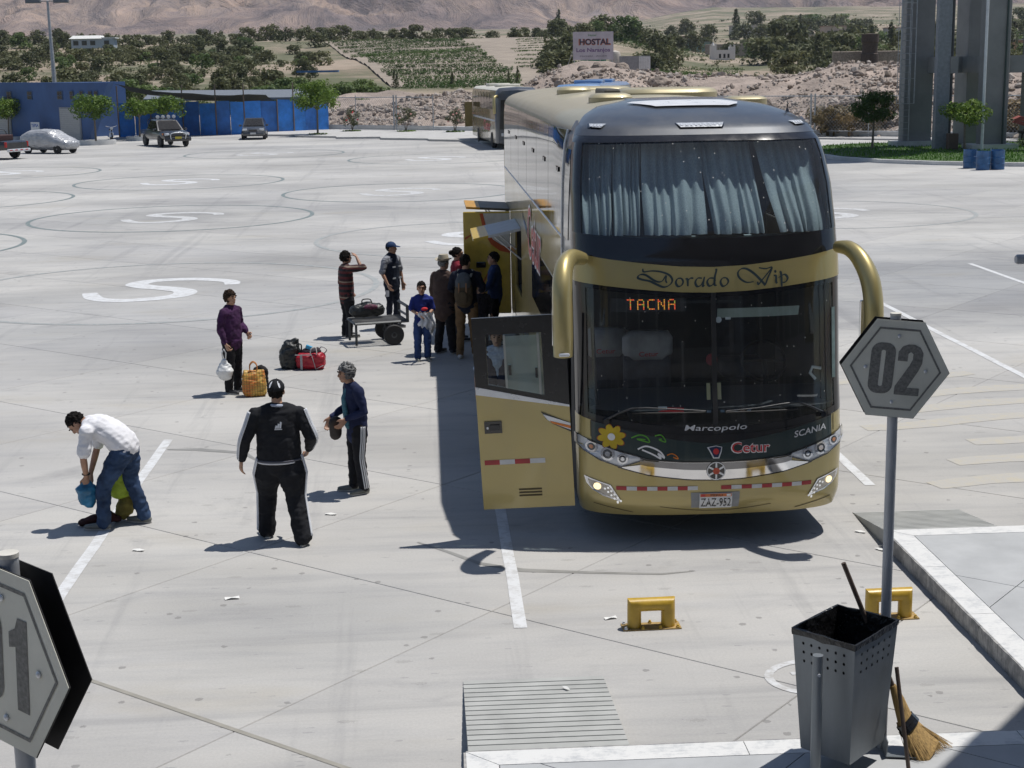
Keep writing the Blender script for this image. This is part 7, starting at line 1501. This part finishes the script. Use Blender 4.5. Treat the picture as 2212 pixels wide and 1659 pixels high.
# pickup seen from behind at the edge
d = Vector((-.86, .5)).normalized(); p2_ = car('pickup_truck', 'black pickup with red tail lamps parked beside the covered car', 'pickup', (-25.6, 92.4), math.atan2(d.y, d.x), 5.1, 1.86, [(-2.55, .95, .86), (-2.4, 1.05, .92), (-1.0, 1.05, .93), (.9, 1.05, .93), (1.6, 1.03, .92), (2.3, .95, .88), (2.55, .8, .78)], [(1.25, 1.04), (.45, 1.66), (-.4, 1.68), (-.75, 1.08)], BLKP, .39, (-1.5, 1.6), .46)
for s in (-1, 1): mb = MB(); mb.box((-2.5, s*.84, .84), (.12, .14, .3), bev=.02); obj('tail_lamp', mb, TLM, p2_)
mb = MB(); mb.box((-2.66, 0, .52), (.2, 1.7, .16), bev=.03); obj('rear_bumper', mb, SILV, p2_); mb = MB()
for k in range(8): mb = MB(); mb.box((-2.77, -.7+.2*k, .54), (.012, .2, .06)); obj('reflective_tape', mb, REDT if k % 2 else WHT, p2_)
mb = MB(); mb.tube(catmull([(-.95, -.78, 1.05), (-.95, -.7, 1.6), (-.95, .7, 1.6), (-.95, .78, 1.05)], 5), .03, 8); obj('roll_bar', mb, BLK, p2_, True); mb = MB(); mb.box((-1.2, 0, 1.2), (1.0, 1.3, .35), bev=.05); obj('bed_load', mb, M('load_dark', (.05, .02, .02), .7), p2_)
# motorcycle
mc = thing('motorcycle', 'dark motorcycle with chrome front parked beside the roller shutter', 'motorcycle', (-22.4, 113.2, 0), R(-75))
for x in (-.65, .65): mb = MB(); mb.tube([(x+.26*math.cos(6.283*k/24), 0, .31+.26*math.sin(6.283*k/24)) for k in range(25)], .055, 8); obj('tyre', mb, RUB, mc, True); mb = MB(); mb.lathe([(.06, -.05), (.06, .05)], 10, c=(x, 0, .31), axis='Y'); obj('hub', mb, CHR, mc)
mb = MB(); mb.tube([(.65, .07, .31), (.42, .07, .95)], .025, 6); mb.tube([(.65, -.07, .31), (.42, -.07, .95)], .025, 6); obj('fork', mb, CHR, mc); mb = MB(); mb.tube([(.35, -.38, 1.08), (.42, -.1, 1.0), (.42, .1, 1.0), (.35, .38, 1.08)], .018, 6); obj('handlebar', mb, CHR, mc); mb = MB(); mb.ell((.15, 0, .80), (.30, .15, .14)); obj('fuel_tank', mb, BLKP, mc, True); mb = MB(); mb.ell((-.38, 0, .78), (.42, .14, .08)); obj('saddle', mb, RUB, mc, True); mb = MB(); mb.box((.05, 0, .45), (.45, .28, .35), bev=.05); obj('engine', mb, SILV, mc); mb = MB(); mb.lathe([(.03, -.08), (.10, 0), (.10, .05)], 14, c=(.55, 0, .92), axis='X'); obj('headlamp', mb, HLM, mc, 40); mb = MB(); mb.tube([(.1, -.15, .3), (-.5, -.18, .3), (-.8, -.18, .36)], .045, 8); obj('exhaust', mb, CHR, mc, True)
# other coaches
def coach(label, loc, rz, L_, H_, side, roofm, front, txt=None):
    t = thing('coach_bus', label, 'bus', (*loc, 0), rz); W2 = 1.27   # front at y=0 facing -y, body along +y
    ring = lambda y, k=1.0, zk=1.0: [(-W2*k, y, .35), (-W2*k, y, H_*.62), (-W2*.985*k, y, H_*.86*zk), (-W2*.93*k, y, H_*.945*zk), (-W2*.78*k, y, H_*.985*zk), (0, y, H_*zk), (W2*.78*k, y, H_*.985*zk), (W2*.93*k, y, H_*.945*zk), (W2*.985*k, y, H_*.86*zk), (W2*k, y, H_*.62), (W2*k, y, .35)]
    mb = MB(); mb.loft([ring(.55), ring(L_-.1), ring(L_, .97, .99)]); obj('body', mb, side, t, 35)
    mb = MB(); rr = lambda y, k=1., z=1.: ring(y, k, z)[3:8]
    P = [[(x, y, z+.02) for x, y, z in rr(.6)], [(x, y, z+.02) for x, y, z in rr(L_-.2)]]; mb.grid(P); obj('roof', mb, roofm, t, 40)
    mb = MB(); fr = [[(x, yy, z) for x, _, z in ring(0, k, zk)] for yy, k, zk in ((.55, 1.003, 1.003), (.22, .985, .99), (.02, .90, .955), (0, .6, .93))]
    mb.loft(fr); obj('front_cap', mb, front, t, 45)
    mb = MB(); mb.poly([(-1.08, -.02, 1.15), (1.08, -.02, 1.15), (1.0, .0, H_*.80), (-1.0, .0, H_*.80)], (0, -.02, 0)); obj('windshield', mb, SGL, t)
    for s in (-1, 1):
        n = 7
        for k in range(n): y = 1.3+(L_-2.2)*k/n; mb = MB(); mb.box((s*(W2+.001), y+(L_-2.2)/n/2, H_*.73), (.03, (L_-2.2)/n-.08, H_*.19)); obj('side_window', mb, SGL, t)
        for y in (2.3, L_-3.6): wheel_y = bpy.data.objects.new('wheel', None); COL.objects.link(wheel_y); wheel_y.parent = t; wheel_y.location = (s*(W2-.12), y, .48); mb = MB(); mb.lathe([(.28, -.14), (.44, -.15), (.48, -.1), (.48, .1), (.44, .15), (.28, .14)], 20, axis='X'); obj('tyre', mb, RUB, wheel_y, 40); mb = MB(); mb.lathe([(.28, s*.08), (.2, s*.02), (.1, s*.12), (.02, s*.13)], 14, axis='X'); obj('rim', mb, SILV, wheel_y, 40)
        mb = MB(); mb.tube(catmull([(s*1.1, .3, H_*.86), (s*1.38, -.05, H_*.84), (s*1.42, -.2, H_*.7), (s*1.40, -.2, H_*.58)], 4), .09, 8); obj('mirror_arm', mb, GOLD, t, True)
        mb = MB(); mb.box((s*.8, -.02, .85), (.4, .06, .18), bev=.02); obj('headlight', mb, HLM, t)
        mb = MB(); mb.box((s*(W2+.004), L_*.5, H_*.46), (.02, L_-1.6, .10)); obj('side_moulding', mb, SILV, t)
    if txt: V2, F2 = text_fit(txt, 3.4, .62, .02); mb = MB(); mb.add([(-W2-.012, 4.6-p_[0], H_*.36+p_[1]) for p_ in V2], F2); obj('side_lettering', mb, REDP, t, fix=False)
    for y in (L_*.35, L_*.7): mb = MB(); mb.box((0, y, H_+.06), (1.4, 1.5, .18), bev=.05); obj('roof_pod', mb, roofm, t, 40)
    return t
cb = coach('gold coach with dark front standing at the far kerb', (5.35, 91.2), R(4.5), 13.0, 3.55, paint('far_gold_paint', (.30, .22, .09), .3, .35), M('cream_roof', (.62, .60, .52), .5), GREYC, 'Cetur')
mb = MB(); mb.box((-1.55, 12.6, 1.7), (.5, .06, 1.6)); obj('rear_door', mb, M('far_gold_door', (.3, .22, .08), .4), cb)
for k in range(6): mb = MB(); mb.box((-1.285, 3.2+1.5*k, 3.05), (.02, .25, .42)); obj('window_curtain', mb, BLK, cb)
LB = paint('light_blue_paint', (.17, .30, .52), .1, .35); coach('coach with light blue roof standing behind the gold coach', (7.35, 76.0), R(-14), 12.0, 3.85, paint('white_coach_paint', (.55, .57, .6), .1, .35), LB, LB)
# ================================================================ billboard, sheds, far houses
bl = thing('billboard', 'faded lilac hostel billboard on thin posts above the rubble', 'billboard', (16.9, 158, 0)); BBM = M('lilac_board', (.58, .53, .57), .7, var=.15, vscale=.8)
mb = MB(); mb.box((0, 0, 6.65), (4.05, .1, 2.75)); obj('panel', mb, BBM, bl)
def btext(s, w_, h_, x, z, mat, bold=.02, off=-.056): V2, F2 = text_fit(s, w_, h_, bold); mb = MB(); mb.add([(x+p_[0], off, z+p_[1]) for p_ in V2], F2); obj('board_lettering', mb, mat, bl, fix=False)
INK = M('board_ink', (.05, .04, .07), .6); ORI = M('board_orange', (.55, .20, .12), .6); btext('HOSTAL', 3.25, .66, .15, 7.02, ORI, .055, -.056); btext('HOSTAL', 3.05, .58, .15, 7.04, INK, .035, -.062); btext('Los Naranjos', 3.4, .52, 0, 6.18, M('board_purple', (.20, .12, .25), .6), .03); btext('COCHERA - JACUZZI', 2.7, .16, 0, 5.62, INK, .01); btext('Hotel', .8, .2, -.1, 7.68, M('board_green', (.12, .25, .12), .6), .02)
for x in (-1.9, -.6, .7, 1.9): mb = MB(); mb.cyl((x, .1, 0), (x, .1, 8.0), .05, 6); obj('post', mb, GALV, bl)
for x in (-1.9, 1.9): mb = MB(); mb.cyl((x, .1, 6.5), (x*1.7, 2.2, 2.5), .035, 6); obj('brace', mb, GALV, bl)
sh_ = thing('market_tent', 'green tent with white roof under the billboard', 'tent', (18.4, 172, 0)); mb = MB(); mb.box((0, 0, 4.9), (2.6, 2, .9)); obj('tent_wall', mb, M('tent_green', (.03, .22, .13), .7), sh_); mb = MB(); mb.poly([(-1.5, -1.1, 5.36), (1.5, -1.1, 5.36), (1.2, -.2, 5.75), (-1.2, -.2, 5.75)], (0, 1.8, 0)); obj('tent_roof', mb, M('tent_white', (.65, .66, .66), .7), sh_)
wt = tag(obj('water_tank', MB().lathe([(.6, 0), (.62, .1), (.62, 1.2), (.5, 1.5), (.1, 1.65)], 18), M('tank_cream', (.5, .46, .40), .7), None, 35), 'cream water tank with domed top under the billboard', 'tank'); wt.location = (20.3, 168, 4.6); mb = MB(); mb.box((0, 0, -2.3), (1.0, 1.0, 4.6)); obj('tank_stand', mb, M('stand_grey', (.25, .24, .23), .8), wt)
sd_ = thing('shed', 'grey and white corrugated shed on the rubble edge beside the billboard', 'shed', (22.0, 162, 0)); mb = MB(); mb.box((-.4, 0, 4.1), (2.9, 2.4, 3.0)); obj('wall', mb, M('shed_grey', (.30, .30, .31), .8, var=.15), sd_)
for k in range(7): mb = MB(); mb.box((-.05+.17*k, -1.24, 4.9), (.15, .06, 1.25)); obj('white_sheet', mb, M('shed_white', (.68, .68, .67), .7), sd_)
ch = thing('castle_house', 'white house with small battlement towers among the fields', 'house', (66.2, 350, hill(66.2, 350)-1)); WH2 = M('white_house_wall', (.66, .65, .63), .8, var=.1)
mb = MB(); mb.box((0, 0, 1.9), (4.0, 4, 2.6)); obj('wall', mb, WH2, ch)
for x, h_ in ((-2.2, 4.2), (2.0, 3.9)):
    mb = MB(); mb.box((x, -1.2, h_/2), (1.3, 1.3, h_)); tr_ = obj('turret', mb, WH2, ch)
    for dx in (-.45, .45): mb = MB(); mb.box((x+dx, -1.8, h_+.2), (.35, .3, .4)); obj('merlon', mb, WH2, tr_)
for x in (-.8, .2, 1.1): mb = MB(); mb.box((x, -2.03, 1.9), (.45, .08, .9)); obj('window', mb, DKW, ch)
mb = MB(); mb.cyl((-2.2, -1.2, 4.2), (-2.2, -1.2, 5.0), .35, 10, .02); obj('spire', mb, WH2, ch)
hs = thing('hill_house', 'long low white house half hidden by shrubs on the dry slope', 'house', (-67.5, 330, hill(-67.5, 330)+1.6)); mb = MB(); mb.box((0, 0, .9), (8.5, 4, 1.9)); obj('wall', mb, M('pale_blue_wall', (.42, .48, .54), .8), hs); mb = MB(); mb.poly([(-4.6, -2.4, 1.85), (2.0, -2.4, 1.85), (1.4, -1, 2.5), (-4.0, -1, 2.5)], (0, 4, 0)); obj('roof', mb, M('white_roof', (.72, .72, .70), .7), hs); mb = MB(); mb.box((3.3, 0, 1.95), (2.8, 4.2, .25)); obj('flat_roof', mb, M('white_roof'), hs)
for x in (-3.3, -1.6, .1, 2.9): mb = MB(); mb.box((x, -2.03, 1.0), (1.0, .08, .9)); obj('window', mb, DKW, hs)
for k, (px_, Y, wd, h_, col, lab) in enumerate(((1735, 520, 9, 4, (.5, .44, .40), 'pale block house glimpsed between large valley trees'), (1790, 560, 8, 5, (.52, .42, .36), 'tan two-storey house glimpsed among the valley trees'), (1660, 620, 10, 4, (.55, .53, .5), 'off-white flat house far up the valley'), (1600, 640, 12, 4, (.5, .47, .44), 'long pale house far up the valley'), (1460, 480, 7, 4, (.42, .28, .24), 'reddish house among trees near the crop field'), (1500, 470, 6, 3.4, (.30, .42, .38), 'green-roofed cabin among trees near the crop field'), (2170, 400, 8, 4, (.42, .26, .16), 'brown timber cabin beyond the concrete tower'), (1930, 560, 9, 4, (.5, .5, .5), 'grey-white house beside the tower in the far valley'))):
    x = (px_-917)/3350*Y; z = hill(x, Y); t = thing('far_house', lab, 'house', (x, Y, z-.5)); mb = MB(); mb.box((0, 0, h_/2), (wd, 6, h_)); obj('wall', mb, M('far_wall_%d' % k, col, .85, var=.15), t); mb = MB(); mb.box((0, 0, h_+.12), (wd+.6, 6.6, .25)); obj('roof', mb, M('far_roof_%d' % (k % 3), [(.4, .38, .36), (.35, .22, .18), (.3, .3, .3)][k % 3], .8), t)
    for q in range(3): mb = MB(); mb.box((-wd*.3+wd*.3*q, -3.03, h_*.55), (wd*.12, .08, h_*.3)); obj('window', mb, DKW, t)
for k, (pa, pb, Y, h_, lab) in enumerate(((1515, 1660, 420, 3.5, 'long dry-stone terrace wall above the crop field'), (1790, 1960, 190, 2.6, 'pale retaining wall on top of the rubble left of the tower'), (1870, 2060, 150, 1.2, 'brown low wall crossing the rubble behind the tower'), (2170, 2260, 150, 1.6, 'brown brick wall on the rubble right of the tower'))):
    xa, xb = (pa-917)/3350*Y, (pb-917)/3350*Y; z = hill((xa+xb)/2, Y) if k == 0 else (4.6 if k == 1 else 3.4); mb = MB(); mb.box(((xa+xb)/2, Y, z+(h_/2 if k == 0 else 0)), (xb-xa, .8, h_), bev=.1); tag(obj('stone_wall', mb, M('stone_wall_%d' % (k // 2), (.36, .30, .25) if k < 2 else (.22, .15, .12), .95, var=.3, coord='World', bmp=.8, bscale=4, bdist=.1)), lab, 'wall')
mb = MB(); mb.lathe([(1.3, 0), (1.3, 1.5), (1.15, 1.6), (1.15, 3.2), (1.3, 3.3), (1.3, 4.6), (.2, 4.7)], 20); o = tag(obj('brick_kiln', mb, M('dark_brick', (.09, .065, .055), .9, var=.3), None, 35), 'dark round brick stack on the rubble wall left of the tower', 'tower'); o.location = (53.5, 188, 4.4); o.scale = (.8, .8, .75)
mb = MB(); mb.box((0, 0, 0), (5.5, 2.5, .25)); o = tag(obj('blue_canopy', mb, M('canopy_blue', (.05, .15, .35), .6)), 'low blue canopy roof beside the bright thicket', 'canopy'); o.location = (-14.2, 212, hill(-14.2, 212)+1.9)
# ================================================================ foreground: signs, bin, broom, wheel stops, litter
def hexpts(r, h_): return [(-r, 0), (-r*.44, h_), (r*.44, h_), (r, 0), (r*.44, -h_), (-r*.44, -h_)]
SGF = M('sign_face_grey', (.74, .73, .64), .6, var=.10, vscale=3); SGB = M('sign_black', (.012, .011, .012), .6, var=.2); SGI = M('sign_dark_print', (.24, .236, .22), .7, var=.3, vscale=60)
def bay_sign(label, loc, rz, num, lean, zc, r=.345, hh=.315, base=.16):
    t = thing('bay_sign', label, 'sign', (loc[0], loc[1], base), rz); mb = MB(); mb.tube([(0, 0, 0), (0, 0, zc+hh+.03)], .034, 16); obj('pole', mb, M('grey_pole_paint', (.44, .46, .49), .45, .2, var=.12), t, 40); mb = MB(); mb.cyl((0, 0, zc+hh+.025), (0, 0, zc+hh+.04), .036, 16); obj('pole_cap', mb, M('pole_cap', (.62, .60, .54), .7), t, 40)
    m3 = Matrix.Rotation(lean, 3, 'Y')
    def pl(y, s=1.0): return [m3@Vector((x*s, 0, z*s))+Vector((0, y, zc)) for x, z in hexpts(r, hh)]
    mb = MB(); mb.poly(pl(.042), (0, .004, 0)); obj('back_plate', mb, SGB, t); mb = MB(); mb.poly(pl(-.042), (0, .004, 0)); fp = obj('front_plate', mb, SGB, t)
    mb = MB(); mb.poly(pl(-.0455, .995), (0, .002, 0)); obj('plate_face', mb, SGF, fp)
    a, b_ = pl(-.0475, .84), pl(-.0475, .80); mb = MB(); mb.add(a+b_, [(i, (i+1) % 6, 6+(i+1) % 6, 6+i) for i in range(6)]); obj('border_line', mb, SGI, fp, fix=False)
    # condensed numerals built from strokes
    def num_outline(ch):
        if ch == '0': return 'ring'
        return ch
    W_, H_ = .155, .33
    def put(pts, faces, ox): mb = MB(); mb.add([m3@Vector((ox+x, 0, z))+Vector((0, -.0475, zc)) for x, z in pts], faces); obj('numeral', mb, SGI, fp, fix=False)
    def rr(wd, h_, rad, n=6):
        P = []
        for cx, cz, a0 in ((wd/2-rad, h_/2-rad, 0), (-wd/2+rad, h_/2-rad, 90), (-wd/2+rad, -h_/2+rad, 180), (wd/2-rad, -h_/2+rad, 270)):
            for k in range(n): a = R(a0+90*k/(n-1)); P.append((cx+rad*math.cos(a), cz+rad*math.sin(a)))
        return P
    for ch, ox in zip(num, (-.086, .086)):
        if ch == '0': A, B = rr(W_, H_, .06), rr(.028, .235, .012); n = len(A); put(A+B, [(i, (i+1) % n, n+(i+1) % n, n+i) for i in range(n)], ox)
        else:
            ol = [(-.078, .07), (-.078, .115), (-.055, .15), (-.02, .165), (.02, .165), (.055, .15), (.078, .115), (.078, .05), (.06, .0), (.0, -.115), (.078, -.115), (.078, -.165), (-.078, -.165), (-.078, -.11), (.0, .03), (.016, .07), (.016, .105), (.0, .117), (-.016, .105), (-.016, .055), (-.078, .055)] if ch == '2' else [(-.055, .105), (-.02, .125), (-.005, .165), (.045, .165), (.045, -.165), (-.02, -.165), (-.02, .06), (-.055, .05)]
            tr = tessellate_polygon([[Vector((x, z, 0)) for x, z in ol]]); put(ol, [tuple(q) for q in tr], ox)
    for x, z in ((0, .215), (0, -.215), (-.19, .0), (.19, .0)): q = m3@Vector((x, 0, z))+Vector((0, -.048, zc)); mb = MB(); mb.lathe([(.012, 0), (.012, -.004), (.005, -.009)], 10, c=(q.x, q.y, q.z), axis='Y'); obj('bolt', mb, SILV, fp, 40)
    return t
s2 = bay_sign('grey hexagonal bay sign numbered 02 on a slim grey pole', (2.955, 9.62), R(-7), '02', R(5), 2.62, base=.15)
s1 = bay_sign('grey hexagonal bay sign numbered 01 turned aside on its pole', (-1.42, 5.0), R(-41), '01', R(4), 2.80, base=0)
STLB = M('brushed_bin_steel', (.23, .25, .265), .46, .5, var=.18, vscale=3, stretch=(1, 1, .3)); LINER = M('black_bin_liner', (.010, .010, .011), .3, var=.4, bmp=.9, bscale=16, bdist=.02)
bn = thing('litter_bin', 'perforated steel litter bin with black liner on the platform', 'bin', (2.60, 9.33, .16), R(0))
rim = [Vector((2.273, 9.38, 1.12)), Vector((2.672, 9.775, 1.12)), Vector((2.985, 9.45, 1.12)), Vector((2.583, 9.02, 1.12))]; o3 = Vector((2.60, 9.33, .16)); rim = [p_-o3 for p_ in rim]; cen = sum(rim, Vector())/4; bot = [Vector((cen.x+(p_.x-cen.x)*.80, cen.y+(p_.y-cen.y)*.80, .13)) for p_ in rim]
for k in range(4):
    a, b_ = rim[k], rim[(k+1) % 4]; c_, d_ = bot[(k+1) % 4], bot[k]; n = (b_-a).cross(d_-a).normalized(); n = n if n.dot(a-cen) > 0 else -n
    # perforated upper band: grid of cells with holes
    cols, rows = 6, 3; z0_, z1_ = .72, .88
    def q(u, v): return (d_.lerp(c_, u)).lerp(a.lerp(b_, u), v)
    mb = MB(); N = 8
    def quad(u0, u1, v0, v1): mb.add([q(u0, v0), q(u1, v0), q(u1, v1), q(u0, v1)], [(0, 1, 2, 3)])
    us = [0, .1]+[.1+.8*i_/cols+.4*j_/cols for i_ in range(cols) for j_ in (1, 2)]+[1]
    for ua, ub in zip(us, us[1:]): quad(ua, ub, 0, z0_); quad(ua, ub, z1_+.06, 1.0)
    quad(0, .1, z0_, z1_+.06); quad(.9, 1, z0_, z1_+.06)
    for i in range(cols):
        for j in range(rows):
            u0, u1 = .1+.8*i/cols, .1+.8*(i+1)/cols; v0, v1 = z0_+(z1_+.06-z0_)*j/rows, z0_+(z1_+.06-z0_)*(j+1)/rows; cu, cv = (u0+u1)/2, (v0+v1)/2
            sq = [(u0, v0), (cu, v0), (u1, v0), (u1, cv), (u1, v1), (cu, v1), (u0, v1), (u0, cv)]; hr = [(cu+(x-cu)*.30*(1 if abs(x-cu) < 1e-6 or abs(y-cv) < 1e-6 else .71), cv+(y-cv)*.36*(1 if abs(x-cu) < 1e-6 or abs(y-cv) < 1e-6 else .71)) for x, y in sq]
            mb.add([q(*p_) for p_ in sq+hr], [(m, (m+1) % 8, 8+(m+1) % 8, 8+m) for m in range(8)])
    obj('side_panel', mb, STLB, bn, fix=False)
mb = MB(); mb.add(bot, [(0, 1, 2, 3)]); obj('base_plate', mb, STLB, bn, fix=False)
mb = MB(); rings = []; random.seed(3)
for sc_, z in ((1.012, -.03), (1.022, -.01), (1.02, .008), (.965, .008), (.93, -.12), (.86, -.3), (.78, -.42)):
    ring = []
    for k in range(4):
        for j in range(6):
            p_ = rim[k].lerp(rim[(k+1) % 4], j/6); ring.append(Vector((cen.x+(p_.x-cen.x)*sc_, cen.y+(p_.y-cen.y)*sc_, p_.z+z+(random.uniform(-.012, .008) if z == -.03 else random.uniform(-.004, .004)))))
    rings.append(ring)
mb.loft(rings, False); obj('bin_liner', mb, LINER, bn, 40, fix=False)
for (x, y, top_) in ((2.36, 9.06, .90), (2.90, 9.70, .90)):
    mb = MB(); mb.tube([(x-2.60, y-9.33, 0), (x-2.60, y-9.33, top_)], .034, 14); po = obj('post', mb, STLB, bn, 40); mb = MB(); mb.box((x-2.60, y-9.33, .005), (.16, .16, .012)); obj('foot_plate', mb, STLB, po); mb = MB(); mb.lathe([(.010, 0), (.010, -.012)], 8, c=(x-2.60, y-9.33-.034, top_-.12), axis='Y'); obj('bolt', mb, SILV, po)
# broom, dustpan with stick
br = thing('broom', 'straw broom leaning behind the litter bin', 'broom', (0, 0, 0)); STRAW = M('broom_straw', (.42, .27, .10), .85, var=.35, vscale=25, stretch=(3, 3, .3), bmp=.6, bscale=70); WOOD = M('worn_wood_handle', (.12, .085, .065), .6, var=.3, vscale=12)
hA, hB = Vector((2.66, 9.62, 1.47)), Vector((3.03, 9.60, .56)); mb = MB(); mb.tube([hA, hB], .016, 10); obj('handle', mb, WOOD, br, 40)
mb = MB(); pts = [hB+Vector((-.02, 0, .05)), hB+Vector((.02, -.01, -.05)), Vector((3.10, 9.57, .36)), Vector((3.18, 9.52, .24)), Vector((3.25, 9.50, .17))]; limb(mb, pts, [.022, .045, .075, .13, .16], (.7, .55, 0), [1, .8, .55, .4, .35], 16, False); obj('straw_head', mb, STRAW, br, 40)
random.seed(9); mb = MB()
for k in range(420):
    a = random.uniform(-1, 1); b_ = random.uniform(-1, 1); s0 = Vector((3.10, 9.57, .36))+Vector((.7, .55, 0))*a*.07+Vector((-.5, .7, 0))*b_*.04; e_ = Vector((3.255, 9.50, .172))+Vector((.7, .55, 0))*a*.19+Vector((-.5, .7, 0))*b_*.06+Vector((random.gauss(0, .015), random.gauss(0, .015), abs(random.gauss(0, .012)))); w_ = Vector((.003, .001, 0)); mb.add([s0-w_, s0+w_, e_+w_*.5, e_-w_*.5], [(0, 1, 2, 3)])
o = obj('straw_strands', mb, STRAW, br, fix=False); o['kind'] = 'stuff'
for f_ in (.30, .52): c_ = pts[2].lerp(pts[3], f_-.3); mb = MB(); limb(mb, [c_+Vector((-.01, .004, .012)), c_+Vector((.01, -.004, -.012))], [.085+.04*f_, .088+.04*f_], (.7, .55, 0), .55, 16, False); obj('binding', mb, BLK, br)
dp_ = thing('dustpan', 'grey metal dustpan with upright wooden stick beside the bin', 'dustpan', (2.95, 9.42, .16)); mb = MB(); mb.poly([(-.02, .02, .012), (.20, -.02, .012), (.24, .14, .012), (.0, .20, .012)], (0, 0, .006)); obj('pan', mb, STLB, dp_); mb = MB(); mb.poly([(-.02, .02, .012), (.0, .20, .012), (.01, .20, .12), (-.01, .02, .12)], (.006, 0, 0)); obj('back_wall', mb, STLB, dp_); mb = MB(); mb.tube([(.07, -.20, .0), (.02, -.02, .66)], .014, 10); obj('stick', mb, WOOD, dp_, 40)
# wheel stops
YL = M('yellow_enamel', (.52, .33, .035), .38, var=.16, vscale=9, bmp=.12, bscale=30); YLR = M('rusty_yellow', (.40, .27, .10), .7, var=.3, vscale=14)
def wheel_stop(x, y, rz, label):
    t = thing('wheel_stop', label, 'wheel stop', (x, y, 0), rz); mb = MB(); mb.box((0, 0, .006), (.50, .17, .010), bev=.002); obj('base_plate', mb, YLR, t)
    # arch: one rounded bar with two legs, extruded silhouette with rounded section
    path = [(-.165, .01), (-.165, .20), (.165, .20), (.165, .01)]; rings = []
    sec = [(math.cos(2*math.pi*k/18), math.sin(2*math.pi*k/18)) for k in range(18)]
    def ring(cx, cz, ax, az, r1, r2): return [(cx+ax*c_*r1, s_*r2, cz+az*c_*r1) for c_, s_ in sec]
    rings = [ring(-.145, .012, 1, 0, .06, .062), ring(-.145, .15, 1, 0, .06, .062), ring(-.145, .205, .75, .66, .082, .062), ring(.145, .205, -.75*-1*-1, .66, .082, .062)]
    mb = MB(); mb.loft([ring(-.145, .012, 1, 0, .06, .062), ring(-.145, .16, 1, 0, .06, .062), ring(-.145, .205, .72, -.72, .082, .062), ring(-.05, .205, 0, -1, .058, .062), ring(.05, .205, 0, -1, .058, .062), ring(.145, .205, -.72, -.72, .082, .062), ring(.145, .16, -1, 0, .06, .062), ring(.145, .012, -1, 0, .06, .062)]); obj('arch', mb, YL, t, 50)
    for bx, by in ((-.225, -.065), (-.08, -.068), (.07, -.068), (.22, -.065), (-.225, .065), (0, .068), (.22, .065)): mb = MB(); mb.lathe([(.017, .010), (.017, .022), (.011, .024), (.011, .036), (.003, .038)], 6, c=(bx, by, 0)); obj('bolt', mb, YL if bx > -.2 else SILV, t)
    return t
wheel_stop(1.80, 12.47, R(1.5), 'yellow steel wheel stop bolted in front of the coach number plate'); wheel_stop(3.86, 12.50, R(1.5), 'yellow steel wheel stop behind the 02 sign pole')
# litter
PAPR = M('litter_paper', (.72, .72, .70), .8, var=.06); random.seed(2)
for k, (x, y, s, lab) in enumerate(((-1.14, 16.2, 1, 'white paper slip on the concrete between tracksuit man and elderly woman'), (-3.0, 15.12, 1, 'white paper slip on the concrete near the bending man'), (-1.88, 13.56, 1.1, 'white paper slip alone on the concrete in front of tracksuit man'), (1.48, 12.70, .9, 'white paper slip beside the yellow wheel stop'), (4.30, 14.95, .9, 'white paper slip on the concrete by the far ramp edge'), (4.33, 14.35, .8, 'crumpled paper at the kerb face beneath the far ramp'), (.95, 11.1, .6, 'tiny white scrap on the grooved ramp'))):
    mb = MB(); z = .006 if k != 6 else .045; a = random.uniform(0, 3); q = [Vector((math.cos(a)*u*.06*s-math.sin(a)*v*.024*s, math.sin(a)*u*.06*s+math.cos(a)*v*.024*s, z+h_)) for u, v, h_ in ((-1, -1, 0), (0, -.8, .014), (1, -1, .004), (1, 1, .012), (0, 1.1, .003), (-1, 1, .01))]
    mb.add(q, [(0, 1, 4, 5), (1, 2, 3, 4)]); tag(obj('paper_scrap', mb, PAPR, None, fix=False), lab, 'litter').location = (x, y, 0)
# barrier arm whose tip reaches into view
ba = thing('barrier_arm', 'end of a grey horizontal barrier tube reaching in beside the far bays', 'barrier', (3.6, 8.0, .16)); mb = MB(); mb.tube([(-.51, 0, 3.50), (-.50, 0, 3.50), (1.2, 0, 3.50)], [.02, .026, .026], 14); obj('arm_tube', mb, M('grey_pole_paint'), ba, 40); mb = MB(); mb.cyl((1.2, 0, 0), (1.2, 0, 3.6), .05, 12); obj('post', mb, M('grey_pole_paint'), ba, 40)
# ================================================================ distant air
hz_ = MB(); hz_.box((0, 2400, 400), (9000, 5600, 803)); m_, nt, b = new_mat('haze'); nt.nodes.remove(b); pv = nt.nodes.new('ShaderNodeVolumePrincipled'); pv.inputs['Color'].default_value = (.80, .88, 1.0, 1); pv.inputs['Density'].default_value = .0001; pv.inputs['Anisotropy'].default_value = .2; L(nt, pv.outputs[0], nt.nodes['Material Output'].inputs['Volume']); m_.volume_intersection_method = 'FAST' if hasattr(m_, 'volume_intersection_method') else None
struct(obj('haze', hz_, m_), 'stuff')
